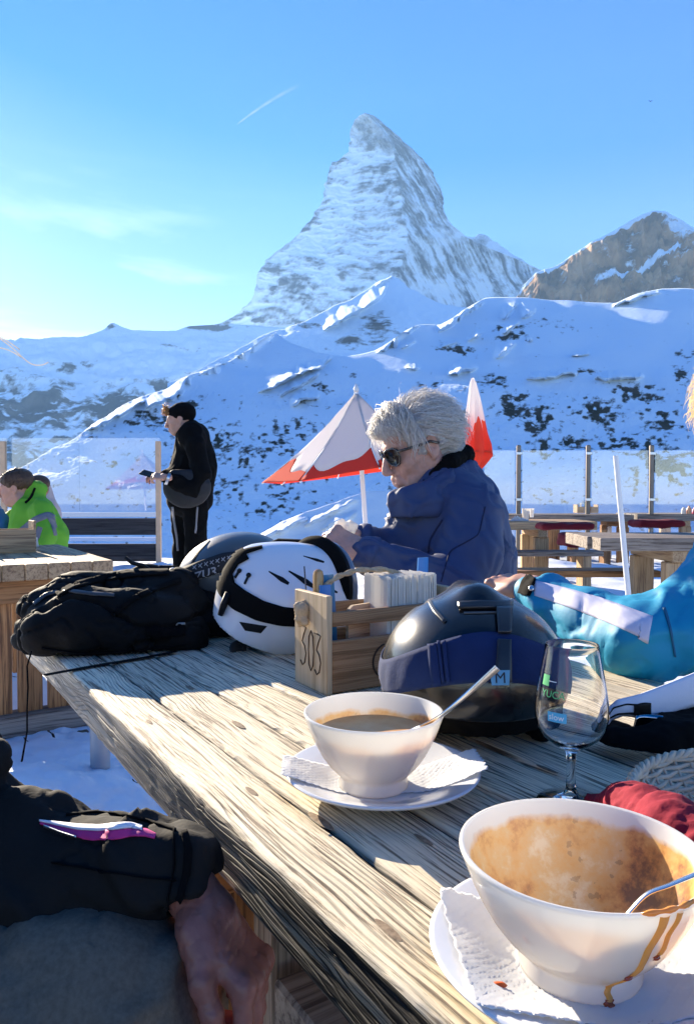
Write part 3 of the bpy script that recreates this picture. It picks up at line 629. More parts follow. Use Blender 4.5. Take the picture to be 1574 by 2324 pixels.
def _snow():
    def sheet(x0, x1, y0, y1, s, slit):
        xs = np.arange(x0, x1 + s, s); ys = np.arange(y0, y1 + s, s); X, Y = np.meshgrid(xs, ys)
        Z = snow_h(X, Y); nr, nc = X.shape; ii = np.arange(nr * nc).reshape(nr, nc)
        Q = np.stack([ii[:-1, :-1], ii[:-1, 1:], ii[1:, 1:], ii[1:, :-1]], -1).reshape(-1, 4)
        if slit:
            cx = (X[:-1, :-1] + s / 2).ravel(); cyy = (Y[:-1, :-1] + s / 2).ravel()
            b = cx * NX_ + cyy * NY_; a = cx * EX + cyy * EY
            q = np.abs(((b + .055) / .11) % 1 - .5) * .11
            m = (q > .055 - .0085) & (fbm(a * 1.9, np.floor(b / .11 + .5) * 7.7, o=3, seed=3) > .10)
            Q = Q[~m]
        return np.stack([X, Y, Z], -1).reshape(-1, 3), Q
    
    av = np.arange(.0, 5.2, .02); bv_ = np.arange(-2.6, 2.9, .0055); Aa, Bb = np.meshgrid(av, bv_); Xn = EX * Aa + NX_ * Bb; Yn = EY * Aa + NY_ * Bb
    ii = np.arange(Aa.size).reshape(Aa.shape); Q = np.stack([ii[:-1, :-1], ii[:-1, 1:], ii[1:, 1:], ii[1:, :-1]], -1).reshape(-1, 4)
    ca, cb = (Aa[:-1, :-1] + .01).ravel(), (Bb[:-1, :-1] + .00275).ravel(); cx, cyy = EX * ca + NX_ * cb, EY * ca + NY_ * cb
    q = np.abs(((cb + .055) / .11) % 1 - .5) * .11
    m = (q > .0470) & (fbm(ca * 2.4, np.floor(cb / .11 + .5) * 7.7, o=3, seed=3) + .25 * sstep(2.9, 3.5, cyy) - .35 > .08)
    keep = ~m & (cx > -2.6) & (cx < .6) & (cyy > .8) & (cyy < 4.2)
    Zn = snow_h(Xn, Yn); A = np.stack([Xn, Yn, Zn], -1).reshape(-1, 3); QA = Q[keep]
    B1, QB1 = sheet(-9, 9.5, 4.2, 11.6, .07, False)
    B2, QB2 = sheet(.6, 9.5, -1.6, 4.2, .06, False); B3, QB3 = sheet(-7, -2.6, -1.6, 4.2, .06, False); B4, QB4 = sheet(-2.6, .6, -1.6, .8, .03, False)
    V = []; Q = []; o = 0
    for v, q in ((A, QA), (B1, QB1), (B2, QB2), (B3, QB3), (B4, QB4)): V.append(v); Q.append(q + o); o += len(v)
    ob = npmesh('snow_cover', np.concatenate(V), np.concatenate(Q), M_SNOW); ob['kind'] = 'structure'
_snow()
def _deck():
    root = MB(); root.box((0, 4.5, -.09), (22, 15, .05)); d = root.build('deck', mat('deck_joists', (.03, .025, .02), .9), kind='structure')
    proto = None; R = Matrix.Rotation(math.atan2(EY, EX), 3, 'Z')
    for i in range(-16, 22):
        b = i * .11
        if proto is None:
            m = MB(); m.box((0, 0, 0), (7, .10, .03), bev=.003); proto = m.build('deck_board', M_DECK, d, local=True); o = proto
        else: o = proto.copy(); COL.objects.link(o)
        c = TB(2.2, b + .055, -.02); o.location = c; o.rotation_euler = (0, 0, math.atan2(EY, EX))
_deck()
# ================================================================ tables, benches, fences
ANG = math.atan2(EY, EX)
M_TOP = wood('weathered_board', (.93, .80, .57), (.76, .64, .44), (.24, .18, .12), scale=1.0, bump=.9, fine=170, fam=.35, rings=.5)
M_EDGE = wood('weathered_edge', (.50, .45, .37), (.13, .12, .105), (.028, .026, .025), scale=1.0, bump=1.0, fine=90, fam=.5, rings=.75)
M_PINE = wood('orange_pine', (.50, .25, .10), (.38, .18, .07), (.17, .08, .035), scale=.8, bump=.4, fine=70, rings=.3)
M_GREY = wood('grey_brown_wood', (.36, .30, .24), (.25, .20, .16), (.12, .09, .07), scale=.8, bump=.4)
M_TAN = wood('pale_brown_wood', (.56, .38, .21), (.46, .30, .16), (.30, .19, .11), scale=.8, bump=.4, fine=70, rings=.3)
M_DARKW = wood('dark_fence_wood', (.055, .05, .05), (.04, .036, .036), (.02, .018, .018), scale=.6, bump=.3)
M_STEEL = mat('brushed_steel', (.55, .56, .58), .32, metal=1.0, bump=.05, bs=200)
M_SPOST = mat('weathered_steel_post', (.20, .17, .14), .45, metal=.4, var=.15, vs=6)
M_GALV = mat('galvanised_steel', (.38, .40, .42), .5, metal=.8, var=.1, vs=20)
def worn_plank(L, w, h, seed, side=0.0015, n=None, top=0.0004, m=M_TOP):
    """plank along local X, centred, with an uneven worn outline; side faces carry real grain ridges"""
    n = n or int(L / .006); ps = []
    nt, ns, r = 10, 12, .004
    for i in range(nt): ps.append((-w / 2 + r + (w - 2 * r) * i / (nt - 1), h / 2, 0, 1))
    for i in range(ns): ps.append((w / 2, h / 2 - r - (h - 2 * r) * i / (ns - 1), 1, 0))
    for i in range(3): ps.append((w / 2 - r - (w - 2 * r) * i / 2, -h / 2, 0, -1))
    for i in range(ns): ps.append((-w / 2, -h / 2 + r + (h - 2 * r) * i / (ns - 1), -1, 0))
    k = len(ps); y = np.array([p[0] for p in ps]); z = np.array([p[1] for p in ps]); ny = np.array([p[2] for p in ps]); nz = np.array([p[3] for p in ps])
    x = np.linspace(-L / 2, L / 2, n)[:, None]; Y = y[None, :] + 0 * x; Z = z[None, :] + 0 * x; Xx = x + 0 * Y
    g = fbm(Xx * 5 + seed, Z * 230 + fbm(Xx * 6, Z * 20, o=2, seed=seed) * 2.5, o=3, seed=seed) * side
    big = fbm(Xx * 2.2 + seed * 3, Z * 14, o=3, seed=seed + 5) * side * .5
    Y = Y + ny[None, :] * (g + big) + np.sign(y)[None, :] * fbm(Xx * 3, Xx * 0 + seed + np.sign(Y), o=3, seed=seed + 9) * .0006 * (np.abs(y)[None, :] > w * .42)
    corner = (np.abs(y) > w / 2 - r * 1.2) & (np.abs(z) > h / 2 - r * 1.2)
    Z = Z + nz[None, :] * fbm(Xx * 3 + seed, Y * 110 + fbm(Xx * 5, Y * 16, o=2, seed=seed + 2) * 1.5, o=3, seed=seed + 1) * top - (corner & (z > 0))[None, :] * (fbm(Xx * 22, Xx * 0 + seed, o=3, seed=seed + 4) + .4) * side * .5
    V = np.stack([Xx, Y, Z], -1).reshape(-1, 3); ii = np.arange(n * k).reshape(n, k); jj = np.roll(ii, -1, 1)
    Q = np.stack([ii[:-1], jj[:-1], jj[1:], ii[1:]], -1).reshape(-1, 4)
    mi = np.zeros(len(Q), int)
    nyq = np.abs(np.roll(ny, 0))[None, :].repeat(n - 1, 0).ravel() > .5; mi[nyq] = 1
    c0 = len(V); V = np.concatenate([V, [[-L / 2, 0, 0], [L / 2, 0, 0]]])
    cap = [(c0, ii[0][(j + 1) % k], ii[0][j], ii[0][j]) for j in range(0)]
    return V, Q, mi, ii
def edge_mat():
    """side face of the front board: colour runs darker towards the near end, paler towards the far end"""
    m = M_EDGE.copy(); m.name = 'graded_edge'; n = m.node_tree; b = n.nodes['Principled BSDF']; src = b.inputs['Base Color'].links[0].from_socket
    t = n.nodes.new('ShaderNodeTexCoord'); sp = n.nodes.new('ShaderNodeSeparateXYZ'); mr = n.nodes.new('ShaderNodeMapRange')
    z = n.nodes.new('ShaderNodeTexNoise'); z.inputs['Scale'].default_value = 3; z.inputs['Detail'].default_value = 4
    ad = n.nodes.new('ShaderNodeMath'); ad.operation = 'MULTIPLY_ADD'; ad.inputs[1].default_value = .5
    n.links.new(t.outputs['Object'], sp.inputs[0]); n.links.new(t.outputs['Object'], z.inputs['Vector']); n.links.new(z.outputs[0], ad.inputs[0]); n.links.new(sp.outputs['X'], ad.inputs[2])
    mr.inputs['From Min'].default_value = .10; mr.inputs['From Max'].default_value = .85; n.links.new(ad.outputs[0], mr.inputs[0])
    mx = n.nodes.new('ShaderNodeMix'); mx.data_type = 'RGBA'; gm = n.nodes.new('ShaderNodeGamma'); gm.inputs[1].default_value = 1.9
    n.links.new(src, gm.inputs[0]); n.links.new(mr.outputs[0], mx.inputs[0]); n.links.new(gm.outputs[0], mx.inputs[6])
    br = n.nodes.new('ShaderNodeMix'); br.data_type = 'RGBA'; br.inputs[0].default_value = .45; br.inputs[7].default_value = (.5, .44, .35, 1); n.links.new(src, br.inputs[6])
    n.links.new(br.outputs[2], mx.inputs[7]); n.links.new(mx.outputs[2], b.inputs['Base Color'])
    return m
M_GRADED_EDGE = edge_mat()
def main_table():
    t = thing('picnic_table', 'long weathered grey-brown wooden table in the foreground carrying the bowls and helmets', 'table', TB(.7, .7, 0))
    bs = [.26, .335, .421, .511, .602, .695, .787, .880, .972, 1.05]; a0, a1 = -.45, 1.80
    for i, (b0, b1) in enumerate(zip(bs, bs[1:])):
        h = .062 if i == 0 else .045; w_ = b1 - b0 - .0028
        ca = TB((a0 + a1) / 2 + random.uniform(-.006, .006), (b0 + b1) / 2, .76 - h / 2 - (0 if i == 0 else random.uniform(0, .0012)))
        V, Q, mi, ii = worn_plank(a1 - a0, w_, h, 5 + i * 3, side=.0030 if i == 0 else .0008, n=430 if i else 700)
        k = ii.shape[1]
        Q2 = [(ii[0][j], ii[0][j + 1], ii[0][k - 2 - j], ii[0][k - 1 - j]) for j in range(k // 2 - 1)]; Q3 = [(ii[-1][k - 1 - j], ii[-1][k - 2 - j], ii[-1][j + 1], ii[-1][j]) for j in range(k // 2 - 1)]
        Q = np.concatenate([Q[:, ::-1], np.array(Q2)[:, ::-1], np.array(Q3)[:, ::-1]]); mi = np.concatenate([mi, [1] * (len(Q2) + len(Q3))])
        o = npmesh('board', V, Q, [M_TOP, M_GRADED_EDGE if i == 0 else M_EDGE], mi, parent=t, local=True)
        o.location = ca - t.location; o.rotation_euler = (0, 0, ANG)
    R = Matrix.Rotation(ANG, 3, 'Z')
    def part(nm, a, b, z, size, m=M_PINE, bev=.004):
        return piece(nm, t, TB(a, b, z) - t.location, size, m, bev, ANG)
    for a, bb in ((.80, (.345, .50, .84, .96)), (1.45, (.76, .90)), (-.35, (.345, .47, .84, .96))):
        for b in bb: part('leg', a, b, .385, (.045, .115, .64))
        b0_, b1_ = bb[0] - .06, bb[-1] + .06
        part('cross_beam', a - .045, (b0_ + b1_) / 2, .67, (.045, b1_ - b0_, .085)); part('cross_beam', a + .045, (b0_ + b1_) / 2, .67, (.045, b1_ - b0_, .085)); part('foot', a, (b0_ + b1_) / 2, .035, (.10, b1_ - b0_ + .06, .07), M_GREY)
    part('leg', .695, .355, .35, (.05, .05, .68), M_GREY); part('cross_beam', .60, .50, .555, (.10, .36, .05), M_GREY); part('stretcher', .55, .72, .30, (1.9, .045, .14), M_GREY)
    return t
MT = main_table()
M_KNOT = mat('knot_wood', (.10, .06, .035), .8, col2=(.34, .25, .16), vs=220, bump=.4, bs=300)
for (u, v, r) in ((541, 1644, .0075), (339, 1638, .0045), (571, 1796, .0055), (727, 1863, .0085), (430, 1560, .006), (1240, 1745, .006), (880, 2110, .006), (700, 1730, .004), (960, 1905, .005)):
    c = T(u, v, .7602); mb = MB(); mb.lathe([(r, .0), (r * .8, .0004), (r * .45, .0002), (r * .2, .0005), (0, .0005)], 22, c, R=Matrix.Rotation(ANG, 3, 'Z') @ Matrix.Diagonal((2.6, .6, 1)), caps=False); mb.build('knot', M_KNOT, MT, smooth=True)
# bench on the near-left side, under the seated person, and the matching one on the far side
def bench(name, label, a0, a1, b0, b1, z, m, legm=M_PINE, nb=2, group=None, th=.04, legs=True):
    t = thing(name, label, 'bench', TB((a0 + a1) / 2, (b0 + b1) / 2, 0), group)
    wb = (b1 - b0) / nb
    for i in range(nb):
        mb = MB(); mb.box((0, 0, 0), (a1 - a0, wb - .006, th), bev=.005); o = mb.build('board', m, t, local=True); o.location = TB((a0 + a1) / 2, b0 + wb * (i + .5), z - th / 2) - t.location; o.rotation_euler = (0, 0, ANG)
    if legs:
        for a in (a0 + .25, a1 - .25):
            piece('leg', t, TB(a, (b0 + b1) / 2, (z - th) / 2) - t.location, (.06, (b1 - b0) * .7, z - th), legm, .004, ANG)
    return t
bench('bench', 'wooden bench on the near side of the long table, under the grey trousers', -.6, .98, -.28, .06, .45, M_GREY)
bench('bench', 'wooden bench behind the long table where the woman in the blue jacket sits', .2, 2.3, 1.22, 1.56, .45, M_GREY)
# neighbouring table on the left
def left_table():
    t = thing('picnic_table', 'wooden table at the far left with sunlit top and orange legs', 'table', TB(3.9, .5, 0))
    a0, a1 = 3.37, 4.60; bs = np.linspace(-.05, .87, 11)
    def part(nm, a, b, z, size, m):
        return piece(nm, t, TB(a, b, z) - t.location, size, m, .004, ANG)
    for b0, b1 in zip(bs, bs[1:]): part('board', (a0 + a1) / 2 + random.uniform(-.003, .003), (b0 + b1) / 2, .76 - .035, (a1 - a0, b1 - b0 - .003, .07), M_TAN)
    part('cross_beam', a0 + .12, .41, .635, (.07, .80, .10), M_PINE)
    for b in np.arange(-.02, .80, .125): part('leg', a0 + .16, b + .06, .33, (.045, .10, .53), M_PINE)
    part('foot', a0 + .14, .41, .05, (.12, .96, .09), M_GREY); part('cross_beam', a1 - .12, .41, .635, (.07, .80, .10), M_PINE)
    for b in (.15, .65): part('leg', a1 - .15, b, .33, (.045, .12, .53), M_PINE)
left_table()
def caddy_simple(name, label, c, sx, sy, sz, m, rot=0, group=None, fill=True):
    t = thing(name, label, 'caddy', c, group); R = Matrix.Rotation(rot, 3, 'Z')
    for s in (-1, 1):
        MB().box((s * sx / 2, 0, sz / 2), (.012, sy, sz), bev=.002).build('end_panel', m, t, local=True)
        MB().box((0, s * sy / 2, sz * .38), (sx, .01, sz * .7), bev=.002).build('side_panel', m, t, local=True)
    MB().box((0, 0, .006), (sx, sy, .012)).build('floor_panel', m, t, local=True)
    if fill:
        for i in range(3):
            MB().tube([(-sx * .25 + i * sx * .22, 0, .012), (-sx * .25 + i * sx * .22, 0, sz * 1.2)], [.016, .010], 10).build('bottle', [M_NAPK, mat('bottle_green', (.05, .16, .06), .3), mat('bottle_orange', (.7, .25, .05), .3)][i % 3], t, local=True, smooth=True, angle=40)
    t.rotation_euler = (0, 0, rot); return t
M_NAPK = mat('white_paper', (.86, .83, .77), .9, transl=.45)
c = T(22, 1253, .76); caddy_simple('napkin_caddy', 'plain wooden box caddy on the left table at the left edge of the photo', c, .22, .16, .16, M_TAN, ANG + PI / 2, fill=False)
tg = MB(); tg.tube([T(78, 1240) + Vector((0, 0, .0)), T(78, 1240) + Vector((0, 0, .05))], [.025, .018], 10)
tag(tg.build('tea_light_cup', M_NAPK, smooth=True, angle=40), 'small white cup on the left table beside the plain wooden caddy', 'cup')
# glass wind screens -------------------------------------------------
def glass_mat(name, tint=(.95, .97, 1), dirt=.032, gl=.05):
    m = bpy.data.materials.new(name); m.use_nodes = True; n = m.node_tree; n.nodes.clear(); M_ = n.nodes.new; L = n.links.new
    o = M_('ShaderNodeOutputMaterial'); tr = M_('ShaderNodeBsdfTransparent'); tr.inputs[0].default_value = (*tint, 1)
    g = M_('ShaderNodeBsdfGlossy'); g.inputs['Roughness'].default_value = .02; d = M_('ShaderNodeBsdfDiffuse'); d.inputs[0].default_value = (.75, .82, .85, 1)
    t2 = M_('ShaderNodeBsdfTranslucent'); t2.inputs[0].default_value = (.8, .85, .9, 1)
    z = M_('ShaderNodeTexNoise'); z.inputs['Scale'].default_value = 2.2; z.inputs['Detail'].default_value = 5; tcn = M_('ShaderNodeTexCoord'); L(tcn.outputs['Object'], z.inputs[0])
    mr = M_('ShaderNodeMapRange'); mr.inputs['From Min'].default_value = .3; mr.inputs['From Max'].default_value = .75; mr.inputs['To Min'].default_value = dirt * .3; mr.inputs['To Max'].default_value = dirt * 1.6; L(z.outputs[0], mr.inputs[0])
    dd = M_('ShaderNodeMixShader'); dd.inputs[0].default_value = .6; L(d.outputs[0], dd.inputs[1]); L(t2.outputs[0], dd.inputs[2])
    a = M_('ShaderNodeMixShader'); L(mr.outputs[0], a.inputs[0]); L(tr.outputs[0], a.inputs[1]); L(dd.outputs[0], a.inputs[2])
    fr = M_('ShaderNodeFresnel'); fr.inputs[0].default_value = 1.35; ad = M_('ShaderNodeMath'); ad.operation = 'ADD'; ad.inputs[1].default_value = gl; L(fr.outputs[0], ad.inputs[0])
    b = M_('ShaderNodeMixShader'); L(ad.outputs[0], b.inputs[0]); L(a.outputs[0], b.inputs[1]); L(g.outputs[0], b.inputs[2]); L(b.outputs[0], o.inputs[0]); return m
M_PANE = glass_mat('wind_screen_glass'); M_LITW = mat('pale_post_wood', (.62, .42, .26), .7, var=.15, vs=8); M_WHITEP = mat('white_paint', (.75, .74, .72), .5)
def left_fence():
    t = thing('wind_screen', 'glass wind screen on dark planks, left, behind the person in green', 'wind screen', P(180, 1285, 10.6))
    d = 10.6
    for (u, w_) in ((11, 12), (361, 11)):
        a, b = P(u, 1290, d), P(u, 1003, d); x = a.x
        MB().box((x, d, (a.z + b.z) / 2 - .02), (SC(w_, d), .07, b.z - a.z + .06), bev=.006).build('post', M_LITW, t)
    x0, x1 = P(17, 1100, d).x, P(355, 1100, d).x; z1, z0 = P(0, 994, d).z, P(0, 1160, d).z
    for k, (p, q) in enumerate(((17, 170), (172, 355))):
        MB().box(((P(p, 1, d).x + P(q, 1, d).x) / 2, d, (z0 + z1) / 2), (SC(q - p, d), .012, z1 - z0)).build('glass_pane', M_PANE, t)
    zz = P(0, 1168, d).z; MB().box(((x0 + x1) / 2, d, zz), (x1 - x0, .09, SC(10, d)), bev=.006).build('rail', M_WHITEP, t)
    zz = P(0, 1224, d).z; MB().box(((x0 + x1) / 2, d + .02, zz), (x1 - x0, .05, SC(9, d)), bev=.004).build('rail', mat('snowy_ledge', (.7, .75, .85), .8), t)
    for (va, vb) in ((1176, 1214), (1234, 1274)):
        MB().box(((x0 + x1) / 2, d, (P(0, va, d).z + P(0, vb, d).z) / 2), (x1 - x0, .05, SC(vb - va, d)), bev=.008).build('plank', M_DARKW, t)
    x2 = P(-230, 1, d).x
    MB().box(((x2 + P(5, 1, d).x) / 2, d, (z0 + z1) / 2), (P(5, 1, d).x - x2, .012, z1 - z0)).build('glass_pane', M_PANE, t)
    for (va, vb) in ((1176, 1214), (1234, 1274)): MB().box(((x2 + P(5, 1, d).x) / 2, d, (P(0, va, d).z + P(0, vb, d).z) / 2), (P(5, 1, d).x - x2, .05, SC(vb - va, d)), bev=.008).build('plank', M_DARKW, t)
left_fence()
def right_fence():
    d = 10.8; t = thing('wind_screen', 'glass wind screen with steel posts behind the empty tables on the right', 'wind screen', P(1340, 1290, d))
    us = [1095, 1182, 1342, 1488, 1640, 1790]; zb = 0.0
    for u in us[1:]:
        z1 = P(u, 1010, d).z; mb = MB(); mb.box((P(u, 1, d).x, d, z1 / 2), (.060, .06, z1), bev=.012); p = mb.build('post', M_SPOST, t)
        MB().box((P(u, 1, d).x, d - .045, z1 * .55), (.085, .03, .045), bev=.006).build('clamp', M_STEEL, p); MB().box((P(u, 1, d).x, d - .045, z1 * .93), (.085, .03, .045), bev=.006).build('clamp', M_STEEL, p)
    for a, b in zip(us, us[1:]):
        xa, xb = P(a + 8, 1, d).x, P(b - 8, 1, d).x; z1 = P(0, 1022, d).z
        MB().box(((xa + xb) / 2, d, (z1 + .12) / 2), (xb - xa, .012, z1 - .12)).build('glass_pane', M_PANE, t)
right_fence()
# ---- empty tables on the right --------------------------------------
RR = 0.0
def r_table(label, u0, u1, v, yb, m, legm, legs, z=.76, th=.06, nb=4, rot=0.0, apron=True, feet=True, group='empty picnic tables on the right of the terrace'):
    """front edge runs from column u0 to u1 at row v (height z); yb: depth of the top"""
    A, B = T(u0, v, z), T((u0 + u1) / 2, v, z); d = A.y; w_ = SC(u1 - u0, d); c = Vector((A.x + w_ / 2, d, 0))
    t = thing('picnic_table', label, 'table', c, group)
    for i in range(nb):
        yy = yb / nb * (i + .5); MB().box((random.uniform(-.02, .02), yy, z - th / 2), (w_, yb / nb - .006, th), bev=.005).build('board', m, t, local=True)
    for lx in legs:
        x = P(lx, v, d).x - c.x
        for yy in (.10, yb - .12): piece('leg', t, (x, yy, (z - th - .08) / 2), (.15, .10, z - th - .08), legm, .008)
        if apron: piece('cross_beam', t, (x, yb / 2, z - th - .04), (.10, yb * .95, .08), legm, .005)
        if feet: piece('foot', t, (x, yb / 2, .04), (.12, yb * 1.5, .08), legm, .005)
    t.rotation_euler = (0, 0, rot); return t, d
def r_bench(label, u0, u1, v, z, m, depth=.28, legm=M_PINE, th=.05, legs=(.15, .85), group='benches between the empty tables'):
    A = T(u0, v, z); d = A.y; w_ = SC(u1 - u0, d); t = thing('bench', label, 'bench', (A.x + w_ / 2, d, 0), group)
    for i in range(2): MB().box((0, depth / 2 * (i + .5), z - th / 2), (w_, depth / 2 - .006, th), bev=.005).build('board', m, t, local=True)
    for f in legs: piece('leg', t, ((f - .5) * w_, depth / 2, (z - th) / 2), (.09, depth * .8, z - th), legm, .005)
    return t
M_RG = M_GREY
r_table('greyish wooden table at the right edge, nearest of the empty tables', 1358, 1800, 1222, .78, M_GREY, M_TAN, (1545, 1760), th=.085)
r_table('pale wooden table just right of the woman in the blue jacket, with cups on it', 1120, 1356, 1184, .80, M_TAN, M_TAN, (1148, 1232), th=.09)
r_table('long wooden table along the glass screen, behind the table with the cups', 1120, 1440, 1169, .9, M_GREY, M_PINE, (1260, 1418), th=.09)
r_table('wooden table beside the glass screen at the right edge of the photo', 1445, 1800, 1167, .9, M_GREY, M_TAN, (1560, 1700), th=.10)
r_bench('grey plank bench in front of the table with the cups', 1130, 1370, 1252, .46, M_GREY, legm=M_TAN)
r_bench('brown bench nearest the turquoise sleeve', 1120, 1500, 1296, .46, M_PINE, legm=M_PINE, legs=(.1, .4))
r_bench('short bench between the red blankets and the thin white pole', 1290, 1395, 1232, .40, M_GREY, legm=M_PINE)
M_RED = mat('red_blanket', (.15, .006, .013), .95, bump=.5, bs=60, var=.2)
def blanket(label, u0, u1, v0, v1, d, th):
    a, b = P(u0, v1, d), P(u1, v0, d); c = (a + b) / 2; o = Body((a.x - .05, d - .1, a.z - .06), (b.x + .05, d + .45, b.z + .06), .018)
    o.bx((c.x, d + .17, c.z), ((b.x - a.x) / 2, .16, max(.03, (b.z - a.z) / 2)), rd=.025); ob = o.build('folded_blanket', M_RED, disp=lambda V, N_: fbm(V[:, 0] * 9, V[:, 1] * 9, V[:, 2] * 30, o=3, seed=4) * .016)
    return tag(ob, label, 'blanket', 'red blankets on the benches')
dA = T(1250, 1184).y
blanket('dark red blanket folded on the bench behind the table with the cups, upper of two', 1232, 1352, 1190, 1202, 7.0, .04)
blanket('dark red blanket hanging over the short bench, lower of two', 1285, 1388, 1212, 1243, 6.35, .06)
blanket('thin red blanket lying on the far table at the right', 1455, 1560, 1187, 1192, 5.9, .03)
# small things on the far tables
c = T(1328, 1164, .76); caddy_simple('napkin_caddy', 'round-cornered yellow-brown caddy with greenery on the far table', c, SC(46, c.y), .2, SC(19, c.y), M_TAN)
for k, (u, v, h, r_) in enumerate(((1192, 1181, 27, 9), (1206, 1174, 20, 5))):
    c = T(u, v); mb = MB(); R_ = SC(r_, c.y); H = SC(h, c.y); mb.lathe([(R_ * .75, 0), (R_, H), (R_ * .88, H), (R_ * .62, H * .1)], 16, c)
    tag(mb.build('cup', M_NAPK, smooth=True, angle=40), ['white cup standing on the table with the cups, the larger one', 'small white cup behind the larger one on the table with the cups'][k], 'cup')
def crumple(name, label, u, v, w_, h_, m, cat='napkin', n=14, grp=None):
    c = T(u, v); W = SC(w_, c.y); H = SC(h_, c.y); mb = MB()
    mb.grid(lambda a, b: (c.x + (a - .5) * W, c.y + (b - .5) * W * .7, .765 + H * (.5 + .5 * math.sin(a * 13 + b * 7)) * (.3 + .7 * random.random()) * math.sin(PI * a) * math.sin(PI * b)), n, n, thick=.002)
    return tag(mb.build(name, m), label, cat, grp)
crumple('crumpled_napkin', 'crumpled white paper napkins at the left end of the table with the cups', 1176, 1182, 40, 14, M_NAPK)
c = T(1566, 1166, .76)
for k, (du_, col, h) in enumerate(((-16, (.75, .75, .72), .10), (-4, (.75, .30, .12), .12), (9, (.55, .02, .12), .10))):
    mb = MB(); p = c + Vector((SC(du_, c.y), 0, 0)); r_ = SC(5.5, c.y); mb.lathe([(r_, 0), (r_, h * .6), (r_ * .4, h * .85), (r_ * .4, h), (0.0, h)], 12, p)
    tag(mb.build('sauce_bottle', mat('sauce%d' % k, col, .35), smooth=True, angle=40), ['pale', 'orange', 'dark pink'][k] + ' bottle standing on the far table at the right edge', 'bottle', 'bottles on the far right table')
# grey post and the leaning white pole
p = T(228, 1772, 0.0); mb = MB(); r_ = SC(22, p.y); mb.lathe([(r_ * 1.15, 0), (r_ * 1.15, .03), (r_, .035), (r_, .70), (0.0, .70)], 28, (p.x, p.y, 0)); 
tag(mb.build('metal_post', mat('grey_post', (.42, .44, .46), .45, metal=.5, var=.08, vs=12), smooth=True, angle=40), 'short grey round metal post standing in the snow beyond the near table edge', 'post')
a, b = P(1396, 1034, 3.6), P(1426, 1365, 3.6); dz = (b - a).normalized(); e_ = a + dz * ((0.02 - a.z) / dz.z)
t = thing('parasol_pole', 'thin white pole without a canopy, leaning behind the turquoise sleeve', 'pole', e_)
mb = MB(); mb.tube([e_, b, a], [.0135, .0135, .0125], 14); mb.build('tube', M_WHITEP, t, smooth=True, angle=50)
mb = MB(); mb.tube([b + Vector((0, 0, -.012)), b + Vector((0, 0, .012))], .0165, 14); mb.build('collar', M_GALV, t, smooth=True, angle=50)
mb = MB(); mb.lathe([(.14, 0), (.14, .05), (.03, .06), (.02, .12), (.0, .12)], 24, (e_.x, e_.y, 0)); mb.build('base', M_GALV, t, smooth=True, angle=40)
# ---- parasols
M_CANW = mat('parasol_white', (.80, .76, .74), .85, transl=.55); M_CANR = mat('parasol_red', (.75, .10, .05), .85, transl=.5)
def open_parasol():
    d = 9.0; ap = P(808, 890, d); base = Vector((P(838, 1200, d).x, d, 0)); t = thing('parasol', 'half-open white parasol with a red mountain border, behind the woman', 'parasol', base)
    z_r = P(0, 1072, d).z; R = 1.10; n = 8; rot = math.radians(12); cs = []
    for k in range(n):
        an = rot + 2 * PI * k / n; cs.append(Vector((ap.x + R * math.cos(an) * 1.04, d + R * math.sin(an), z_r + .10 * math.cos(an) + .02 * math.sin(k * 2.1) - (.05 if math.cos(an) < -.5 else 0))))
    # two-colour panels: red silhouette of peaks round the hem
    for k in range(n):
        A, B = cs[k], cs[(k + 1) % n]; mb = MB(); nu, nv = 17, 15
        hgt = lambda a: .20 + .09 * math.sin(a * 4.4 + k * 1.9) + .035 * math.sin(a * 11 + k * 3) 
        def pt(a, s):
            q = ap.lerp(A.lerp(B, a), s); q = q + Vector((0, 0, -.07 * math.sin(PI * s))) + (ap.lerp((A + B) / 2, s) - q) * (.18 * 4 * a * (1 - a) * .35 * s); return q
        for (nm, mm, f0, f1) in (('canopy_panel', M_CANW, lambda a: 0.012, lambda a: 1 - hgt(a)), ('red_border', M_CANR, lambda a: 1 - hgt(a), lambda a: 1.0)):
            m2 = MB(); m2.grid(lambda a, b: pt(a, f0(a) + (f1(a) - f0(a)) * b), nu, 9, thick=.003)
            if nm == 'canopy_panel': par = m2.build(nm, mm, t, smooth=True)
            else: m2.build(nm, mm, par, smooth=True)
        m2 = MB(); m2.tube([ap + Vector((0, 0, -.03)), ap.lerp(A, .5) + Vector((0, 0, -.09)), A + Vector((0, 0, -.012))], .011, 6); m2.build('rib', M_WHITEP, t, smooth=True)
    mb = MB(); mb.tube([base, Vector((ap.x, d, ap.z - .01))], .028, 12); mb.build('pole', M_WHITEP, t, smooth=True, angle=50)
    mb = MB(); mb.tube([ap, ap + Vector((0, 0, .04)), ap + Vector((0, 0, .10))], [.03, .035, .008], 10); mb.build('finial', M_WHITEP, t, smooth=True)
    mb = MB(); mb.lathe([(.25, 0), (.25, .07), (.05, .09), (.04, .3), (0, .3)], 24, base); mb.build('base', M_GALV, t, smooth=True, angle=40)
open_parasol()
_p = [o for o in bpy.data.objects if o.name == 'parasol'][0]; _q = copy_tree(_p); _q.location = Vector((-6.0, -1.0, 0)); _q.rotation_euler = (0, 0, .5)
_q['label'] = 'open white and red parasol seen only reflected in the left glass screen'; _q['group'] = 'red and white parasols'; _p['group'] = 'red and white parasols'
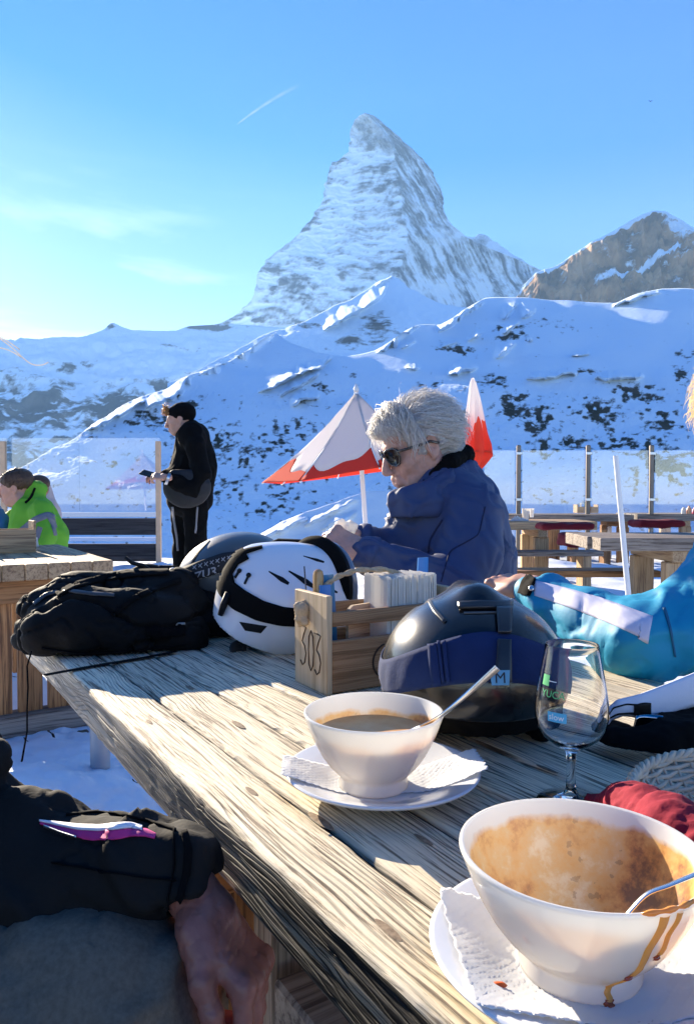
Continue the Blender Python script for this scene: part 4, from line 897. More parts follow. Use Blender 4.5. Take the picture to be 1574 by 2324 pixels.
def closed_parasol():
    d = 8.2; ap = P(1072, 858, d); lo = P(1082, 1068, d); t = thing('parasol', 'closed white and red parasol standing behind the woman\'s head', 'parasol', (lo.x, d, 0))
    H = ap.z - lo.z; prof = [(0, .012), (.05, .035), (.2, .062), (.4, .088), (.58, .115), (.72, .148), (.84, .150), (.93, .085), (1.0, .03)]
    def ring(f, a):
        r = np.interp(f, [p[0] for p in prof], [p[1] for p in prof]) * (1 + .20 * math.cos(a * 6 + f * 2.5) * min(1, f * 2) + .06 * math.sin(a * 3 + f * 9))
        return Vector((ap.x + (lo.x - ap.x) * f + r * math.cos(a), d + r * math.sin(a), ap.z - H * f))
    split = lambda a: .50 + .07 * math.sin(a * 6 + 1) + .04 * math.sin(a * 11)
    mb = MB(); mb.grid(lambda x, y: ring(y * split(x * 2 * PI), x * 2 * PI), 97, 22); par = mb.build('canopy', M_CANW, t, smooth=True)
    mb = MB(); mb.grid(lambda x, y: ring(split(x * 2 * PI) + (1 - split(x * 2 * PI)) * y, x * 2 * PI), 97, 22); mb.build('red_border', M_CANR, par, smooth=True)
    mb = MB(); mb.tube([(lo.x, d, 0), (lo.x, d, lo.z + .15)], .028, 12); mb.build('pole', M_WHITEP, t, smooth=True, angle=50)
    mb = MB(); mb.tube([P(1050, 1010, d), P(1064, 1022, d)], [.05, .05], 10); 
    mb = MB(); mb.tube([ring(.80, 0) + Vector((-.05, 0, 0)) if False else Vector((ap.x + (lo.x - ap.x) * .80 + .155 * math.cos(a), d + .155 * math.sin(a), ap.z - H * .80)) for a in np.linspace(0, 2 * PI, 25)], .010, 6); mb.build('strap', M_CANR, t, smooth=True)
closed_parasol()
# ================================================================ helpers for fitting trim onto a built surface
from mathutils.bvhtree import BVHTree
EYE = Vector((0, 0, CAM_H))
def bvh_of(o):
    me = o.data; mw = Vector((0, 0, 0)); p = o
    while p: mw += p.location; p = p.parent
    return BVHTree.FromPolygons([v.co + mw for v in me.vertices], [tuple(p.vertices) for p in me.polygons])
def cast(bv, u, v):
    d = (P(u, v, 1.0) - EYE).normalized(); h, n, i, _ = bv.ray_cast(EYE, d)
    if h is None: return None, None
    if n.dot(d) > 0: n = -n
    return h, n
def _largest(mb, n): return True
def _main_part(nu, nv, vs):
    ok = set()
    for j in range(nv - 1):
        for i in range(nu - 1):
            q = [vs[a] for a in (j * nu + i, j * nu + i + 1, (j + 1) * nu + i + 1, (j + 1) * nu + i)]
            if all(q) and max((q[0][0] - q[2][0]).length, (q[1][0] - q[3][0]).length) < .12: ok.add((i, j))
    best = set()
    while ok:
        s0 = ok.pop(); st = [s0]; comp = {s0}
        while st:
            i, j = st.pop()
            for nb in ((i + 1, j), (i - 1, j), (i, j + 1), (i, j - 1)):
                if nb in ok: ok.discard(nb); comp.add(nb); st.append(nb)
        if len(comp) > len(best): best = comp
    return best
def patch(bv, fn, nu, nv, off=.001, thick=.0015, mb=None):
    """fn(s,t)->(u,v); the grid is laid on the surface, `off` proud of it"""
    mb = mb or MB(); pts = []; nr = []; last = None
    for j in range(nv):
        for i in range(nu):
            u, v = fn(i / (nu - 1), j / (nv - 1)); h, n = cast(bv, u, v)
            pts.append(h); nr.append(n)
    if bv is None: return mb
    good = [k for k, h in enumerate(pts) if h is not None]
    if not good: return mb
    vs = [None] * len(pts)
    for k in range(len(pts)):
        if pts[k] is not None: vs[k] = (pts[k] + nr[k] * (off + thick), pts[k] + nr[k] * (off - .0004))
    o = len(mb.v); ix = {}; nf0 = len(mb.f)
    good_f = _main_part(nu, nv, vs)
    used_ = set(a for (i, j) in good_f for a in (j * nu + i, j * nu + i + 1, (j + 1) * nu + i + 1, (j + 1) * nu + i))
    for k, q in enumerate(vs):
        if q and k in used_: ix[k] = (len(mb.v), len(mb.v) + 1); mb.v += [tuple(q[0]), tuple(q[1])]
    fc = {}
    for j in range(nv - 1):
        for i in range(nu - 1):
            q = (j * nu + i, j * nu + i + 1, (j + 1) * nu + i + 1, (j + 1) * nu + i)
            if (i, j) in good_f:
                ps = [vs[a][0] for a in q]
                mb.f.append(tuple(ix[a][0] for a in q)); mb.f.append(tuple(ix[a][1] for a in q[::-1])); mb.mi += [mb.cur] * 2
                for a, b in zip(q, q[1:] + q[:1]): fc[(a, b)] = fc.get((a, b), 0) + 1
    keep = _largest(mb, nf0)
    for (a, b) in (fc if keep else {}):
        if (b, a) not in fc: mb.f.append((ix[b][0], ix[a][0], ix[a][1], ix[b][1])); mb.mi.append(mb.cur)
    return mb
def band(bv, path, n=40, m=5, off=.001, thick=.0015, mb=None):
    """path: (u, v, width) control points; smooth strip on the surface"""
    ts = np.linspace(0, len(path) - 1, n); c = np.array([[np.interp(t, range(len(path)), [p[k] for p in path]) for k in range(3)] for t in ts])
    for _ in range(max(1, n // (len(path) * 3))): c[1:-1, :2] = (c[:-2, :2] + 2 * c[1:-1, :2] + c[2:, :2]) / 4
    def fn(s, t):
        x = s * (n - 1); i = min(int(x), n - 2); q = c[i] + (c[i + 1] - c[i]) * (x - i); d = c[i + 1] - c[i]; L = math.hypot(d[0], d[1]) + 1e-9
        return q[0] - d[1] / L * (t - .5) * q[2], q[1] + d[0] / L * (t - .5) * q[2]
    return patch(bv, fn, n, m, off, thick, mb)
def poly_patch(bv, poly, nu=12, nv=8, **k):
    """quad given by 4 corners in photo units"""
    a, b, c, d = poly
    return patch(bv, lambda s, t: ((a[0] * (1 - s) + b[0] * s) * (1 - t) + (d[0] * (1 - s) + c[0] * s) * t, (a[1] * (1 - s) + b[1] * s) * (1 - t) + (d[1] * (1 - s) + c[1] * s) * t), nu, nv, **k)
def stroke(fn, pts, r, mb, n=5):
    mb.tube([fn(*p) for p in pts], r, n); return mb
# ================================================================ crockery
M_PORC = mat('porcelain', (.90, .88, .82), .12, coat=.6, transl=.42)
M_SAUCER = mat('saucer_porcelain', (.78, .79, .80), .14, coat=.6, transl=.08)
def stained(name, amount, dark):
    m, n, b = new_mat(name); M_ = n.nodes.new; L = n.links.new
    t = M_('ShaderNodeTexCoord'); z = M_('ShaderNodeTexNoise'); z.inputs['Scale'].default_value = 27; z.inputs['Detail'].default_value = 8; z.inputs['Roughness'].default_value = .65; L(t.outputs['Object'], z.inputs[0])
    r = M_('ShaderNodeValToRGB'); e = r.color_ramp.elements; e[0].position = .36; e[0].color = (.20, .06, .012, 1); e[1].position = .66; e[1].color = (.88, .74, .52, 1); q = e.new(.43); q.color = (.62, .25, .04, 1); q = e.new(.50); q.color = (.80, .44, .11, 1); q = e.new(.58); q.color = (.78, .52, .22, 1)
    L(z.outputs[0], r.inputs[0])
    v = M_('ShaderNodeTexVoronoi'); v.inputs['Scale'].default_value = 85; wz = M_('ShaderNodeVectorMath'); wz.operation = 'SCALE'; wz.inputs['Scale'].default_value = .03; L(z.outputs['Color'], wz.inputs[0]); wa = M_('ShaderNodeVectorMath'); wa.operation = 'ADD'; L(t.outputs['Object'], wa.inputs[0]); L(wz.outputs[0], wa.inputs[1]); L(wa.outputs[0], v.inputs[0]); z3 = M_('ShaderNodeTexNoise'); z3.inputs['Scale'].default_value = 30; L(t.outputs['Object'], z3.inputs[0])
    s = M_('ShaderNodeMath'); s.operation = 'MULTIPLY'; s.inputs[1].default_value = .35; L(z3.outputs[0], s.inputs[0]); lt = M_('ShaderNodeMath'); lt.operation = 'LESS_THAN'; L(v.outputs['Distance'], lt.inputs[0]); L(s.outputs[0], lt.inputs[1])
    sm = M_('ShaderNodeMath'); sm.operation = 'MULTIPLY'; sm.inputs[1].default_value = dark; L(lt.outputs[0], sm.inputs[0])
    mx = M_('ShaderNodeMix'); mx.data_type = 'RGBA'; mx.inputs[7].default_value = (.22, .06, .010, 1); L(sm.outputs[0], mx.inputs[0]); L(r.outputs[0], mx.inputs[6])
    # clean rim: the stain ends below the lip, further down on one side
    sp = M_('ShaderNodeSeparateXYZ'); L(t.outputs['Object'], sp.inputs[0]); z4 = M_('ShaderNodeTexNoise'); z4.inputs['Scale'].default_value = 26; z4.inputs['Detail'].default_value = 5; L(t.outputs['Object'], z4.inputs[0])
    a = M_('ShaderNodeMath'); a.operation = 'MULTIPLY_ADD'; a.inputs[1].default_value = .022; L(z4.outputs[0], a.inputs[0]); L(sp.outputs['Z'], a.inputs[2])
    mr = M_('ShaderNodeMapRange'); mr.inputs['From Min'].default_value = amount + .013; mr.inputs['From Max'].default_value = amount + .009; L(a.outputs[0], mr.inputs[0])
    f = M_('ShaderNodeMix'); f.data_type = 'RGBA'; f.inputs[6].default_value = (.80, .79, .755, 1); L(mr.outputs[0], f.inputs[0]); L(mx.outputs[2], f.inputs[7]); L(f.outputs[2], b.inputs['Base Color'])
    b.inputs['Roughness'].default_value = .4; b.inputs['Coat Weight'].default_value = .1
    bu = M_('ShaderNodeBump'); bu.inputs['Strength'].default_value = .3; bu.inputs['Distance'].default_value = .001; L(z.outputs[0], bu.inputs['Height']); L(bu.outputs[0], b.inputs['Normal'])
    tm = M_('ShaderNodeMix'); tm.data_type = 'RGBA'; tm.inputs[0].default_value = .35; tm.inputs[7].default_value = (.82, .80, .74, 1); L(f.outputs[2], tm.inputs[6]); tr = M_('ShaderNodeBsdfTranslucent'); L(tm.outputs[2], tr.inputs[0]); ms = M_('ShaderNodeMixShader'); ms.inputs[0].default_value = .40; o = n.nodes['Material Output']; L(b.outputs[0], ms.inputs[1]); L(tr.outputs[0], ms.inputs[2]); L(ms.outputs[0], o.inputs[0])
    return m
BO = [(.0, .0), (.033, .0), (.0345, .001), (.0350, .004), (.0335, .011), (.0340, .0135), (.0385, .018), (.0450, .0255), (.0520, .036), (.0580, .048), (.0630, .060), (.0668, .071), (.0692, .0785), (.0700, .0805), (.0697, .0822), (.0684, .0828), (.0670, .0818)]
BI = [(.0655, .0785), (.0632, .071), (.0595, .060), (.0545, .048), (.0485, .037), (.0410, .0275), (.0300, .0185), (.0160, .0145), (.0, .0138)]
def outer_r(z): return float(np.interp(z, [p[1] for p in BO[3:14]], [p[0] for p in BO[3:14]]))
def bowl(c, label, stain, amount, dark, s=1.0, zs=.92):
    t = thing('bowl', label, 'bowl', c, 'white soup bowls on the table'); mb = MB(); mb.lathe([(r * s, z * s * zs) for r, z in BO], 72, caps=False); mb.build('bowl_wall', M_PORC, t, local=True, smooth=True, angle=60)
    mb = MB(); mb.lathe([(.0670 * s, .0818 * s * zs)] + [(r * s, z * s * zs) for r, z in BI], 72, caps=False); mb.build('bowl_inside', stained(stain, amount, dark), t, local=True, smooth=True)
    return t
def saucer(c, label):
    t = thing('saucer', label, 'saucer', c, 'white saucers'); pr = [(.0, .0), (.030, .0), (.031, .003), (.050, .004), (.075, .010), (.0955, .0175), (.0980, .0195), (.0985, .0208), (.0975, .0218), (.0950, .0215), (.074, .0150), (.056, .0085), (.046, .0062), (.0, .0055)]
    mb = MB(); mb.lathe(pr, 84); mb.build('plate', M_SAUCER, t, local=True, smooth=True, angle=60); return t
def saucer_z(r): return float(np.interp(r, [0, .046, .056, .074, .095, .0985, .125], [.0055, .0062, .0085, .015, .0215, .0218, .0235]))
SA1 = Vector((.036, .745, .7605)); BW1 = Vector((.0265, .737, .7665)); SA2 = Vector((.150, .452, .7605)); BW2 = Vector((.1440, .4515, .7665))
saucer(SA1, 'white saucer under the farther soup bowl, between wooden caddy and front edge'); saucer(SA2, 'white saucer under the nearest soup bowl, cut by the bottom of the photo')
b1 = bowl(BW1, 'farther white soup bowl with a little brown soup, spoon handle pointing to the black helmet', 'soup_stain_light', .060, .25)
b2 = bowl(BW2, 'nearest white soup bowl, empty but smeared brown inside, with drips down its right side', 'soup_stain_heavy', .0650, .45, s=1.06, zs=.86)
M_SOUP = mat('creamy_soup', (.58, .26, .07), .4, coat=.0, col2=(.64, .38, .16), vs=60, bump=.2, bs=90)
mb = MB(); mb.lathe([(.0570, .0545), (.0558, .0538), (.04, .0535), (.0, .0535)], 48, caps=False); mb.build('soup', M_SOUP, b1, local=True, smooth=True)
# drips on the outside of the nearest bowl
M_DRIP = mat('soup_drip', (.86, .40, .08), .25, coat=.3, transl=.3); M_DRIPD = mat('dark_soup_drip', (.32, .05, .008), .2, coat=.4)
def drip(ang, z0, z1, w0, w1, m, drift=0.0, n=16):
    mb = MB(); vs = []; fs = []; s = 1.06
    for i in range(n):
        f = i / (n - 1); z = z0 + (z1 - z0) * f; w_ = w0 + (w1 - w0) * f; a = ang + drift * f + .015 * math.sin(f * 9)
        r = outer_r(z) * s
        for k in range(5):
            q = (k / 4 - .5); aa = a + q * w_ / r; rr = r + (.0011 * (1 - (2 * q)**2) + .00025) * (1.3 if f > .85 else 1)
            vs.append((rr * math.cos(aa), rr * math.sin(aa), z * s * .86))
    for i in range(n - 1):
        for k in range(4): fs.append((i * 5 + k, (i + 1) * 5 + k, (i + 1) * 5 + k + 1, i * 5 + k + 1))
    mb.add(vs, fs); return mb.build('soup_drip', m, b2, local=True, smooth=True)
def _ang(u, v):   # angle on the bowl wall seen at a photo position
    a = P(u, v, .40); return math.atan2(a.y - BW2.y, a.x - BW2.x)
drip(-1.27, .0800, .030, .0065, .0045, M_DRIP, -.03); drip(-1.30, .0315, .0245, .0050, .0055, M_DRIPD, -.02); drip(-1.31, .0250, .0135, .0030, .0030, M_DRIP, -.12); drip(-1.43, .0138, .0045, .0040, .0040, M_DRIP, 0); drip(-1.43, .0055, .0008, .0050, .0068, M_DRIPD, 0)
drip(-1.13, .0800, .048, .0050, .0040, M_DRIP, -.02); drip(-1.15, .0490, .0430, .0042, .0052, M_DRIPD, 0)
# smear on the lip beside the spoon
mb = MB(); mb.tube([(.0738 * math.cos(a), .0738 * math.sin(a), .0755) for a in np.linspace(-1.45, -.35, 26)], [.0006 + .0012 * abs(math.sin(i * .9)) for i in range(26)], 6); mb.build('soup_smear', M_DRIP, b2, local=True, smooth=True)
# embossed paper under the bowls
def doily(name, label, c, rot, L, W, lift, seed, curl=0.0):
    mb = MB(); ca, sa = math.cos(rot), math.sin(rot); nu, nv = 90, 40
    def f(a, b):
        x = (a - .5) * L; y = (b - .5) * W; sc_ = 1 + .03 * abs(math.sin(a * PI * 13)); y *= sc_; x *= 1 + .02 * abs(math.sin(b * PI * 7))
        r = math.hypot(x, y); z = saucer_z(r) + .0014 + lift * max(0, abs(x) / (L / 2) - .62)**2 * 6 * (1 if x > 0 else .5)
        z += .0006 * math.sin(x * 900) * math.sin(y * 900) * 1.0 + .0012 * math.sin(x * 60 + seed) * math.cos(y * 75 + seed) * min(1, r / .05) + curl * max(0, (y / (W / 2)))**3
        return Vector((c.x + x * ca - y * sa, c.y + x * sa + y * ca, c.z + z))
    mb.grid(f, nu, nv, thick=.0004); return tag(mb.build(name, mat('embossed_paper', (.80, .81, .82), .85, transl=.3) if 'embossed_paper' not in bpy.data.materials else bpy.data.materials['embossed_paper'], smooth=True), label, 'paper napkin')
doily('paper_napkin', 'embossed white paper napkin under the farther bowl, sticking out both sides of its saucer', SA1, math.radians(3), .200, .060, .006, 1)
n2 = doily('paper_napkin', 'embossed white paper napkin under the nearest bowl with an orange soup spot', SA2, math.radians(3), .165, .112, .004, 4, .002)
p = T(1131, 2236, .775); mb = MB(); mb.lathe([(.0042, .0), (.003, .0012), (0, .0016)], 14, p, sx=1.2, sy=.6); sp_ = mb.build('soup_spot', mat('orange_spot', (.62, .10, .015), .3), n2, smooth=True)
# spoons
M_SPOON = mat('polished_steel', (.72, .71, .69), .24, metal=1.0)
def spoon(label, pts, ws, bowl_dir, up=(.2, -1, .3)):
    mb = MB(); pts = [Vector(p) for p in pts]; fine = []; fw = []
    for i in range(len(pts) - 1):
        for k in range(8):
            f = k / 8; p0 = pts[max(i - 1, 0)]; p1 = pts[i]; p2 = pts[i + 1]; p3 = pts[min(i + 2, len(pts) - 1)]
            fine.append(.5 * ((2 * p1) + (p2 - p0) * f + (2 * p0 - 5 * p1 + 4 * p2 - p3) * f * f + (3 * p1 - p0 - 3 * p2 + p3) * f**3)); fw.append(ws[i] + (ws[i + 1] - ws[i]) * f)
    fine.append(pts[-1]); fw.append(ws[-1]); mb.tube(fine, [(w_, .0009) for w_ in fw], 10, up=up)
    t = thing('spoon', label, 'spoon', pts[0], 'steel spoons standing in the bowls'); mb.build('handle', M_SPOON, t, smooth=True, angle=50)
    q = pts[-1] + Vector(bowl_dir) * .022; R_ = Vector(bowl_dir).to_track_quat('X', 'Z').to_matrix(); mb = MB()
    mb.add([q + R_ @ Vector((.024 * x * (1 + .12 * x), .0155 * y * math.sqrt(max(0, 1 - x * x)), -.006 * (1 - x * x) * (1 - y * y))) for x in np.linspace(-1, 1, 13) for y in np.linspace(-1, 1, 9)], [(i * 9 + k, i * 9 + k + 1, (i + 1) * 9 + k + 1, (i + 1) * 9 + k) for i in range(12) for k in range(8)])
    mb.build('spoon_bowl', M_SPOON, t, smooth=True)
spoon('steel spoon leaning in the farther bowl, handle rising towards the black helmet', [P(1128, 1516, .700), P(1075, 1562, .708), P(1003, 1622, .712), P(955, 1650, .725)], [.0036, .0028, .0020, .0020], (-.75, .1, -.5))
spoon('steel spoon lying over the right rim of the nearest bowl', [P(1640, 1958, .405), P(1570, 1987, .400), P(1515, 2010, .398), P(1464, 2031, .398), P(1464, 2031, .398) + Vector((-.012, -.001, -.012))], [.0034, .0028, .0024, .0022, .0022], (-.45, .62, -.60), up=(0, .3, 1))
# ================================================================ wine glass
M_GLASS = mat('clear_glass', (1, 1, 1), .0, trans=1.0, ior=1.38)
GP = T(1294, 1822); 
def wine_glass():
    t = thing('wine_glass', 'empty tulip shaped wine glass with printed green and blue marks', 'wine glass', (GP.x, GP.y, .7603))
    o = [(.0, .0), (.0315, .0), (.0322, .0012), (.0310, .0024), (.018, .0046), (.0075, .0085), (.0048, .0140), (.0042, .024), (.0042, .040), (.0050, .049), (.0090, .0530), (.0175, .0575), (.0260, .0645), (.0320, .0740), (.0346, .0850), (.0345, .0960), (.0325, .1120), (.0293, .1300), (.0262, .1470), (.0252, .1535), (.0249, .1548), (.0244, .1546)]
    i = [(.0242, .1530), (.0252, .1465), (.0282, .1300), (.0313, .1120), (.0333, .0960), (.0334, .0850), (.0308, .0745), (.0250, .0660), (.0165, .0598), (.0080, .0570), (.0, .0562)]
    mb = MB(); mb.lathe(o + i, 64); g = mb.build('glass_body', M_GLASS, t, local=True, smooth=True, angle=50)
    gr = mat('green_print', (.10, .50, .18), .5); bl = mat('blue_print', (.08, .45, .70), .5); wh = mat('white_print', (.8, .85, .85), .5)
    def wrap(txt, size, ang0, z, m, name='print'):
        vs, fs = text_mesh(txt, size); mb = MB(); q = []
        for v in vs:
            zz = z + v.y; r = np.interp(zz, [.0740, .0850, .0960, .1120, .1300, .147], [.0320, .0346, .0345, .0325, .0293, .0262]) + .0002; a = ang0 + v.x / r; q.append((r * math.cos(a), r * math.sin(a), zz))
        mb.add(q, fs); mb.build(name, m, t, local=True)
    c0 = math.atan2(-GP.y, -GP.x); 
    wrap('YUCA', .0095, c0 - .95, .108, gr, 'green_lettering'); wrap('slow', .0080, c0 - .62, .0885, wh, 'white_lettering')
    def rect(a0, a1, z0, z1, m, dr=.00012):
        mb = MB(); mb.grid(lambda s, q: (lambda r, a: (r * math.cos(a), r * math.sin(a), z0 + (z1 - z0) * q))(np.interp(z0 + (z1 - z0) * q, [.0740, .0850, .0960, .1120, .1300], [.0320, .0346, .0345, .0325, .0293]) + dr, a0 + (a1 - a0) * s), 8, 4); mb.build('printed_mark', m, t, local=True)
    rect(c0 - 1.0, c0 - .72, .118, .128, gr); rect(c0 - .72, c0 - .45, .1225, .1232, wh); rect(c0 - .66, c0 - .12, .0865, .0955, bl, .0001)
wine_glass()
# ================================================================ wooden caddy with the number
M_PLY = wood('pale_plywood', (.66, .50, .32), (.58, .43, .26), (.44, .31, .18), scale=1.6, bump=.25, fine=40, fam=.25)
M_PLYD = wood('brown_plywood', (.46, .27, .14), (.40, .22, .11), (.28, .15, .07), scale=1.6, bump=.2, fine=40, fam=.3)
M_BURN = mat('burnt_mark', (.05, .03, .02), .9)
M_ROPE = mat('jute_rope', (.55, .42, .27), .95, var=.25, vs=120, bump=.8, bs=300, transl=.15)
def caddy303():
    o = T(741, 1580); A = math.radians(31); lx = Vector((math.cos(A), math.sin(A), 0)); sy = Vector((-math.sin(A), math.cos(A), 0))   # lx: along, sy: away from the viewer
    t = thing('napkin_caddy', 'wooden caddy numbered 303 with rope handle, holding napkins, between the two helmets', 'caddy', o); Lc, Wc, H = .235, .104, .148
    Rz = Matrix.Rotation(A, 3, 'Z'); W = lambda x, y, z: o + lx * x + sy * y + Vector((0, 0, z))
    def part(nm, x, y, z, s, m, bev=.0015, rot=None):
        mb = MB(); mb.box((0, 0, 0), s, bev=bev, R=rot); q = mb.build(nm, m, t, local=True); q.location = W(x, y, z) - o; q.rotation_euler = (0, 0, A); return q
    Ry = Matrix.Rotation(PI / 2, 3, 'Y')
    def panel(x, nm='end_panel'):
        mb = MB(); mb.box((0, 0, 0), (H, Wc, .010), bev=.0012); q = mb.build(nm, M_PLY, t, local=True); q.location = W(x, Wc / 2, H / 2) - o; q.rotation_euler = (Matrix.Rotation(A, 3, 'Z') @ Ry).to_euler(); return q
    e0 = panel(.005); panel(Lc - .005)
    part('side_board', Lc / 2, .005, .041, (Lc - .021, .008, .078), M_PLYD); part('side_board', Lc / 2, Wc - .005, .041, (Lc - .021, .008, .078), M_PLYD)
    part('rail', Lc / 2, .005, .112, (Lc - .021, .007, .022), M_PLYD); part('rail', Lc / 2, Wc - .005, .112, (Lc - .021, .007, .022), M_PLYD); part('floor_panel', Lc / 2, Wc / 2, .005, (Lc - .021, Wc - .018, .008), M_PLY)
    # partition with rounded top
    mb = MB(); pl = [(-.035, -.05), (.035, -.05), (.035, .045), (.032, .055), (.024, .060), (-.024, .060), (-.032, .055), (-.035, .045)]
    mb.prism(pl, -.003, .003); q = mb.build('partition', M_PLY, t, local=True); q.location = W(.100, Wc / 2 + .008, .062) - o; q.rotation_euler = (Matrix.Rotation(A + .25, 3, 'Z') @ Matrix.Rotation(PI / 2, 3, 'X')).to_euler()
    # 303 burnt into the end panel
    mb = MB(); S = lambda p, q: W(-.0006, Wc * (1 - p), q)      # p: 0 left .. 1 right as seen, q: height
    three = [(.0, 1), (.5, 1.0), (.95, .97), (.6, .78), (.35, .60), (.75, .50), (.95, .32), (.75, .08), (.4, .0), (.08, .10)]
    zero = [(.5, 1), (.2, .85), (.1, .5), (.2, .15), (.5, 0), (.8, .15), (.9, .5), (.8, .85), (.5, 1)]
    for g, x0, z0 in ((three, .19, .032), (zero, .44, .028), (three, .64, .026)):
        pts = [S(x0 + a * .20, z0 + b * .062) for a, b in g]; mb.tube(pts, [.0009 + .0003 * (i % 2) for i in range(len(pts))], 6)
    mb.build('burnt_number', M_BURN, t)
    mb = MB(); mb.tube([W(.112 + .030 * math.cos(a), .0006, .040 + .028 * math.sin(a)) for a in np.linspace(1.9, 4.5, 16)], .0016, 6); mb.build('burnt_emblem', M_BURN, t)
    # rope handle with knot
    k = W(-.006, Wc * .62, .120); b = Body(k - Vector((.03, .03, .035)), k + Vector((.03, .03, .035)), .0018)
    b.ell(k, (.011, .012, .012), k=.004); b.cap(k + Vector((-.006, .004, .008)), k + Vector((.004, -.008, -.018)), .0055, .006, k=.003); b.cap(k + Vector((.002, .006, .010)), k + Vector((-.008, -.004, -.014)), .005, .005, k=.003); b.cap(k + Vector((-.010, .0, .006)), k + Vector((-.004, .002, -.022)), .0045, .0055, k=.002)
    b.build('knot', M_ROPE, t, disp=lambda V, N_: np.sin(V[:, 2] * 1500 + V[:, 0] * 900) * .0006)
    pts = [W(.0, Wc * .6, .112), W(.02, Wc * .55, .150), W(.05, Wc * .5, .170), W(.085, Wc * .5, .178), W(.14, Wc * .5, .176), W(.2, Wc * .5, .155), W(.235, Wc * .5, .115)]
    fine = [pts[i].lerp(pts[i + 1], k / 6) for i in range(6) for k in range(6)] + [pts[-1]]
    for ph in (0, PI):
        mb = MB(); mb.tube([p + Vector((0, math.cos(i * .9 + ph) * .0022, math.sin(i * .9 + ph) * .0022)) for i, p in enumerate(fine)], .0030, 7); mb.build('rope_handle', M_ROPE, t, smooth=True)
    return W, o, A, lx, sy
CW, CO, CA, CLX, CSY = caddy303()
def napkins():
    n = 58; t = thing('napkin_stack', 'thick upright stack of white folded paper napkins in the numbered caddy', 'napkins', CW(.165, .045, .012)); c = CW(.165, .046, .0)
    proto = None
    for i in range(n):
        mb = MB(); h = random.uniform(.152, .158); lean = random.uniform(0, .0004)
        mb.grid(lambda a, b: Vector(((a - .5) * .07, .0006 * math.sin(a * 7 + i) + lean * b * 2, b * h + .0008 * math.sin(a * 30 + i * 2))), 8, 4, thick=.0015)
        q = mb.build('napkin', M_NAPK, t, local=True); f = i / (n - 1) - .5
        p = c + CLX * (f * .098) ; q.location = p + Vector((0, 0, .012)) - t.location; q.rotation_euler = (random.uniform(-.01, .01), f * .05, CA + PI / 2 + random.uniform(-.02, .02))
napkins()
M_BLUEP = mat('blue_packet', (.05, .22, .55), .35); M_CLEAR = mat('clear_plastic', (.9, .93, .95), .1, trans=.9)
def packet(label, x, y, h, m, w_=.022, lean=0, th=.004, name='sachet', cat='sachet'):
    mb = MB(); b = CW(x, y, .012); tp = CW(x + lean, y, h); d = (tp - b)
    mb.grid(lambda a, q: b + d * q + CLX * ((a - .5) * w_) + CSY * (.0015 * math.sin(a * 3 + q * 4)), 6, 8, thick=th); return tag(mb.build(name, m, smooth=False), label, cat)
packet('blue sachet standing in the numbered caddy just behind its end panel', .028, .05, .158, M_BLUEP, .020, -.002)
packet('dark blue sachet with a slanted top beside the rope in the numbered caddy', .045, .065, .172, mat('dark_blue_packet', (.03, .20, .38), .35), .026, -.008)
packet('blue sachet at the right end of the numbered caddy behind the napkins', .222, .07, .190, M_BLUEP, .022, .008)
mb = MB(); mb.lathe([(.0085, .0), (.0085, .160), (.0070, .167), (.003, .170), (.0, .170)], 20, CW(.012 + .008, .062, .012) - Vector((0, 0, 0))); tag(mb.build('wooden_stirrer', mat('amber_glass', (.75, .42, .15), .15, trans=.5, sub=0), smooth=True, angle=40), 'round-topped amber and blue tube standing in the numbered caddy', 'tube')
mb = MB(); mb.tube([CW(.02, .082, .014), CW(.008, .086, .185)], .0013, 6); tag(mb.build('toothpick', M_CLEAR, smooth=True), 'thin clear pick sticking up behind the numbered end panel', 'pick')
# ================================================================ basket and red napkin
M_WICK = mat('tan_wicker', (.60, .48, .34), .7, var=.25, vs=60, bump=.4, bs=200)
def basket():
    c = Vector((.362, .580, .7605)); t = thing('bread_basket', 'woven grey-tan bread basket at the right edge behind the red napkin', 'basket', c); R0, R1, H = .085, .128, .050; N_ = 44
    rad = lambda z: R0 + (R1 - R0) * (z / H) ** .7
    ribs = MB()
    for k in range(N_):
        a = 2 * PI * k / N_; ribs.tube([(rad(z) * math.cos(a), rad(z) * math.sin(a), z) for z in np.linspace(.002, H, 7)], .0014, 5)
    rb = ribs.build('basket_ribs', M_WICK, t, local=True, smooth=True); rb['kind'] = 'stuff'
    for i, z in enumerate(np.arange(.004, H - .003, .0042)):
        mb = MB(); ph = PI * (i % 2); pts = [((rad(z) + .0019 * math.cos(a * N_ / 2 + ph)) * math.cos(a), (rad(z) + .0019 * math.cos(a * N_ / 2 + ph)) * math.sin(a), z + .0003 * math.sin(a * 5 + i)) for a in np.linspace(0, 2 * PI, 177)]
        mb.tube(pts, (.0021), 5, caps=False); mb.build('weave_row', M_WICK, t, local=True, smooth=True)
    for ph in (0, 2.1, 4.2):
        mb = MB(); mb.tube([((R1 + .0025 * math.cos(a * 26 + ph)) * math.cos(a), (R1 + .0025 * math.cos(a * 26 + ph)) * math.sin(a), H + .0025 * math.sin(a * 26 + ph)) for a in np.linspace(0, 2 * PI, 241)], .0028, 5, caps=False); mb.build('rim_braid', M_WICK, t, local=True, smooth=True)
    mb = MB(); mb.lathe([(.0, .001), (R0, .001), (R0, .004), (.0, .004)], 40); mb.build('base', M_WICK, t, local=True)
basket()
M_REDN = mat('red_paper_napkin', (.30, .008, .028), .9, bump=.7, bs=260, transl=.15, var=.12, vs=20)
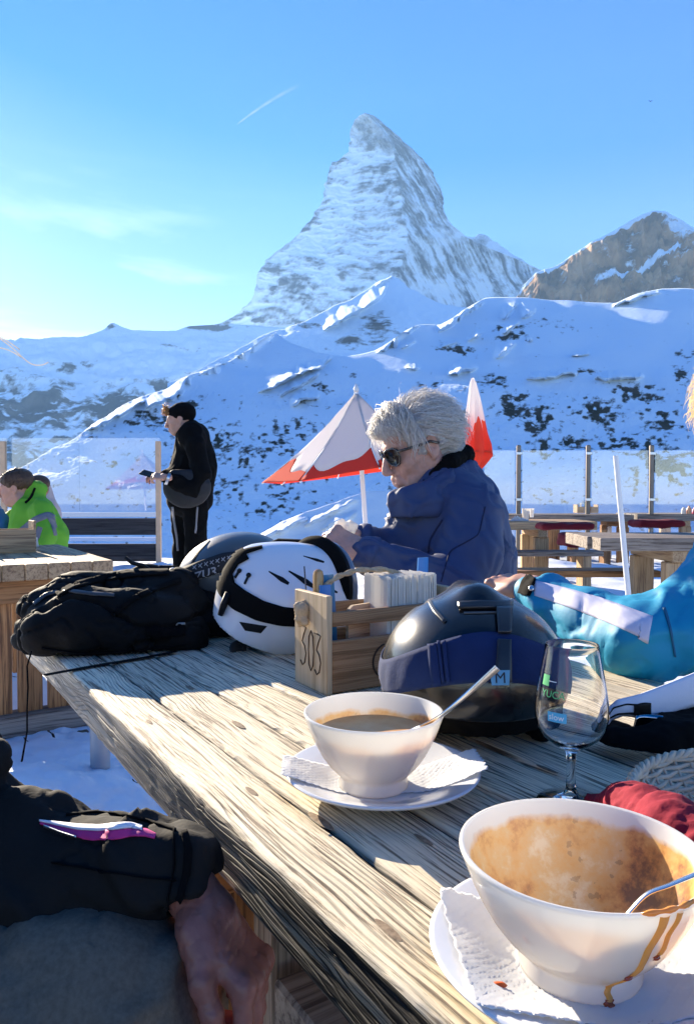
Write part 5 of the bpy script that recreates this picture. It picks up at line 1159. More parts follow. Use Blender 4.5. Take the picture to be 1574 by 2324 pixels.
def red_napkin():
    pts = {}; A, B, C, D = T(1352, 1835), T(1400, 1778, .80), T(1610, 1880, .80), T(1600, 1935)
    b = Body((.155, .40, .755), (.36, .72, .88), .0028)
    a0, a1 = T(1385, 1822, .785), T(1620, 1940, .822)
    b.chain([a0, T(1450, 1842, .812), T(1530, 1892, .822), a1], [.014, .020, .021, .024], k=.02)
    b.chain([T(1402, 1795, .80), T(1470, 1820, .822), T(1560, 1872, .826)], [.007, .010, .012], k=.008)
    b.bx(T(1378, 1822, .768), (.018, .016, .006), rd=.004, k=.012)
    o = b.build('cloth_napkin', M_REDN, disp=lambda V, N_: fbm(V[:, 0] * 26, V[:, 1] * 70, V[:, 2] * 50, o=4, seed=5) * .006 - np.abs(fbm(V[:, 0] * 14 + V[:, 1] * 20, V[:, 2] * 20, o=2, seed=9)) * .004, smooth_it=2)
    tag(o, 'crumpled crimson napkin in front of the bread basket', 'napkin')
red_napkin()
# ================================================================ helmets, goggles, backpack
M_SHELLK = mat('black_shell', (.004, .005, .007), .26, coat=.35, bump=.05, bs=15, rvar=.06, var=.3, vs=12)
M_SHELLW = mat('white_shell', (.74, .75, .78), .28, coat=.4)
M_SHELLG = mat('grey_shell', (.06, .075, .085), .38, coat=.2, bump=.25, bs=260)
M_BLK = mat('black_rubber', (.005, .005, .0055), .6, spec=.3); M_BLKF = mat('black_fabric', (.004, .004, .0042), .95, bump=.4, bs=300, spec=.15)
M_BLUEF = mat('blue_strap', (.008, .022, .085), .95, bump=.7, bs=260, sheen=.0, var=.15, vs=30)
M_GREYP = mat('dark_grey_plastic', (.03, .03, .032), .35)
M_LENS = mat('mirror_lens', (.35, .36, .38), .06, metal=1.0)
M_STRAPW = mat('white_strap', (.62, .66, .78), .85, bump=.4, bs=350)
def black_helmet():
    c = Vector((.158, .925, .8325)); t = thing('ski_helmet', 'glossy black ski helmet with a broad blue goggle strap, behind the wine glass', 'helmet', (c.x, c.y, .7605))
    lo = c - Vector((.14, .16, .09)); hi = c + Vector((.14, .16, .125)); b = Body(lo, hi, .0036)
    b.ell(c + Vector((0, .005, 0)), (.115, .128, .104), k=.0); b.ell(c + Vector((0, -.03, .012)), (.092, .088, .080), k=.03)
    b.cap(c + Vector((0, -.03, .098)), c + Vector((0, .08, .092)), .018, k=.03)
    b.ell(c + Vector((0, .0, -.045)), (.098, .108, .085), k=.004, op='sub'); b.plane_cut(c + Vector((0, 0, -.012)), (0, .10, -.99))
    for (x, y, z) in ((.062, -.01, .088), (.080, .035, .075), (-.058, .01, .09)): b.cap(c + Vector((x, y, z)), c + Vector((x * 1.12, y + .045, z - .012)), .006, k=.004, op='sub')
    sh = b.build('shell', M_SHELLK, t); bv = bvh_of(sh)
    # soft liner and ear pads down to the table
    b = Body(c - Vector((.13, .14, .08)), c + Vector((.13, .14, .03)), .0042)
    b.ell(c + Vector((0, .0, -.02)), (.104, .112, .05), k=0); b.ell(c + Vector((0, .0, -.07)), (.080, .085, .06), k=.008, op='sub'); b.plane_cut(c + Vector((0, 0, -.071)), (0, 0, -1))
    for s in (-1, 1): b.ell(c + Vector((s * .078, -.01, -.045)), (.024, .055, .032), k=.015)
    b.plane_cut(c + Vector((0, 0, -.0715)), (0, 0, -1)); b.build('liner', M_BLKF, t, disp=lambda V, N_: fbm(V[:, 0] * 60, V[:, 1] * 60, V[:, 2] * 60, o=3, seed=3) * .003)
    # goggle strap round the back
    def strapz(a, q):     # a: angle from the back centre (-y), q 0..1 bottom..top
        zc = -.006 + .046 * math.cos(a) ** 2 * (1 if True else 0); hw = .0190 + .006 * math.cos(a); return zc + (q - .5) * 2 * hw
    mb = MB()
    from mathutils.bvhtree import BVHTree as _B
    def sp(a, q):
        A = (a - .5) * 4.1; z = c.z + strapz(A, q) + .008; dr = Vector((math.sin(A), -math.cos(A), 0)); src = Vector((c.x, c.y, z)) + dr * .30
        h, n, i, _ = bv.ray_cast(src, -dr); r = (h if h is not None else Vector((c.x, c.y, z)) + Vector((dr.x * .112, dr.y * .125, 0)))
        return r + dr * (.0030 + .0006 * math.sin(a * 90) * (abs(q - .5) < .3))
    mb.grid(sp, 110, 9, thick=.0022); st = mb.build('goggle_strap', M_BLUEF, t, smooth=True); bs_ = bvh_of(st)
    for (u, w_) in ((985, 20), (1012, 8), (1000, 6)):
        m2 = band(bs_, [(u - 6, 1436, w_), (u, 1500, w_), (u + 10, 1572, w_)], n=20, m=4, off=.0012, thick=.0022); m2.build('strap_buckle', M_BLUEF, t, smooth=True)
    # retention clip and hanging tab
    m2 = band(bv, [(1040, 1378, 14), (1090, 1376, 16), (1160, 1376, 14)], n=16, off=.002, thick=.003); m2.build('clip_plate', M_GREYP, t, smooth=True)
    m2 = band(bv, [(1140, 1386, 34), (1141, 1420, 30), (1141, 1442, 28)], n=12, m=6, off=.004, thick=.0035); m2.build('strap_clip', M_GREYP, t, smooth=True)
    m2 = band(bs_, [(1141, 1456, 30), (1140, 1490, 30), (1136, 1560, 40)], n=24, m=6, off=.003, thick=.0035); cl = m2.build('strap_clip', M_GREYP, t, smooth=True)
    p, n = cast(bvh_of(cl), 1133, 1538)
    if p is None: p, n = P(1133, 1538, .80), Vector((0, -1, 0))
    p = p + n * .0010; R_ = n.to_track_quat('Z', 'Y').to_matrix()
    up = Vector((0, 0, 1)); rx = up.cross(n).normalized(); ry = n.cross(rx); Wd = SC(46, .8) / 2; Hd = SC(33, .8) / 2
    mb = MB(); mb.add([p + rx * x * Wd + ry * y * Hd + n * zz for zz in (0, .0012) for x, y in ((-1, 1), (1, 1), (.85, -1), (-.85, -1))], [(0, 1, 2, 3), (7, 6, 5, 4), (0, 4, 5, 1), (1, 5, 6, 2), (2, 6, 7, 3), (3, 7, 4, 0)]); mb.build('badge', mat('badge_blue', (.16, .42, .60), .4), t)
    vs, fs = text_mesh('M', .0165, .0, False); mb = MB(); xs = [v.x for v in vs]; ys = [v.y for v in vs]
    mb.add([p + rx * (v.x - (min(xs) + max(xs)) / 2) + ry * (v.y - (min(ys) + max(ys)) / 2) + n * .0018 for v in vs], fs); mb.build('badge_letter', mat('badge_dark', (.01, .015, .03), .5), t)
    m2 = band(bv, [(968, 1352, 9), (985, 1385, 9), (1010, 1412, 9)], n=14, off=.0008, thick=.0012); m2.build('shell_seam', M_GREYP, t, smooth=True)
    for (a, q, w_) in (((1052, 1392), (1158, 1390), 3), ((1160, 1350, ), (1160, 1392), 3)):
        m2 = band(bv, [(a[0], a[1], w_), (q[0], q[1], w_)], n=10, m=3, off=.0006, thick=.0008); m2.build('shell_seam', mat('seam_grey', (.12, .12, .12), .4) if 'seam_grey' not in bpy.data.materials else bpy.data.materials['seam_grey'], t)
    # goggle lens peeking out below
    pts = [P(1010, 1600, .85), P(1010, 1655, .85)]
    mb = MB(); lc = P(1140, 1612, .855); mb.grid(lambda a, q: Vector((lc.x + (a - .5) * .042, lc.y + .006 * math.sin(a * PI + .4) * -1 + .003 * math.sin(a * 22) , lc.z + (q - .5) * .036)), 24, 8, thick=.003); mb.build('goggle_lens', M_LENS, t, smooth=True)
    mb = MB(); lc = P(1040, 1612, .86); mb.grid(lambda a, q: Vector((lc.x + (a - .5) * .045, lc.y - .012 * math.sin(a * PI), lc.z + (q - .5) * .044 * (1 - .2 * a))), 18, 8, thick=.003); mb.build('goggle_frame', M_GREYP, t, smooth=True)
black_helmet()
def white_helmet():
    c = P(652, 1368, 1.44); t = thing('ski_helmet', 'white ski helmet with black vents and black goggle strap, left of the numbered caddy', 'helmet', (c.x, c.y, .7605))
    ax = Matrix.Rotation(math.radians(8), 3, 'Y') @ Matrix.Rotation(math.radians(-18), 3, 'X'); R_ = [list(r) for r in ax]
    b = Body(c - Vector((.18, .16, .14)), c + Vector((.18, .16, .14)), .0038)
    b.ell(c, (.140, .115, .110), R_, k=0); b.cap(c + Vector((-.06, -.01, .07)), c + Vector((.08, -.01, .072)), .035, .03, k=.05); b.ell(c + Vector((-.085, -.02, -.055)), (.055, .07, .045), k=.05)
    b.ell(c + Vector((.03, .02, -.07)), (.115, .095, .075), R_, k=.004, op='sub'); b.plane_cut(P(565, 1452, 1.38), (-.48, .10, -.87)); b.plane_cut(P(650, 1500, 1.38), (.15, .2, -.97))
    sh = b.build('shell', M_SHELLW, t); bv = bvh_of(sh)
    b = Body(c - Vector((.17, .15, .135)), c + Vector((.17, .15, .05)), .0045)
    b.ell(c + Vector((.01, .01, -.030)), (.118, .098, .085), k=0); b.ell(c + Vector((.0, .0, -.09)), (.07, .06, .08), k=.01, op='sub'); b.plane_cut(Vector((0, 0, .762)), (0, 0, -1)); b.build('liner', M_BLKF, t, disp=lambda V, N_: fbm(V[:, 0] * 60, V[:, 1] * 60, V[:, 2] * 60, o=3, seed=3) * .003)
    for (u1, v1, u2, v2, w0, w1) in ((610, 1297, 655, 1325, 6, 11), (655, 1296, 712, 1332, 7, 13), (688, 1262, 735, 1276, 3, 6), (735, 1330, 765, 1345, 3, 6)):
        m2 = band(bv, [(u1, v1, w0 * .4), ((u1 * 2 + u2) / 3, (v1 * 2 + v2) / 3, w0), ((u1 + u2 * 2) / 3, (v1 + v2 * 2) / 3, w1), (u2, v2, w1 * .6)], n=16, m=4, off=.0002, thick=.0006); m2.build('vent', M_BLK, t, smooth=True)
    m2 = poly_patch(bv, ((543, 1411), (606, 1421), (592, 1437), (556, 1431)), off=.0002, thick=.0006); m2.build('vent', M_BLK, t, smooth=True)
    # goggle strap over and round the shell
    m2 = band(bv, [(560, 1258, 26), (532, 1272, 28), (514, 1300, 30), (516, 1335, 42), (545, 1362, 50), (590, 1385, 46), (640, 1398, 42), (700, 1402, 38), (770, 1390, 34)], n=80, m=8, off=.0022, thick=.0024); st = m2.build('goggle_strap', M_BLKF, t, smooth=True)
    m2 = band(bv, [(596, 1244, 5), (560, 1253, 10), (532, 1268, 14)], n=20, m=4, off=.0022, thick=.0024); m2.build('strap_edge', M_BLKF, t, smooth=True)
    for (a, b_) in (((565, 1306), (556, 1326)), ((544, 1296), (534, 1312))):
        m2 = band(bv, [(a[0], a[1], 3.5), (b_[0], b_[1], 3.5)], n=8, m=3, off=.0006, thick=.0025); m2.build('cord_keeper', M_BLK, t, smooth=True)
        h, n = cast(bv, *a)
        if h is not None:
            mb = MB(); mb.lathe([(.0046, 0), (.0046, .003), (.003, .0045), (0, .0045)], 14, h, R=n.to_track_quat('Z', 'Y').to_matrix()); mb.build('rivet', M_BLK, t, smooth=True, angle=40)
    h, n = cast(bv, 510, 1365)
    h = P(508, 1372, 1.36); mb = MB(); mb.tube([P(518, 1345, 1.36), h, P(500, 1396, 1.36)], [(.009, .006), (.011, .007), (.008, .005)], 10); mb.build('strap_adjuster', M_BLK, t, smooth=True)
    # goggles pushed up on the front, pointing right
    g = c + Vector((.092, -.005, .060)); pts = []
    for j, (du, w_, dd, m_) in enumerate(((0.0, .012, 0, M_BLKF), (.012, .010, .004, M_BLK), (.026, .009, .006, mat('bluish_lens', (.14, .17, .22), .12, coat=.8)))):
        mb = MB(); ring = []
        for k in range(40):
            a = math.radians(-60 + 175 * k / 39); ring.append(P(716 + 62 * math.sin(a * .9) * .95 + du * 900, 1330 - 92 * math.cos(a * .9) - 0 + du * 250, 1.44 - .05 * math.sin(a)))
        mb.tube(ring, [(w_ * (1 - .5 * abs(k / 39 - .45)), w_ * 1.7) for k in range(40)], 10); mb.build(['goggle_foam', 'goggle_frame', 'goggle_lens'][j], m_, t, smooth=True)
    mb = MB(); mb.tube([P(600, 1242, 1.50), P(632, 1233, 1.50), P(680, 1236, 1.50), P(716, 1250, 1.48)], [.006, .010, .011, .008], 8); mb.build('strap_edge', M_BLKF, t, smooth=True)
    # ear adjuster wheel under the rim
    p = P(540, 1472, 1.40); mb = MB(); mb.lathe([(.0, -.004), (.016, -.004), (.016, .004), (.009, .005), (.009, -.001), (0, -.001)], 24, p, R=Matrix.Rotation(math.radians(70), 3, 'X') @ Matrix.Rotation(math.radians(35), 3, 'Y')); mb.build('fit_dial', M_GREYP, t, smooth=True, angle=40)
white_helmet()
def grey_helmet():
    c = P(520, 1302, 1.66); t = thing('ski_helmet', 'dark grey matt ski helmet with a patterned goggle strap, behind the white helmet', 'helmet', (c.x, c.y, .7605))
    b = Body(c - Vector((.17, .16, .15)), c + Vector((.18, .16, .13)), .0042); b.ell(c + Vector((.01, 0, .0)), (.128, .112, .092), [list(r) for r in Matrix.Rotation(math.radians(-14), 3, 'Y')], k=0); b.ell(c + Vector((0, 0, -.06)), (.10, .09, .07), k=.004, op='sub'); b.plane_cut(c + Vector((0, 0, -.058)), (0, 0, -1))
    sh = b.build('shell', M_SHELLG, t); bv = bvh_of(sh)
    b = Body(c - Vector((.16, .14, .155)), c + Vector((.16, .14, .0)), .005); b.ell(c + Vector((0, 0, -.055)), (.105, .09, .07), k=0); b.plane_cut(Vector((0, 0, .762)), (0, 0, -1)); b.build('liner', M_BLKF, t)
    m2 = band(bv, [(395, 1312, 26), (430, 1302, 34), (470, 1290, 38), (510, 1276, 38), (560, 1268, 34)], n=50, m=6, off=.002, thick=.0025); st = m2.build('goggle_strap', mat('patterned_strap', (.012, .013, .015), .8), t, smooth=True); b2 = bvh_of(st)
    m2 = band(bv, [(475, 1226, 4), (450, 1252, 4), (434, 1284, 4)], n=14, m=3, off=.0006, thick=.001); m2.build('shell_seam', M_BLK, t)
    M_PR = mat('strap_print', (.30, .31, .32), .8)
    vs, fs = text_mesh('ZURI', 26, 0, True); w_ = max(v.x for v in vs); mb = MB(); q = []
    for v in vs:
        u = 442 + v.x / w_ * 56; vv = 1318 - (u - 442) * .30 - v.y * 1.0; h, n = cast(b2, u, vv)
        if h is None: h, n = cast(bv, u, vv)
        q.append(h + n * .0006 if h is not None else P(u, vv, 1.56))
    mb.add(q, fs); mb.build('strap_lettering', M_PR, t)
    for k in range(9):
        u = 438 + k * 13; v = 1290 - k * 3.6; m2 = band(b2, [(u, v - 6, 1.6), (u + 8, v + 2, 1.6)], n=5, m=2, off=.0004, thick=.0004); m2 = band(b2, [(u + 8, v - 8, 1.6), (u, v + 1, 1.6)], n=5, m=2, off=.0004, thick=.0004, mb=m2)
        if m2.v: m2.build('strap_pattern', M_PR, t)
grey_helmet()
def backpack():
    M_BAG = mat('black_nylon', (.0035, .0033, .003), .78, bump=.6, bs=110, spec=.25)
    t = thing('backpack', 'crumpled black backpack lying on the far left end of the table', 'backpack', T(250, 1490))
    b = Body(P(20, 1500, 1.6) - Vector((.02, .35, .03)), P(520, 1240, 1.6) + Vector((.06, .25, .02)), .0048)
    q = lambda u, v, d: P(u, v, d)
    b.chain([q(105, 1440, 1.38), q(195, 1422, 1.41), q(305, 1428, 1.44), q(402, 1428, 1.47)], [.052, .066, .066, .056], k=.05)
    b.chain([q(100, 1392, 1.46), q(180, 1362, 1.50), q(290, 1364, 1.52), q(400, 1352, 1.55)], [.048, .052, .056, .060], k=.04)
    b.chain([q(120, 1440, 1.60), q(260, 1420, 1.66), q(410, 1400, 1.66)], [.050, .055, .06], k=.04)
    b.cap(q(440, 1400, 1.56), q(500, 1400, 1.56), .055, .05, k=.04); b.cap(q(380, 1440, 1.44), q(425, 1448, 1.44), .040, .034, k=.03)
    b.chain([q(150, 1335, 1.56), q(230, 1318, 1.58), q(330, 1302, 1.60), q(390, 1296, 1.62)], [.013, .015, .017, .015], k=.02)
    b.chain([q(250, 1372, 1.50), q(300, 1340, 1.52), q(360, 1322, 1.55), q(420, 1335, 1.55)], [.018, .022, .024, .03], k=.015)
    b.cap(q(95, 1385, 1.46), q(70, 1450, 1.44), .034, .034, k=.03)
    b.plane_cut(Vector((0, 0, .7615)), (0, 0, -1))
    def folds(V, N_):
        x, y, z = V[:, 0], V[:, 1], V[:, 2]; f = np.abs(fbm(x * 7 + z * 9, y * 7, z * 8 - x * 3, o=3, seed=8)); g = np.abs(fbm(x * 17 + y * 9, y * 17 + z * 14, z * 19, o=2, seed=18))
        return -(1 - sstep(0, .07, f)) * .012 + (f - .2) * .016 - (1 - sstep(0, .07, g)) * .005 + fbm(x * 60, y * 60, z * 60, o=2, seed=2) * .0012
    o = b.build('bag_body', M_BAG, t, disp=folds, smooth_it=1); bv = bvh_of(o)
    m2 = band(bv, [(78, 1372, 7), (105, 1350, 7), (150, 1340, 7), (200, 1348, 7), (260, 1352, 7)], n=40, m=4, off=.001, thick=.002); m2.build('zip', mat('zip_grey', (.05, .05, .052), .45), t, smooth=True)
    for path in ([(130, 1352, 13), (170, 1330, 13), (240, 1312, 14), (320, 1302, 14), (385, 1300, 12)], [(255, 1398, 12), (300, 1362, 12), (350, 1338, 12), (410, 1318, 11)], [(95, 1470, 5), (180, 1482, 5), (300, 1478, 5), (420, 1462, 5)], [(330, 1440, 26), (370, 1436, 26), (420, 1432, 24)]):
        m2 = band(bv, path, n=60, m=4, off=.0022, thick=.0022)
        if m2.v: m2.build('webbing_strap', M_BLKF, t, smooth=True)
    mb = MB(); mb.tube([q(285, 1265, 1.55), q(300, 1278, 1.55), q(325, 1284, 1.56), q(345, 1300, 1.57)], [.004, .0045, .005, .006], 7); mb.build('pull_loop', M_BLK, t, smooth=True)
    mb = MB(); mb.tube([q(380, 1298, 1.55), q(392, 1290, 1.55), q(406, 1300, 1.55), q(398, 1312, 1.55)], .0032, 7); mb.build('buckle', M_STEEL, t, smooth=True)
    p = q(410, 1416, 1.41); h, n = cast(bv, 411, 1419); p = h + n * .002 if h is not None else p; MB().box(p, (.018, .004, .007), bev=.001).build('buckle', M_STEEL, t)
    h, n = cast(bv, 70, 1500)
    # loose straps: one lies on the board, one hangs over the edge
    pts = [T(102, 1532, .762), T(150, 1523, .762), T(210, 1512, .762), T(270, 1502, .762), T(330, 1492, .762), T(400, 1478, .764)]
    mb = MB(); mb.tube(pts, [(.0085, .0009)] * 6, 8, up=(0, 0, 1)); mb.build('webbing_strap', M_BLKF, t)
    d = 1.30; mb = MB(); mb.tube([P(72, 1478, d), P(62, 1512, d), P(64, 1560, d), P(62, 1610, d), P(62, 1660, d), P(50, 1728, d)], [(.0028, .0012)] * 5 + [(.0036, .0015)], 6); mb.build('webbing_strap', M_BLKF, t)
backpack()
def goggles_right():
    t = thing('ski_goggles', 'black ski goggles with a wide white strap, lying right of the wine glass', 'goggles', T(1450, 1712))
    c = lambda u, v, d: P(u, v, d)
    b = Body(c(1350, 1730, .78) - Vector((.01, .05, .0)), c(1640, 1600, .95) + Vector((.02, .06, .02)), .0028)
    b.chain([c(1372, 1668, .86), c(1392, 1690, .84), c(1440, 1700, .82), c(1492, 1692, .82), c(1540, 1660, .84), c(1600, 1640, .88)], [.012, .016, .015, .020, .024, .022], k=.015)
    b.cap(c(1450, 1695, .84), c(1520, 1690, .86), .018, .022, k=.02); b.cap(c(1380, 1655, .87), c(1415, 1660, .87), .012, .010, k=.01)
    b.plane_cut(Vector((0, 0, .7612)), (0, 0, -1)); o = b.build('goggle_frame', M_BLKF, t, disp=lambda V, N_: fbm(V[:, 0] * 50, V[:, 1] * 60, V[:, 2] * 60, o=3, seed=6) * .003)
    mb = MB(); lc = c(1462, 1655, .835); mb.grid(lambda a, q: lc + Vector(((a - .5) * .030 + q * .006, .006 * math.sin(a * 3), (q - .5) * .030)), 10, 8, thick=.002); mb.build('goggle_lens', M_LENS, t, smooth=True)
    # strap: folded ribbon with lit upper edge
    top = [(1368, 1640, .86), (1378, 1610, .855), (1400, 1588, .85), (1450, 1575, .85), (1510, 1552, .86), (1574, 1526, .87), (1680, 1490, .88)]
    bot = [(1368, 1655, .862), (1384, 1632, .857), (1412, 1622, .853), (1460, 1628, .855), (1515, 1620, .865), (1574, 1601, .875), (1680, 1570, .885)]
    def f(a, q):
        x = a * 6; i = min(int(x), 5); g = x - i; A = [top[i][k] * (1 - g) + top[i + 1][k] * g for k in range(3)]; B = [bot[i][k] * (1 - g) + bot[i + 1][k] * g for k in range(3)]
        return P(A[0] * (1 - q) + B[0] * q, A[1] * (1 - q) + B[1] * q, A[2] * (1 - q) + B[2] * q - .004 * math.sin(PI * q))
    mb = MB(); mb.grid(f, 60, 8, thick=.0022); s = mb.build('strap', M_STRAPW, t, smooth=True); bv = bvh_of(s)
    m2 = patch(bv, lambda a, q: (1437 + 38 * a - 3 * math.sin(PI * a), 1612 + (q - .5) * (20 + 10 * math.sin(PI * a * .8)) - 4 * a), 14, 6, off=.0006, thick=.0006); m2.build('strap_print', M_BLK, t, smooth=True)
    m2 = band(bv, [(1380, 1622, 2), (1392, 1606, 3), (1420, 1598, 3.5), (1450, 1600, 4)], n=20, m=3, off=.0006, thick=.0006); m2 = band(bv, [(1380, 1630, 2), (1400, 1620, 3), (1430, 1618, 3.5), (1452, 1620, 5)], n=20, m=3, off=.0006, thick=.0006, mb=m2); m2.build('strap_print', M_BLK, t, smooth=True)
    pts = [(1366, 1655, .862), (1366, 1636, .861), (1376, 1618, .857)]
    mb = MB(); mb.tube([P(*p) for p in pts], [.0016] * 3, 6); mb.build('strap_edge', M_BLK, t, smooth=True)
goggles_right()
# ================================================================ people
M_SKIN = mat('skin', (.52, .28, .20), .5, sub=.12, var=.10, vs=40, bump=.12, bs=500)
M_SKIN2 = mat('skin_weathered', (.52, .28, .21), .5, sub=.12, var=.16, vs=60, bump=.3, bs=400)
M_NAVY = mat('navy_shell_fabric', (.034, .054, .135), .68, bump=.25, bs=120, sheen=.0, var=.08, vs=12)
M_COLL = mat('black_fleece', (.003, .003, .0034), .95, bump=.5, bs=200, spec=.15)
M_GHAIR = mat('grey_hair', (.52, .50, .48), .5, col2=(.88, .85, .80), vs=160, st=(1, 1, 1), transl=.5)
M_BHAIR = mat('brown_hair', (.06, .035, .02), .5, col2=(.12, .07, .04), vs=120, transl=.15)
M_BLOND = mat('blond_hair', (.62, .48, .28), .45, col2=(.80, .68, .46), vs=160, transl=.3)
M_GREEN = mat('lime_fabric', (.16, .46, .03), .75, bump=.2, bs=60, transl=.12)
M_REFL = mat('grey_reflective', (.20, .19, .20), .6)
M_TURQ = mat('turquoise_fabric', (.004, .27, .46), .62, bump=.25, bs=60, transl=.08)
M_WSTR = mat('white_sleeve_stripe', (.62, .62, .76), .7, transl=.1)
M_BLKJ = mat('black_jacket', (.011, .010, .0095), .85, bump=.6, bs=70, spec=.25)
M_GREYT = mat('grey_ski_trousers', (.150, .122, .092), .9, bump=.7, bs=420, var=.25, vs=220, spec=.2)
class Frame:
    def __init__(s, o, f, up=(0, 0, 1)):
        s.o = Vector(o); s.x = Vector(f).normalized(); s.y = Vector(up).cross(s.x).normalized(); s.z = s.x.cross(s.y)
        s.R = Matrix((s.x, s.y, s.z)).transposed()
    def __call__(s, x, y, z): return s.o + s.x * x + s.y * y + s.z * z
    def L(s): return [list(r) for r in s.R]
def folds(amp, sc, seed=0, st=(1, 1, 1)):
    def f(V, N_):
        x, y, z = V[:, 0] * sc * st[0], V[:, 1] * sc * st[1], V[:, 2] * sc * st[2]
        r = np.abs(fbm(x, y, z, o=3, seed=seed)); return ((1 - sstep(0, .30, r)) * .9 - .35 + fbm(x * 2.4, y * 2.4, z * 2.4, o=2, seed=seed + 4) * .25) * amp
    return f
def head(fr, skin, parent, h=.0028, s=1.0, age=0.0, mouth=True, neck=None):
    """one continuous head: skull, face, nose, lips, chin, eye sockets, ears, neck. fr: x forward, y left, z up"""
    R = fr.L(); b = Body(fr.o - Vector((.16, .16, .19)) * s, fr.o + Vector((.16, .16, .16)) * s, h)
    e = lambda c, r, **k: b.ell(fr(*[q * s for q in c]), [q * s for q in r], R, **k)
    c = lambda p, q, r1, r2=None, **k: b.cap(fr(*[w * s for w in p]), fr(*[w * s for w in q]), r1 * s, (r2 or r1) * s, **k)
    e((-.012, 0, .030), (.098, .076, .086), k=0); e((.035, 0, -.030), (.058, .060, .072), k=.03)
    c((.062, -.020, -.086), (.062, .020, -.086), .024, k=.03); e((.070, 0, -.060), (.030, .036, .032), k=.02)
    c((.0, -.050, -.055), (.052, -.028, -.088), .022, .018, k=.025); c((.0, .050, -.055), (.052, .028, -.088), .022, .018, k=.025)
    for sg in (-1, 1):
        e((.060, sg * .036, -.022), (.026, .022, .022), k=.02); c((.082, sg * .012, .026), (.074, sg * .042, .026), .010, .009, k=.012)
        e((.090, sg * .031, .008), (.014, .017, .011), k=.010, op='sub'); e((.072, sg * .031, .006), (.0125, .0125, .0125), k=.004)
        c((.082, sg * .021, .0125), (.080, sg * .044, .0115), .0035, k=.003)
        e((-.004, sg * .076, -.006), (.019, .008, .031), k=.006); e((-.002, sg * .083, -.004), (.010, .005, .019), k=.004, op='sub'); c((-.002, sg * .075, -.032), (.003, sg * .073, -.036), .007, k=.004)
        e((.107, sg * .011, -.034), (.010, .008, .008), k=.006); c((.098, sg * .020, -.034), (.084, sg * .034, -.066), .0015, k=.012, op='sub')
    c((.090, 0, .016), (.114, 0, -.024), .0085, .0105, k=.012); e((.114, 0, -.030), (.012, .011, .010), k=.006)
    c((.096, -.018, -.0565), (.096, .018, -.0565), .0065, k=.008); c((.094, -.016, -.068), (.094, .016, -.068), .0070, k=.008); c((.106, -.022, -.0622), (.106, .022, -.0622), .0025, k=.003, op='sub')
    if neck: b.chain([fr(-.01 * s, 0, -.07 * s)] + neck, [.055 * s] * (len(neck) + 1), k=.03)
    else: c((-.015, 0, -.07), (-.04, 0, -.17), .055, .058, k=.03)
    d = (lambda V, N_: fbm(V[:, 0] * 60, V[:, 1] * 60, V[:, 2] * 60, o=3, seed=2) * .0009 * (1 + age * 2))
    return b.build('head', skin, parent, disp=d)
def tufts(name, m, fr, parent, n, rmin, rmax, cover, length, wid, seed, lift=.01, comb=(-.6, 0, -.4), kind=True, s=1.0, ctr=(-.014, 0, .034), rad=(.100, .080, .090)):
    """combed hair: many thin tapered curved locks rooted on the skull"""
    rg = random.Random(seed); mb = MB(); cnt = 0
    while cnt < n:
        th = rg.uniform(-PI, PI); ph = math.asin(rg.uniform(-.75, 1)); d = (math.cos(ph) * math.cos(th), math.cos(ph) * math.sin(th), math.sin(ph))
        if not cover(d): continue
        cnt += 1; p = [ctr[i] + rad[i] * d[i] for i in range(3)]; nrm = Vector([d[i] / rad[i] for i in range(3)]).normalized(); cb = Vector(comb) if not callable(comb) else Vector(comb(d))
        tg = (cb - nrm * cb.dot(nrm)); tg = tg.normalized() if tg.length > 1e-3 else Vector((0, 0, -1)); tg = (tg + Vector((rg.gauss(0, .28), rg.gauss(0, .28), rg.gauss(0, .2)))).normalized()
        L = length * rg.uniform(.55, 1.25); sd = nrm.cross(tg).normalized(); q = Vector(p); vs = []; w0 = wid * rg.uniform(.6, 1.3); lf = lift * rg.uniform(.4, 1.7)
        K = 5
        for i in range(K):
            f = i / (K - 1); ww = w0 * (1 - f)**.7 + .00012
            pos = q + tg * L * f + nrm * (lf * math.sin(PI * min(1, f * 1.15)) * 1.0 + .004 - .35 * L * L * f * f / .12)
            vs += [pos - sd * ww, pos + sd * ww + nrm * .0004]
        mb.add([fr(*[c * s for c in v]) for v in vs], [(2 * i, 2 * i + 1, 2 * i + 3, 2 * i + 2) for i in range(K - 1)])
    o = mb.build(name, m, parent, smooth=True); o['kind'] = 'stuff'; return o
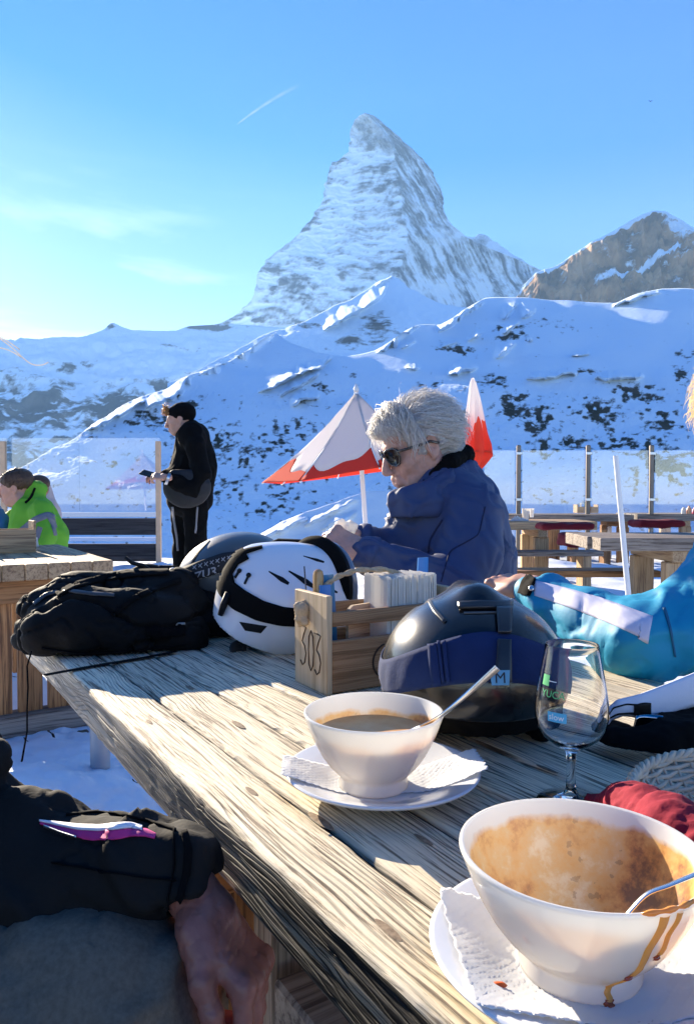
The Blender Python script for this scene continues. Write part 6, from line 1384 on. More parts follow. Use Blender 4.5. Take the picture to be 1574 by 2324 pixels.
def hand(b, fr, s=1.0, curl=(.5, .5, .5, .5), thumb=(.6, .35), side=1, k=.006, spread=.05, joint=None):
    """adds a hand to body b. fr: x wrist->fingers, z back of the hand; thumb on +y*side"""
    R = fr.L(); q = lambda x, y, z: fr(x * s, y * s * side, z * s)
    b.bx(q(.050, .0, .0), (.044 * s, .036 * s, .011 * s), R, rd=.010 * s, k=.012); b.cap(q(-.03, 0, 0), q(.015, 0, 0), .026 * s, .025 * s, k=.02); b.ell(q(.030, .022, -.006), (.028 * s, .018 * s, .014 * s), R, k=.010)
    ys = (.029, .010, -.010, -.028); Ls = (.072, .080, .074, .058); rs = (.0090, .0093, .0088, .0078)
    for i in range(4):
        a = 0; p = [.088 - .004 * abs(i - 1), ys[i], .002]; sp = spread * (1.5 - i); cs = curl[i]; r = rs[i]; b.ell(q(p[0] - .002, p[1], .006), (.010 * s, .0095 * s, .008 * s), R, k=.006)
        for j, (fl, bend) in enumerate(((.46, cs), (.30, cs * 1.25), (.24, cs * .7))):
            a += bend; n_ = [p[0] + Ls[i] * fl * math.cos(a) * math.cos(sp), p[1] + Ls[i] * fl * math.cos(a) * math.sin(sp), p[2] - Ls[i] * fl * math.sin(a)]
            b.cap(q(*p), q(*n_), r * s * (1 - .06 * j), r * s * (1 - .06 * (j + 1)), k=.0035 if j else .006); p = n_
    t0 = [.018, .026, -.006]; t1 = [t0[0] + .036, t0[1] + .026 * thumb[0] + .006, t0[2] - .012]; t2 = [t1[0] + .030 * math.cos(thumb[1]), t1[1] + .006 - .030 * math.sin(thumb[1]) * .4, t1[2] - .022 * math.sin(thumb[1])]; t3 = [t2[0] + .024 * math.cos(thumb[1] * 1.6), t2[1] - .012 * math.sin(thumb[1]), t2[2] - .020 * math.sin(thumb[1])]
    b.cap(q(*t0), q(*t1), .014 * s, .0115 * s, k=.010); b.cap(q(*t1), q(*t2), .0108 * s, .0100 * s, k=.004); b.cap(q(*t2), q(*t3), .0100 * s, .0085 * s, k=.003)
# ---------------------------------------------------------------- the woman in the blue jacket
def woman():
    t = thing('person', 'seated grey-haired woman in sunglasses and navy blue jacket, looking down at her hands', 'person', (P(1040, 1400, 2.0).x, 2.0, 0))
    fr = Frame(P(948, 1012, 2.0), (-.86, -.30, -.40)); S = 1.0
    hd = head(fr, M_SKIN2, t, s=S, age=1.0, neck=[P(1000, 1085, 2.02), P(1030, 1140, 2.04)]); bv = bvh_of(hd)
    # hair: a solid under-cap and locks combed back
    R = fr.L(); b = Body(fr.o - Vector((.17, .17, .14)), fr.o + Vector((.19, .17, .19)), .0036)
    b.ell(fr(-.022, 0, .034), (.108, .088, .086), R, k=0); b.ell(fr(.058, 0, .078), (.046, .062, .026), R, k=.03); b.ell(fr(-.075, 0, -.02), (.050, .062, .055), R, k=.03)
    b.ell(fr(.098, 0, .000), (.070, .082, .068), R, k=.012, op='sub'); b.ell(fr(.040, 0, -.09), (.085, .10, .062), R, k=.012, op='sub')
    for sg in (-1, 1): b.ell(fr(-.002, sg * .085, -.008), (.026, .022, .034), R, k=.008, op='sub')
    def hd_(V, N_):
        l = (V - np.array(fr.o)) @ np.array(fr.R); a = np.arctan2(l[:, 1], l[:, 2] + .02); return fbm(a * 7, l[:, 0] * 9, l[:, 2] * 6, o=4, seed=9) * .011 + .002
    b.build('hair_mass', M_GHAIR, t, disp=hd_)
    face = lambda d: not (d[0] > .55 and d[2] < .50) and not (d[0] > .05 and d[2] < -.05 and abs(d[1]) > .3) and not (abs(d[0] - .05) < .22 and d[2] < -.12)
    tufts('hair_locks', M_GHAIR, fr, t, 3600, 0, 0, face, .062, .0011, 5, lift=.010, comb=lambda d: (-.9 * (1 if d[0] < .3 else -.2), .25 * d[1], -.35 - .6 * max(0, -d[0])), rad=(.110, .088, .090), ctr=(-.020, 0, .034))
    tufts('hair_locks', M_GHAIR, fr, t, 900, 0, 0, lambda d: d[0] > .25 and d[2] > .42, .050, .0012, 8, lift=.014, comb=lambda d: (.75, .9 * d[1] + .5, -.1), rad=(.112, .088, .092), ctr=(-.014, 0, .036))
    # sunglasses
    M_FR = mat('sunglass_frame', (.008, .007, .006), .15, coat=.8); M_SL = mat('sunglass_lens', (.002, .0025, .003), .12, coat=.0, spec=.25)
    g = bpy.data.objects.new('sunglasses', None); COL.objects.link(g); g.parent = t; g.location = fr(.1, 0, .01) - t.location
    def gp(nm, mb, m): return mb.build(nm, m, g, smooth=True)
    for sg in (-1, 1):
        pl = [(y_ * 1.08, z_ * 1.12) for y_, z_ in ((-.024, .014), (-.010, .019), (.012, .019), (.025, .013), (.026, -.004), (.018, -.019), (.002, -.024), (-.014, -.019), (-.024, -.005))]
        def pos(y, z, off=0): yy = sg * (.034 + y * sg * 1.0 * 1) ; return fr(.104 + off - abs(yy) * .28, yy, .006 + z)
        vs = [pos(y, z) for y, z in pl]; c = pos(0, -.002, .003); mb = MB(); mb.add(vs + [c] + [v - fr.x * .002 for v in vs], [(i, (i + 1) % 9, 9) for i in range(9)] + [(10 + (i + 1) % 9, 10 + i, i, (i + 1) % 9) for i in range(9)]); gp('lens', mb, M_SL)
        mb = MB(); mb.tube(vs + vs[:2], .0027, 7, caps=False); gp('rim', mb, M_FR)
        mb = MB(); mb.tube([fr(.088, sg * .062, .016), fr(.05, sg * .078, .012), fr(.0, sg * .084, .008), fr(-.022, sg * .082, -.006)], [(.0022, .0035)] * 4, 8); gp('temple', mb, M_FR)
    mb = MB(); mb.tube([fr(.103, -.010, .012), fr(.110, 0, .014), fr(.103, .010, .012)], .0026, 7); gp('bridge', mb, M_FR)
    # jacket: torso, puffy collar, both arms as one garment
    q = P; b = Body(q(740, 1480, 1.75) - Vector((.02, .12, .02)), q(1190, 1030, 2.1) + Vector((.05, .32, .03)), .0075)
    b.chain([q(1030, 1170, 2.06), q(1035, 1250, 2.06), q(1050, 1400, 2.04)], [.140, .148, .155], k=.06)
    b.cap(q(965, 1200, 2.02), q(960, 1300, 2.0), .115, .12, k=.06); b.cap(q(1005, 1130, 1.98), q(1040, 1130, 2.2), .095, .085, k=.05)
    b.chain([q(1062, 1170, 1.93), q(1065, 1255, 1.86), q(1030, 1345, 1.80)], [.095, .083, .074], k=.03)      # near upper arm
    b.chain([q(1030, 1345, 1.80), q(930, 1305, 1.76), q(835, 1258, 1.74)], [.072, .062, .050], k=.025)       # near forearm
    b.chain([q(960, 1190, 2.22), q(900, 1290, 2.12), q(850, 1240, 1.98), q(812, 1222, 1.90)], [.08, .066, .052, .044], k=.025)
    def jd(V, N_):
        x, y, z = V[:, 0], V[:, 1], V[:, 2]; f1 = np.abs(fbm(x * 5 + z * 7, y * 5, z * 4 - x * 6, o=2, seed=5)); f2 = np.abs(fbm(x * 13, y * 12, z * 12 + x * 9, o=2, seed=15))
        return (.4 - sstep(0, .30, f1)) * -.010 * -1 - (1 - sstep(0, .12, f1)) * .012 + (.3 - (1 - sstep(0, .2, f2))) * .004
    jk = b.build('jacket', M_NAVY, t, disp=jd); jb = bvh_of(jk)
    # collar ring
    b = Body(q(860, 1180, 1.86) - Vector((.02, .06, 0)), q(1110, 1030, 2.0) + Vector((.03, .28, .02)), .005)
    cpts = [q(893, 1128, 1.93), q(915, 1120, 1.90), q(962, 1106, 1.895), q(1012, 1082, 1.92), q(1062, 1060, 2.0), q(1068, 1058, 2.08), q(1010, 1070, 2.15), q(940, 1100, 2.12), q(900, 1124, 2.02)]
    for i in range(9): b.cap(cpts[i], cpts[(i + 1) % 9], .015, k=.012)
    for i in range(9): b.cap(cpts[i] - Vector((-.010, 0, .026)), cpts[(i + 1) % 9] - Vector((-.010, 0, .026)), .019, k=.02)
    for i in range(9): b.cap(cpts[i] - Vector((-.020, 0, .055)), cpts[(i + 1) % 9] - Vector((-.020, 0, .055)), .024, k=.02)
    b.build('collar', M_NAVY, t, disp=folds(.006, 16, 7)); 
    mb = Body(q(960, 1110, 1.9) - Vector((.02, .06, .0)), q(1090, 1000, 2.0) + Vector((.03, .2, .02)), .005)
    mb.chain([q(985, 1075, 1.93), q(1020, 1052, 1.95), q(1052, 1032, 2.02), q(1050, 1032, 2.12), q(1000, 1060, 2.15)], [.014, .020, .024, .024, .018], k=.02); mb.build('fleece_lining', M_COLL, t, disp=folds(.004, 40, 3))
    for path in ([(1003, 1180, 3), (975, 1225, 3), (965, 1290, 3)], [(1100, 1150, 2.5), (1085, 1215, 2.5), (1020, 1250, 2.5), (1000, 1320, 2.5)], [(960, 1088, 3), (968, 1120, 3), (962, 1140, 3)]):
        m2 = band(jb, path, n=30, m=3, off=-.0005, thick=.0022)
        if m2.v: m2.build('seam', mat('navy_seam', (.010, .014, .05), .8) if 'navy_seam' not in bpy.data.materials else bpy.data.materials['navy_seam'], t, smooth=True)
    # cuffs, hands and the tissue
    for (a, b_) in ((q(842, 1262, 1.74), q(822, 1252, 1.737)), (q(822, 1228, 1.90), q(806, 1220, 1.895))):
        mb = MB(); mb.tube([a, a.lerp(b_, .5), b_], [.049, .046, .040], 20); mb.build('cuff', M_NAVY, t, smooth=True)
    fh = Frame(q(818, 1252, 1.735), (q(762, 1222, 1.74) - q(818, 1252, 1.735)), (.1, -.75, .6)); b = Body(fh.o - Vector((.15, .1, .08)), fh.o + Vector((.06, .1, .12)), .0026)
    hand(b, fh, .92, curl=(.95, 1.0, 1.05, 1.1), thumb=(.5, .7), side=1); b.build('hand', M_SKIN2, t)
    fh = Frame(q(806, 1221, 1.89), (q(748, 1212, 1.84) - q(806, 1221, 1.89)), (.0, .55, .8)); b = Body(fh.o - Vector((.15, .1, .08)), fh.o + Vector((.06, .1, .1)), .0026)
    hand(b, fh, .90, curl=(.7, .85, .95, 1.0), thumb=(.6, .5), side=-1); b.build('hand', M_SKIN2, t)
    b = Body(q(800, 1270, 1.72) - Vector((.06, .06, .02)), q(800, 1180, 1.8) + Vector((.04, .06, .02)), .003)
    # legs and hips under the table
    b = Body(Vector((-.15, 1.5, .0)) , Vector((.62, 2.4, .75)), .012); hip = Vector((.29, 2.08, .52)); b.chain([q(1050, 1400, 2.05), hip], [.165, .15], k=.05)
    for o_ in (-.1, .1): kn = TB(1.50 + o_, .86, .50); b.chain([hip + Vector((0, o_, 0)), kn, TB(1.50 + o_, .86, .08)], [.095, .07, .05], k=.03); b.cap(TB(1.5 + o_, .90, .06), TB(1.5 + o_, .76, .05), .045, .04, k=.02)
    b.build('trousers', M_COLL, t, disp=folds(.006, 10, 2))
    return t
woman()
b = Body(P(790, 1262, 1.72) - Vector((.05, .05, .01)), P(790, 1180, 1.78) + Vector((.04, .06, .02)), .0022)
c = P(786, 1215, 1.79); b.bx(c, (.012, .016, .035), [list(r) for r in Matrix.Rotation(.5, 3, 'Y')], rd=.004, k=.004); b.bx(c + Vector((-.012, 0, .022)), (.016, .010, .014), [list(r) for r in Matrix.Rotation(-.5, 3, 'Y')], rd=.003, k=.006)
tag(b.build('paper_tissue', M_NAPK, disp=folds(.005, 45, 3)), 'crumpled white tissue held in the hands of the woman in the navy jacket', 'tissue')
# ---------------------------------------------------------------- the waiter
def waiter():
    d = 5.6; q = lambda u, v, dd=0: P(u, v, d + dd); t = thing('person', 'standing man in black cap and jacket holding a small tablet, in front of the slope', 'person', (q(425, 1290).x, d, 0))
    fr = Frame(q(410, 952), (-.97, -.10, -.22)); head(fr, M_SKIN, t, h=.005, s=1.02, neck=[q(425, 985), q(432, 1010)])
    R = fr.L(); b = Body(fr.o - Vector((.15, .15, .1)), fr.o + Vector((.16, .15, .17)), .006); b.ell(fr(-.020, 0, .040), (.106, .086, .086), R, k=0); b.ell(fr(.095, 0, -.035), (.075, .09, .075), R, k=.008, op='sub'); b.ell(fr(.02, 0, -.07), (.07, .10, .065), R, k=.008, op='sub'); b.build('cap', M_COLL, t, disp=lambda V, N_: fbm(V[:, 0] * 30, V[:, 1] * 30, V[:, 2] * 30, o=2) * .003)
    tufts('hair_locks', mat('sunlit_brown_hair', (.35, .18, .07), .5, transl=.4), fr, t, 160, 0, 0, lambda d_: d_[0] > .75 and .1 < d_[2] < .75, .05, .003, 4, lift=.03, comb=(.7, 0, .7), s=1.02)
    b = Body(q(345, 1200) - Vector((.1, .35, .1)), q(500, 955) + Vector((.05, .35, .05)), .011)
    b.chain([q(440, 1000), q(441, 1060), q(434, 1130)], [.125, .155, .160], k=.08); b.cap(q(435, 990, -.13), q(435, 990, .13), .10, .10, k=.06)
    b.ell(q(425, 1100), (.165, .16, .17), k=.06); b.cap(q(425, 1010, .0), q(432, 975), .075, .068, k=.04)
    b.chain([q(444, 1010, -.20), q(458, 1075, -.24), q(440, 1112, -.26)], [.075, .068, .062], k=.03); b.chain([q(440, 1112, -.26), q(405, 1095, -.30), q(378, 1085, -.33)], [.062, .055, .045], k=.03)
    b.chain([q(436, 1010, .20), q(450, 1085, .22), q(385, 1080, .05), q(372, 1082, -.05)], [.075, .065, .05, .045], k=.03)
    j = b.build('jacket', M_COLL, t, disp=folds(.010, 6, 3)); 
    b = Body(q(365, 1300) - Vector((.1, .35, .7)), q(490, 1120) + Vector((.05, .35, .05)), .012)
    b.ell(q(430, 1135), (.175, .17, .13), k=0)
    for sy_, uu in ((-.09, 443), (.09, 415)): b.chain([q(uu, 1150, sy_), q(uu + 2, 1250, sy_), q(uu - 4, 1370, sy_), q(uu - 6, 1425, sy_)], [.095, .078, .062, .055], k=.03); b.cap(q(uu - 4, 1432, sy_), q(uu - 38, 1436, sy_), .045, .04, k=.03)
    tr = b.build('trousers', M_COLL, t, disp=folds(.008, 7, 6)); tb = bvh_of(tr)
    for path in ([(392, 1150, 5), (396, 1185, 5), (402, 1220, 5), (404, 1250, 4)], [(448, 1150, 4), (446, 1180, 4), (444, 1210, 4)]):
        m2 = band(tb, path, n=20, m=3, off=.002, thick=.003)
        if m2.v: m2.build('trouser_stripe', M_REFL, t, smooth=True)
    # round black money pouch hanging at the hip
    b = Body(q(370, 1170, -.45) - Vector((.05, .05, .05)), q(480, 1080, -.2) + Vector((.05, .1, .05)), .008); b.ell(q(424, 1105, -.26), (.175, .05, .155), k=0); b.build('waist_pouch', mat('dark_pouch', (.006, .0065, .009), .6), t, disp=folds(.003, 12, 2))
    for (fo, sd, dd) in ((q(376, 1083, -.34), 1, 0), (q(372, 1084, -.08), -1, 0)):
        f = Frame(fo, (-1, .12 * sd, .10), (.0, -.6 * sd, .8) if sd > 0 else (0, .4, .9)); b = Body(f.o - Vector((.19, .1, .1)), f.o + Vector((.05, .1, .1)), .0045); hand(b, f, .95, curl=(.5, .6, .7, .8), thumb=(.4, .5), side=-1 if sd > 0 else 1); b.build('hand', M_SKIN, t)
    mb = MB(); mb.tube([q(384, 1087, -.33), q(378, 1085, -.335)], .047, 16); mb.build('watch', M_STEEL, t, smooth=True, angle=40)
waiter()
mb = MB(); c = P(346, 1078, 5.35); mb.box(c, (.17, .11, .008), R=Matrix.Rotation(math.radians(16), 3, 'Y') @ Matrix.Rotation(.3, 3, 'X'), bev=.003); tag(mb.build('tablet', M_BLK), 'small black order tablet held by the standing man in black', 'tablet')
# ---------------------------------------------------------------- people at the left table
def lime():
    d = 4.75; q = lambda u, v, dd=0: P(u, v, d + dd); t = thing('person', 'short-haired person in a lime green jacket with grey bands', 'person', (q(75, 1250).x, d, 0))
    fr = Frame(q(36, 1108), (-.93, -.22, -.22)); head(fr, M_SKIN, t, h=.0045, s=.95, neck=[q(50, 1140), q(58, 1160)])
    R = fr.L(); b = Body(fr.o - Vector((.15, .15, .1)), fr.o + Vector((.16, .15, .17)), .005); b.ell(fr(-.020, 0, .042), (.104, .084, .082), R, k=0); b.ell(fr(.085, 0, -.01), (.06, .08, .062), R, k=.008, op='sub'); b.ell(fr(.03, 0, -.06), (.07, .09, .05), R, k=.008, op='sub'); b.build('hair_mass', M_BHAIR, t, disp=lambda V, N_: fbm(V[:, 0] * 50, V[:, 1] * 50, V[:, 2] * 20, o=3) * .006)
    tufts('hair_locks', M_BHAIR, fr, t, 500, 0, 0, lambda e: not (e[0] > .5 and e[2] < .5) and e[2] > -.1, .03, .002, 3, lift=.008, comb=(.5, 0, -.5), s=.95)
    b = Body(q(-40, 1330) - Vector((.05, .3, .1)), q(160, 1080) + Vector((.05, .35, .05)), .010)
    b.chain([q(78, 1175), q(88, 1220), q(95, 1300)], [.14, .165, .175], k=.06); b.chain([q(62, 1150), q(85, 1110, .05)], [.075, .06], k=.04)
    b.chain([q(95, 1160, -.12), q(100, 1215, -.20), q(75, 1262, -.28)], [.08, .07, .062], k=.03); b.chain([q(75, 1262, -.28), q(20, 1250, -.3), q(-30, 1245, -.25)], [.06, .052, .045], k=.03); b.chain([q(55, 1165, .18), q(15, 1190, .1), q(-10, 1215, .0)], [.07, .055, .05], k=.03)
    j = b.build('jacket', M_GREEN, t, disp=folds(.012, 7, 9)); jb = bvh_of(j)
    for path in ([(50, 1205, 15), (80, 1180, 15), (110, 1168, 15), (135, 1185, 13)], [(110, 1168, 12), (122, 1190, 12), (128, 1215, 11)], [(68, 1242, 15), (84, 1218, 14), (92, 1196, 12)]):
        m2 = band(jb, path, n=24, m=4, off=.001, thick=.002)
        if m2.v: m2.build('reflective_band', M_REFL, t, smooth=True)
    m2 = band(jb, [(58, 1142, 5), (72, 1128, 5), (80, 1108, 5)], n=14, m=3, off=.002, thick=.003)
    if m2.v: m2.build('collar_trim', M_COLL, t, smooth=True)
    b = Body(q(-20, 1600) - Vector((.1, .5, .1)), q(170, 1290) + Vector((.1, .4, .1)), .015); b.chain([q(95, 1300), q(95, 1330)], [.16, .16], k=.05)
    for o_ in (-.1, .1): b.chain([q(95, 1340, o_), q(20, 1345, o_ - .1), q(20, 1480, o_ - .1)], [.09, .075, .055], k=.03)
    b.build('trousers', M_COLL, t)
lime()
def behind():
    d = 5.9; q = lambda u, v, dd=0: P(u, v, d + dd); t = thing('person', 'dark-haired person with a pale hood sitting behind the lime green jacket', 'person', (q(88, 1300).x, d, 0))
    fr = Frame(q(82, 1112), (-.9, -.3, -.15)); head(fr, M_SKIN, t, h=.006, s=.95, neck=[q(88, 1150)]); R = fr.L()
    b = Body(fr.o - Vector((.15, .15, .1)), fr.o + Vector((.16, .15, .17)), .006); b.ell(fr(-.015, 0, .045), (.10, .085, .075), R, k=0); b.ell(fr(.09, 0, -.02), (.07, .08, .062), R, k=.008, op='sub'); b.build('hair_mass', M_BHAIR, t)
    b = Body(q(40, 1420) - Vector((.1, .3, .0)), q(140, 1080) + Vector((.1, .3, .03)), .012); b.chain([q(100, 1170), q(100, 1260), q(100, 1400)], [.13, .16, .17], k=.06); b.cap(q(98, 1110, .04), q(104, 1150, .04), .07, .09, k=.04); b.ell(q(84, 1112), (.085, .10, .09), k=.01, op='sub'); b.build('hooded_jacket', mat('pale_pink_fabric', (.62, .50, .48), .8, transl=.1), t, disp=folds(.008, 8, 3))
    b = Body(q(60, 1560) - Vector((.3, .5, .1)), q(140, 1380) + Vector((.1, .3, .1)), .02); b.chain([q(100, 1390), q(60, 1400, -.2), q(60, 1490, -.2)], [.15, .09, .06], k=.03); b.build('trousers', M_COLL, t)
    d = 4.3; t = thing('person', 'person in blue at the left edge beside the lime jacket', 'person', (q(-20, 1250).x, 4.3, 0)); q = lambda u, v, dd=0: P(u, v, 4.9 + dd)
    b = Body(q(-130, 1420) - Vector((.1, .3, .1)), q(30, 1120) + Vector((.05, .3, .03)), .012); b.chain([q(-40, 1180), q(-50, 1250), q(-55, 1400)], [.14, .16, .17], k=.06); b.cap(q(-20, 1165, -.05), q(5, 1190, -.1), .07, .06, k=.04); b.build('jacket', mat('blue_fabric', (.02, .12, .32), .7, transl=.1), t, disp=folds(.010, 7, 3))
    fr = Frame(q(-62, 1095), (-.2, -.9, -.1)); head(fr, M_SKIN, t, h=.007, s=.95, neck=[q(-55, 1130)])
    b = Body(q(-130, 1640) - Vector((.1, .5, .1)), q(20, 1390) + Vector((.1, .3, .1)), .02); b.chain([q(-55, 1400), q(-55, 1410, -.3), q(-55, 1560, -.3)], [.16, .09, .06], k=.03); b.build('trousers', M_COLL, t)
behind()
# ---------------------------------------------------------------- turquoise arm on the right
def turquoise():
    q = P; t = thing('person', 'person in a turquoise jacket with white sleeve stripe, arm on the table', 'person', (.80, 1.35, 0))
    b = Body(q(1130, 1560, 1.2) - Vector((.02, .12, .0)), q(1900, 1020, 1.35) + Vector((.1, .35, .02)), .0062)
    el = q(1452, 1455, 1.235); b.chain([q(1200, 1342, 1.50), q(1250, 1365, 1.44), q(1340, 1405, 1.345), el], [.036, .047, .058, .065], k=.02)
    b.chain([el, q(1560, 1430, 1.24), q(1700, 1270, 1.27), q(1790, 1150, 1.34)], [.066, .070, .078, .09], k=.03)
    b.chain([q(1790, 1180, 1.42), q(1830, 1300, 1.46), q(1850, 1560, 1.48)], [.13, .16, .17], k=.05)
    b.cap(q(1540, 1385, 1.30), q(1620, 1330, 1.32), .045, .055, k=.03)
    b.plane_cut(Vector((0, 0, .7625)), (0, 0, -1)) if False else None
    def jd(V, N_):
        x, y, z = V[:, 0], V[:, 1], V[:, 2]; f = np.abs(fbm(x * 9 - z * 8, y * 8, z * 9, o=2, seed=31)); g = np.abs(fbm(x * 26, y * 20, z * 14, o=2, seed=32)); return (1 - sstep(0, .3, f)) * .009 - .004 - (1 - sstep(0, .15, g)) * .0025
    j = b.build('jacket', M_TURQ, t, disp=jd); jb = bvh_of(j)
    m2 = patch(jb, lambda s, r: ((1212 + 30 * s) * (1 - s) + (1240 + 242 * s) * s if False else 1212 + (1480 - 1212) * s - 12 * r * (s > .9), 1318 + 82 * s - 6 * math.sin(s * PI) + (r - 0) * (34 + 26 * s)), 50, 8, off=.0008, thick=.0012)
    m2.build('sleeve_stripe', M_WSTR, t, smooth=True)
    m2 = band(jb, [(1206, 1310, 22), (1197, 1330, 30), (1190, 1350, 26)], n=14, m=6, off=.002, thick=.003)
    if m2.v: m2.build('cuff_tab', M_COLL, t, smooth=True)
    for path in ([(1505, 1380, 5), (1520, 1430, 5), (1530, 1490, 4)],):
        m2 = band(jb, path, n=20, m=3, off=.0005, thick=.002)
        if m2.v: m2.build('seam', mat('dark_teal_seam', (.005, .10, .20), .7), t, smooth=True)
    mb = MB(); mb.tube([q(1212, 1318, 1.475), q(1240, 1306, 1.47), q(1262, 1322, 1.46)], [(.010, .004), (.009, .004), (.002, .002)], 10); mb.build('cuff_tab', M_COLL, t, smooth=True)
    h, n = cast(jb, 1207, 1337); h = h or q(1207, 1337, 1.46); n = n or Vector((0, -1, 0)); mb = MB(); mb.lathe([(.0058, 0), (.0058, .006), (.004, .0075), (0, .0075)], 18, h, R=n.to_track_quat('Z', 'Y').to_matrix()); mb.build('snap_button', M_STEEL, t, smooth=True, angle=40)
    fh = Frame(q(1192, 1330, 1.52), q(1120, 1318, 1.60) - q(1192, 1330, 1.52), (.05, -.35, .9)); b = Body(fh.o - Vector((.14, .1, .09)), fh.o + Vector((.07, .12, .09)), .0028)
    hand(b, fh, .95, curl=(1.0, 1.1, 1.15, 1.2), thumb=(.3, .8), side=1); b.build('hand', M_SKIN, t)
    # blond head just outside the frame: only its hair reaches in
    fr = Frame(q(1703, 945, 1.40), (.3, .9, -.1)); head(fr, M_SKIN, t, h=.005, neck=[q(1680, 1050, 1.38), q(1720, 1120, 1.38)]); R = fr.L()
    b = Body(fr.o - Vector((.16, .16, .14)), fr.o + Vector((.16, .16, .16)), .0045); b.ell(fr(-.02, 0, .03), (.112, .092, .095), R, k=0); b.ell(fr(.1, 0, -.02), (.06, .08, .08), R, k=.01, op='sub'); b.build('hair_mass', M_BLOND, t, disp=lambda V, N_: fbm(V[:, 0] * 40, V[:, 1] * 40, V[:, 2] * 12, o=3) * .008)
    tufts('hair_locks', M_BLOND, fr, t, 1400, 0, 0, lambda d: d[0] < .6, .045, .0009, 6, lift=.006, comb=(-.3, 0, -1), rad=(.116, .096, .1))
    b = Body(Vector((.3, 1.0, .0)), Vector((1.2, 2.0, .8)), .02); hp = TB(.55, 1.36, .52); b.chain([q(1850, 1560, 1.48), hp], [.16, .15], k=.05)
    for o_ in (-.1, .1): b.chain([hp + Vector((0, o_, 0)), TB(.5 + o_, .95, .50), TB(.5 + o_, .95, .08)], [.09, .07, .05], k=.03)
    b.build('trousers', M_COLL, t)
turquoise()
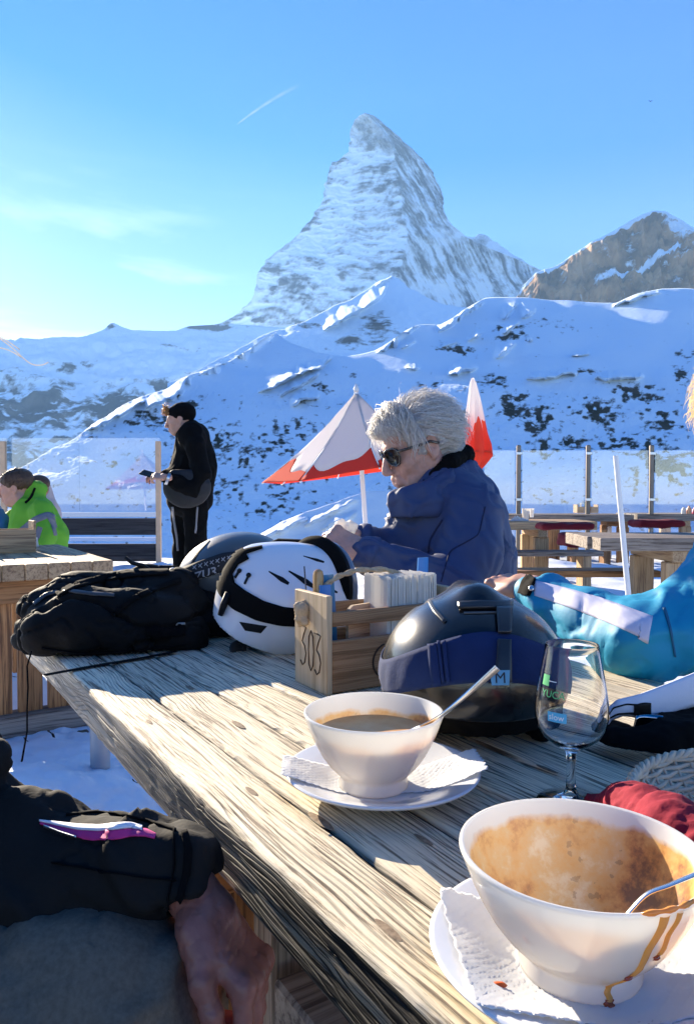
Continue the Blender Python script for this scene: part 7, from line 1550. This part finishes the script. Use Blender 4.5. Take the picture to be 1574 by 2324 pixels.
# ---------------------------------------------------------------- foreground person, left
def foreground():
    q = P; t = thing('person', 'person in black jacket with pink zip and grey trousers, hand on knee', 'person', (-.35, .55, 0))
    lo = q(-220, 2420, .70); b = Body(Vector((-.52, .44, .42)), Vector((-.06, .98, .98)), .0046)
    b.chain([q(-160, 1960, .74), q(10, 1975, .70), q(110, 1992, .68), q(235, 1982, .66), q(330, 1978, .65), q(408, 1978, .645)], [.080, .070, .056, .044, .038, .034], k=.03)
    b.cap(q(60, 1830, .70), q(95, 1850, .69), .022, .02, k=.02); b.cap(q(-60, 1720, .72), q(-16, 1722, .72), .028, .024, k=.01); b.cap(q(-110, 1740, .74), q(-100, 1880, .74), .04, .05, k=.03)
    b.cap(q(80, 2080, .64), q(-60, 2060, .66), .030, .04, k=.05)
    b.chain([q(405, 1930, .635), q(432, 1935, .632), q(440, 1985, .625)], [.016, .014, .013], k=.02)
    b.cap(q(425, 2000, .64), q(470, 2060, .63), .022, .026, k=.006, op='sub')
    def jd(V, N_):
        x, y, z = V[:, 0], V[:, 1], V[:, 2]; f = np.abs(fbm(x * 14 + z * 3, y * 11, z * 9, o=2, seed=41)); g = np.abs(fbm(x * 26 + z * 18, y * 20, z * 12, o=2, seed=44)); return (1 - sstep(0, .25, f)) * .010 - .004 - (1 - sstep(0, .10, g)) * .004 + fbm(x * 30, y * 30, z * 30, o=2, seed=4) * .001
    j = b.build('jacket', M_BLKJ, t, disp=jd); jb = bvh_of(j)
    m2 = band(jb, [(92, 1868, 7), (120, 1876, 12), (160, 1888, 20), (210, 1896, 24), (260, 1896, 22), (300, 1890, 18), (330, 1892, 15), (352, 1900, 10)], n=46, m=6, off=.0006, thick=.0012); m2.build('pink_zip_flap', mat('pink_fabric', (.55, .03, .20), .7), t, smooth=True)
    m2 = band(jb, [(90, 1866, 3), (130, 1874, 7), (180, 1882, 11), (230, 1884, 12), (290, 1876, 12), (322, 1884, 8)], n=46, m=4, off=.0022, thick=.001); m2.build('white_piping', mat('white_piping', (.75, .74, .78), .6), t, smooth=True)
    m2 = band(jb, [(100, 1880, 3), (140, 1895, 3), (175, 1905, 3)], n=20, m=3, off=.002, thick=.002); m2.build('zip_teeth', M_STEEL, t, smooth=True)
    for path, nm_ in (([(418, 1892, 14), (428, 1930, 16), (424, 1985, 16), (404, 2050, 14)], 'cuff'), ([(120, 1960, 3), (220, 1975, 3), (320, 1990, 3), (400, 2000, 3)], 'seam'), ([(395, 1885, 3), (398, 1960, 3), (380, 2055, 3)], 'seam')):
        m2 = band(jb, path, n=24, m=4, off=.0008, thick=.003)
        if m2.v: m2.build(nm_, M_COLL, t, smooth=True)
    for path in ([(150, 1850, 4), (230, 1842, 4), (330, 1862, 4), (400, 1885, 4)],):
        m2 = band(jb, path, n=24, m=3, off=.0002, thick=.0016)
        if m2.v: m2.build('seam', M_COLL, t, smooth=True)
    # torso out of the frame
    b = Body(Vector((-.95, .1, .42)), Vector((-.38, .95, 1.35)), .014); b.chain([(-.62, .52, .55), (-.64, .60, .85), (-.62, .66, 1.1)], [.17, .18, .16], k=.08); b.chain([(-.60, .80, 1.1), q(-160, 1900, .74)], [.08, .08], k=.05); b.plane_cut((-.50, .6, .9), (1, .0, 0)); b.build('jacket_torso', M_BLKJ, t)
    fr = Frame((-.60, .72, 1.33), (.8, .1, -.1)); head(fr, M_SKIN, t, h=.007, neck=[(-.62, .68, 1.15)]); 
    # trousers: both thighs and lower legs
    b = Body(Vector((-.75, .26, .0)), Vector((.02, .86, .76)), .0072)
    kn = q(195, 2300, .62); b.chain([(-.56, .50, .55), q(0, 2400, .62), kn], [.115, .100, .092], k=.04); b.cap(kn, q(235, 2340, .62), .092, .088, k=.03); b.chain([q(235, 2340, .62), Vector((-.13, .66, .25)), Vector((-.14, .66, .09))], [.088, .070, .062], k=.04)
    b.chain([(-.58, .34, .54), (-.30, .34, .52), (-.24, .42, .10)], [.12, .09, .06], k=.04)
    tr = b.build('trousers', M_GREYT, t, disp=lambda V, N_: folds(.011, 10, 12)(V, N_) - (1 - sstep(0, .06, np.abs(fbm(V[:, 0] * 12, V[:, 1] * 12, V[:, 2] * 9, o=2, seed=66)))) * .003)
    b = Body(Vector((-.40, .3, 0)), Vector((.1, .85, .16)), .008); b.cap((-.15, .64, .06), (.0, .74, .045), .055, .045, k=.02); b.cap((-.25, .40, .06), (-.09, .46, .045), .055, .045, k=.02); b.plane_cut((0, 0, .005), (0, 0, -1)); b.build('boots', M_BLK, t)
    # the hand hanging over the knee, back of the hand to the light
    w0 = q(450, 2045, .635); fh = Frame(w0, q(562, 2200, .615) - w0, (.88, -.15, .42)); b = Body(w0 - Vector((.06, .12, .20)), w0 + Vector((.14, .12, .05)), .0021)
    hand(b, fh, .90, curl=(.70, .74, .78, .82), thumb=(.35, .45), side=-1, spread=.015)
    def hd2(V, N_): return -(1 - sstep(0, .10, np.abs(fbm(V[:, 0] * 60, V[:, 1] * 45, V[:, 2] * 110, o=2, seed=77)))) * .0009 + fbm(V[:, 0] * 90, V[:, 1] * 90, V[:, 2] * 60, o=3, seed=6) * .0012 + np.maximum(0, fbm(V[:, 0] * 50 + V[:, 2] * 20, V[:, 1] * 40, V[:, 2] * 25, o=2, seed=16)) * .0014
    b.build('hand', mat('ruddy_skin', (.30, .115, .085), .42, sub=.12, var=.18, vs=70, bump=.35, bs=500), t, disp=hd2)
    # wind-blown strands of pale hair reaching into view
    for k, pts in enumerate(([(-40, 738), (0, 768), (30, 790), (52, 812), (74, 829), (98, 829), (110, 822)], [(-40, 745), (0, 765), (20, 775), (45, 793)], [(-30, 790), (0, 788), (25, 796), (48, 810)])):
        mb = MB(); pp = [q(u, v, .60) for u, v in pts]; fine = [pp[i].lerp(pp[i + 1], f / 4) for i in range(len(pp) - 1) for f in range(4)] + [pp[-1]]
        for _ in range(3): fine = [fine[0]] + [(fine[i - 1] + fine[i] * 2 + fine[i + 1]) / 4 for i in range(1, len(fine) - 1)] + [fine[-1]]
        mb.tube(fine, .00050, 5); mb.build('hair_strand', mat('pale_hair', (.85, .80, .72), .4, transl=.5) if 'pale_hair' not in bpy.data.materials else bpy.data.materials['pale_hair'], t, smooth=True)
foreground()
# ---------------------------------------------------------------- contrail and a far bird
def contrail():
    m = bpy.data.materials.new('contrail'); m.use_nodes = True; n = m.node_tree; n.nodes.clear(); M_ = n.nodes.new; L = n.links.new
    o = M_('ShaderNodeOutputMaterial'); tr = M_('ShaderNodeBsdfTransparent'); e = M_('ShaderNodeEmission'); e.inputs[0].default_value = (.75, .88, 1, 1); e.inputs[1].default_value = 0.17; mx = M_('ShaderNodeMixShader')
    at = M_('ShaderNodeAttribute'); at.attribute_name = 'rock'; L(at.outputs['Fac'], mx.inputs[0]); L(tr.outputs[0], mx.inputs[1]); L(e.outputs[0], mx.inputs[2]); L(mx.outputs[0], o.inputs[0])
    V = []; A = []; nu, nv = 60, 9
    for i in range(nu):
        f = i / (nu - 1); u = 537 + 150 * f; v = 283 - 118 * f + 24 * f * f
        for k in range(nv):
            g = (k / (nv - 1) - .5) * 2; wd = 2.5 + 5 * f; V.append(P(u + g * wd * .6, v + g * wd * .8, 9500 + 900 * f)); A.append(max(0, 1 - g * g)**1.5 * (.75 - .55 * f) * min(1, f * 9 + .15) * min(1, (1 - f) * 4) * (.8 + .2 * math.sin(f * 31)))
    Q = [(i * nv + k, i * nv + k + 1, (i + 1) * nv + k + 1, (i + 1) * nv + k) for i in range(nu - 1) for k in range(nv - 1)]
    ob = npmesh('contrail', np.array([tuple(p) for p in V]), np.array(Q), m, attrs={'rock': A}); ob['kind'] = 'structure'
contrail()
c = P(1475, 230, 260); mb = MB(); mb.add([c + Vector(v) * 1.0 for v in ((-.9, 0, .25), (-.35, 0, .30), (0, 0, .05), (.35, 0, .30), (.9, 0, .2), (.3, .1, .12), (0, .2, -.12), (-.3, .1, .12), (0, -.5, 0), (0, .45, -.02))], [(0, 1, 7), (1, 2, 6, 7), (2, 3, 5, 6), (3, 4, 5), (8, 2, 6), (2, 9, 6)])
tag(mb.build('bird', M_BLK), 'tiny dark bird in the sky above the brown mountain', 'bird')
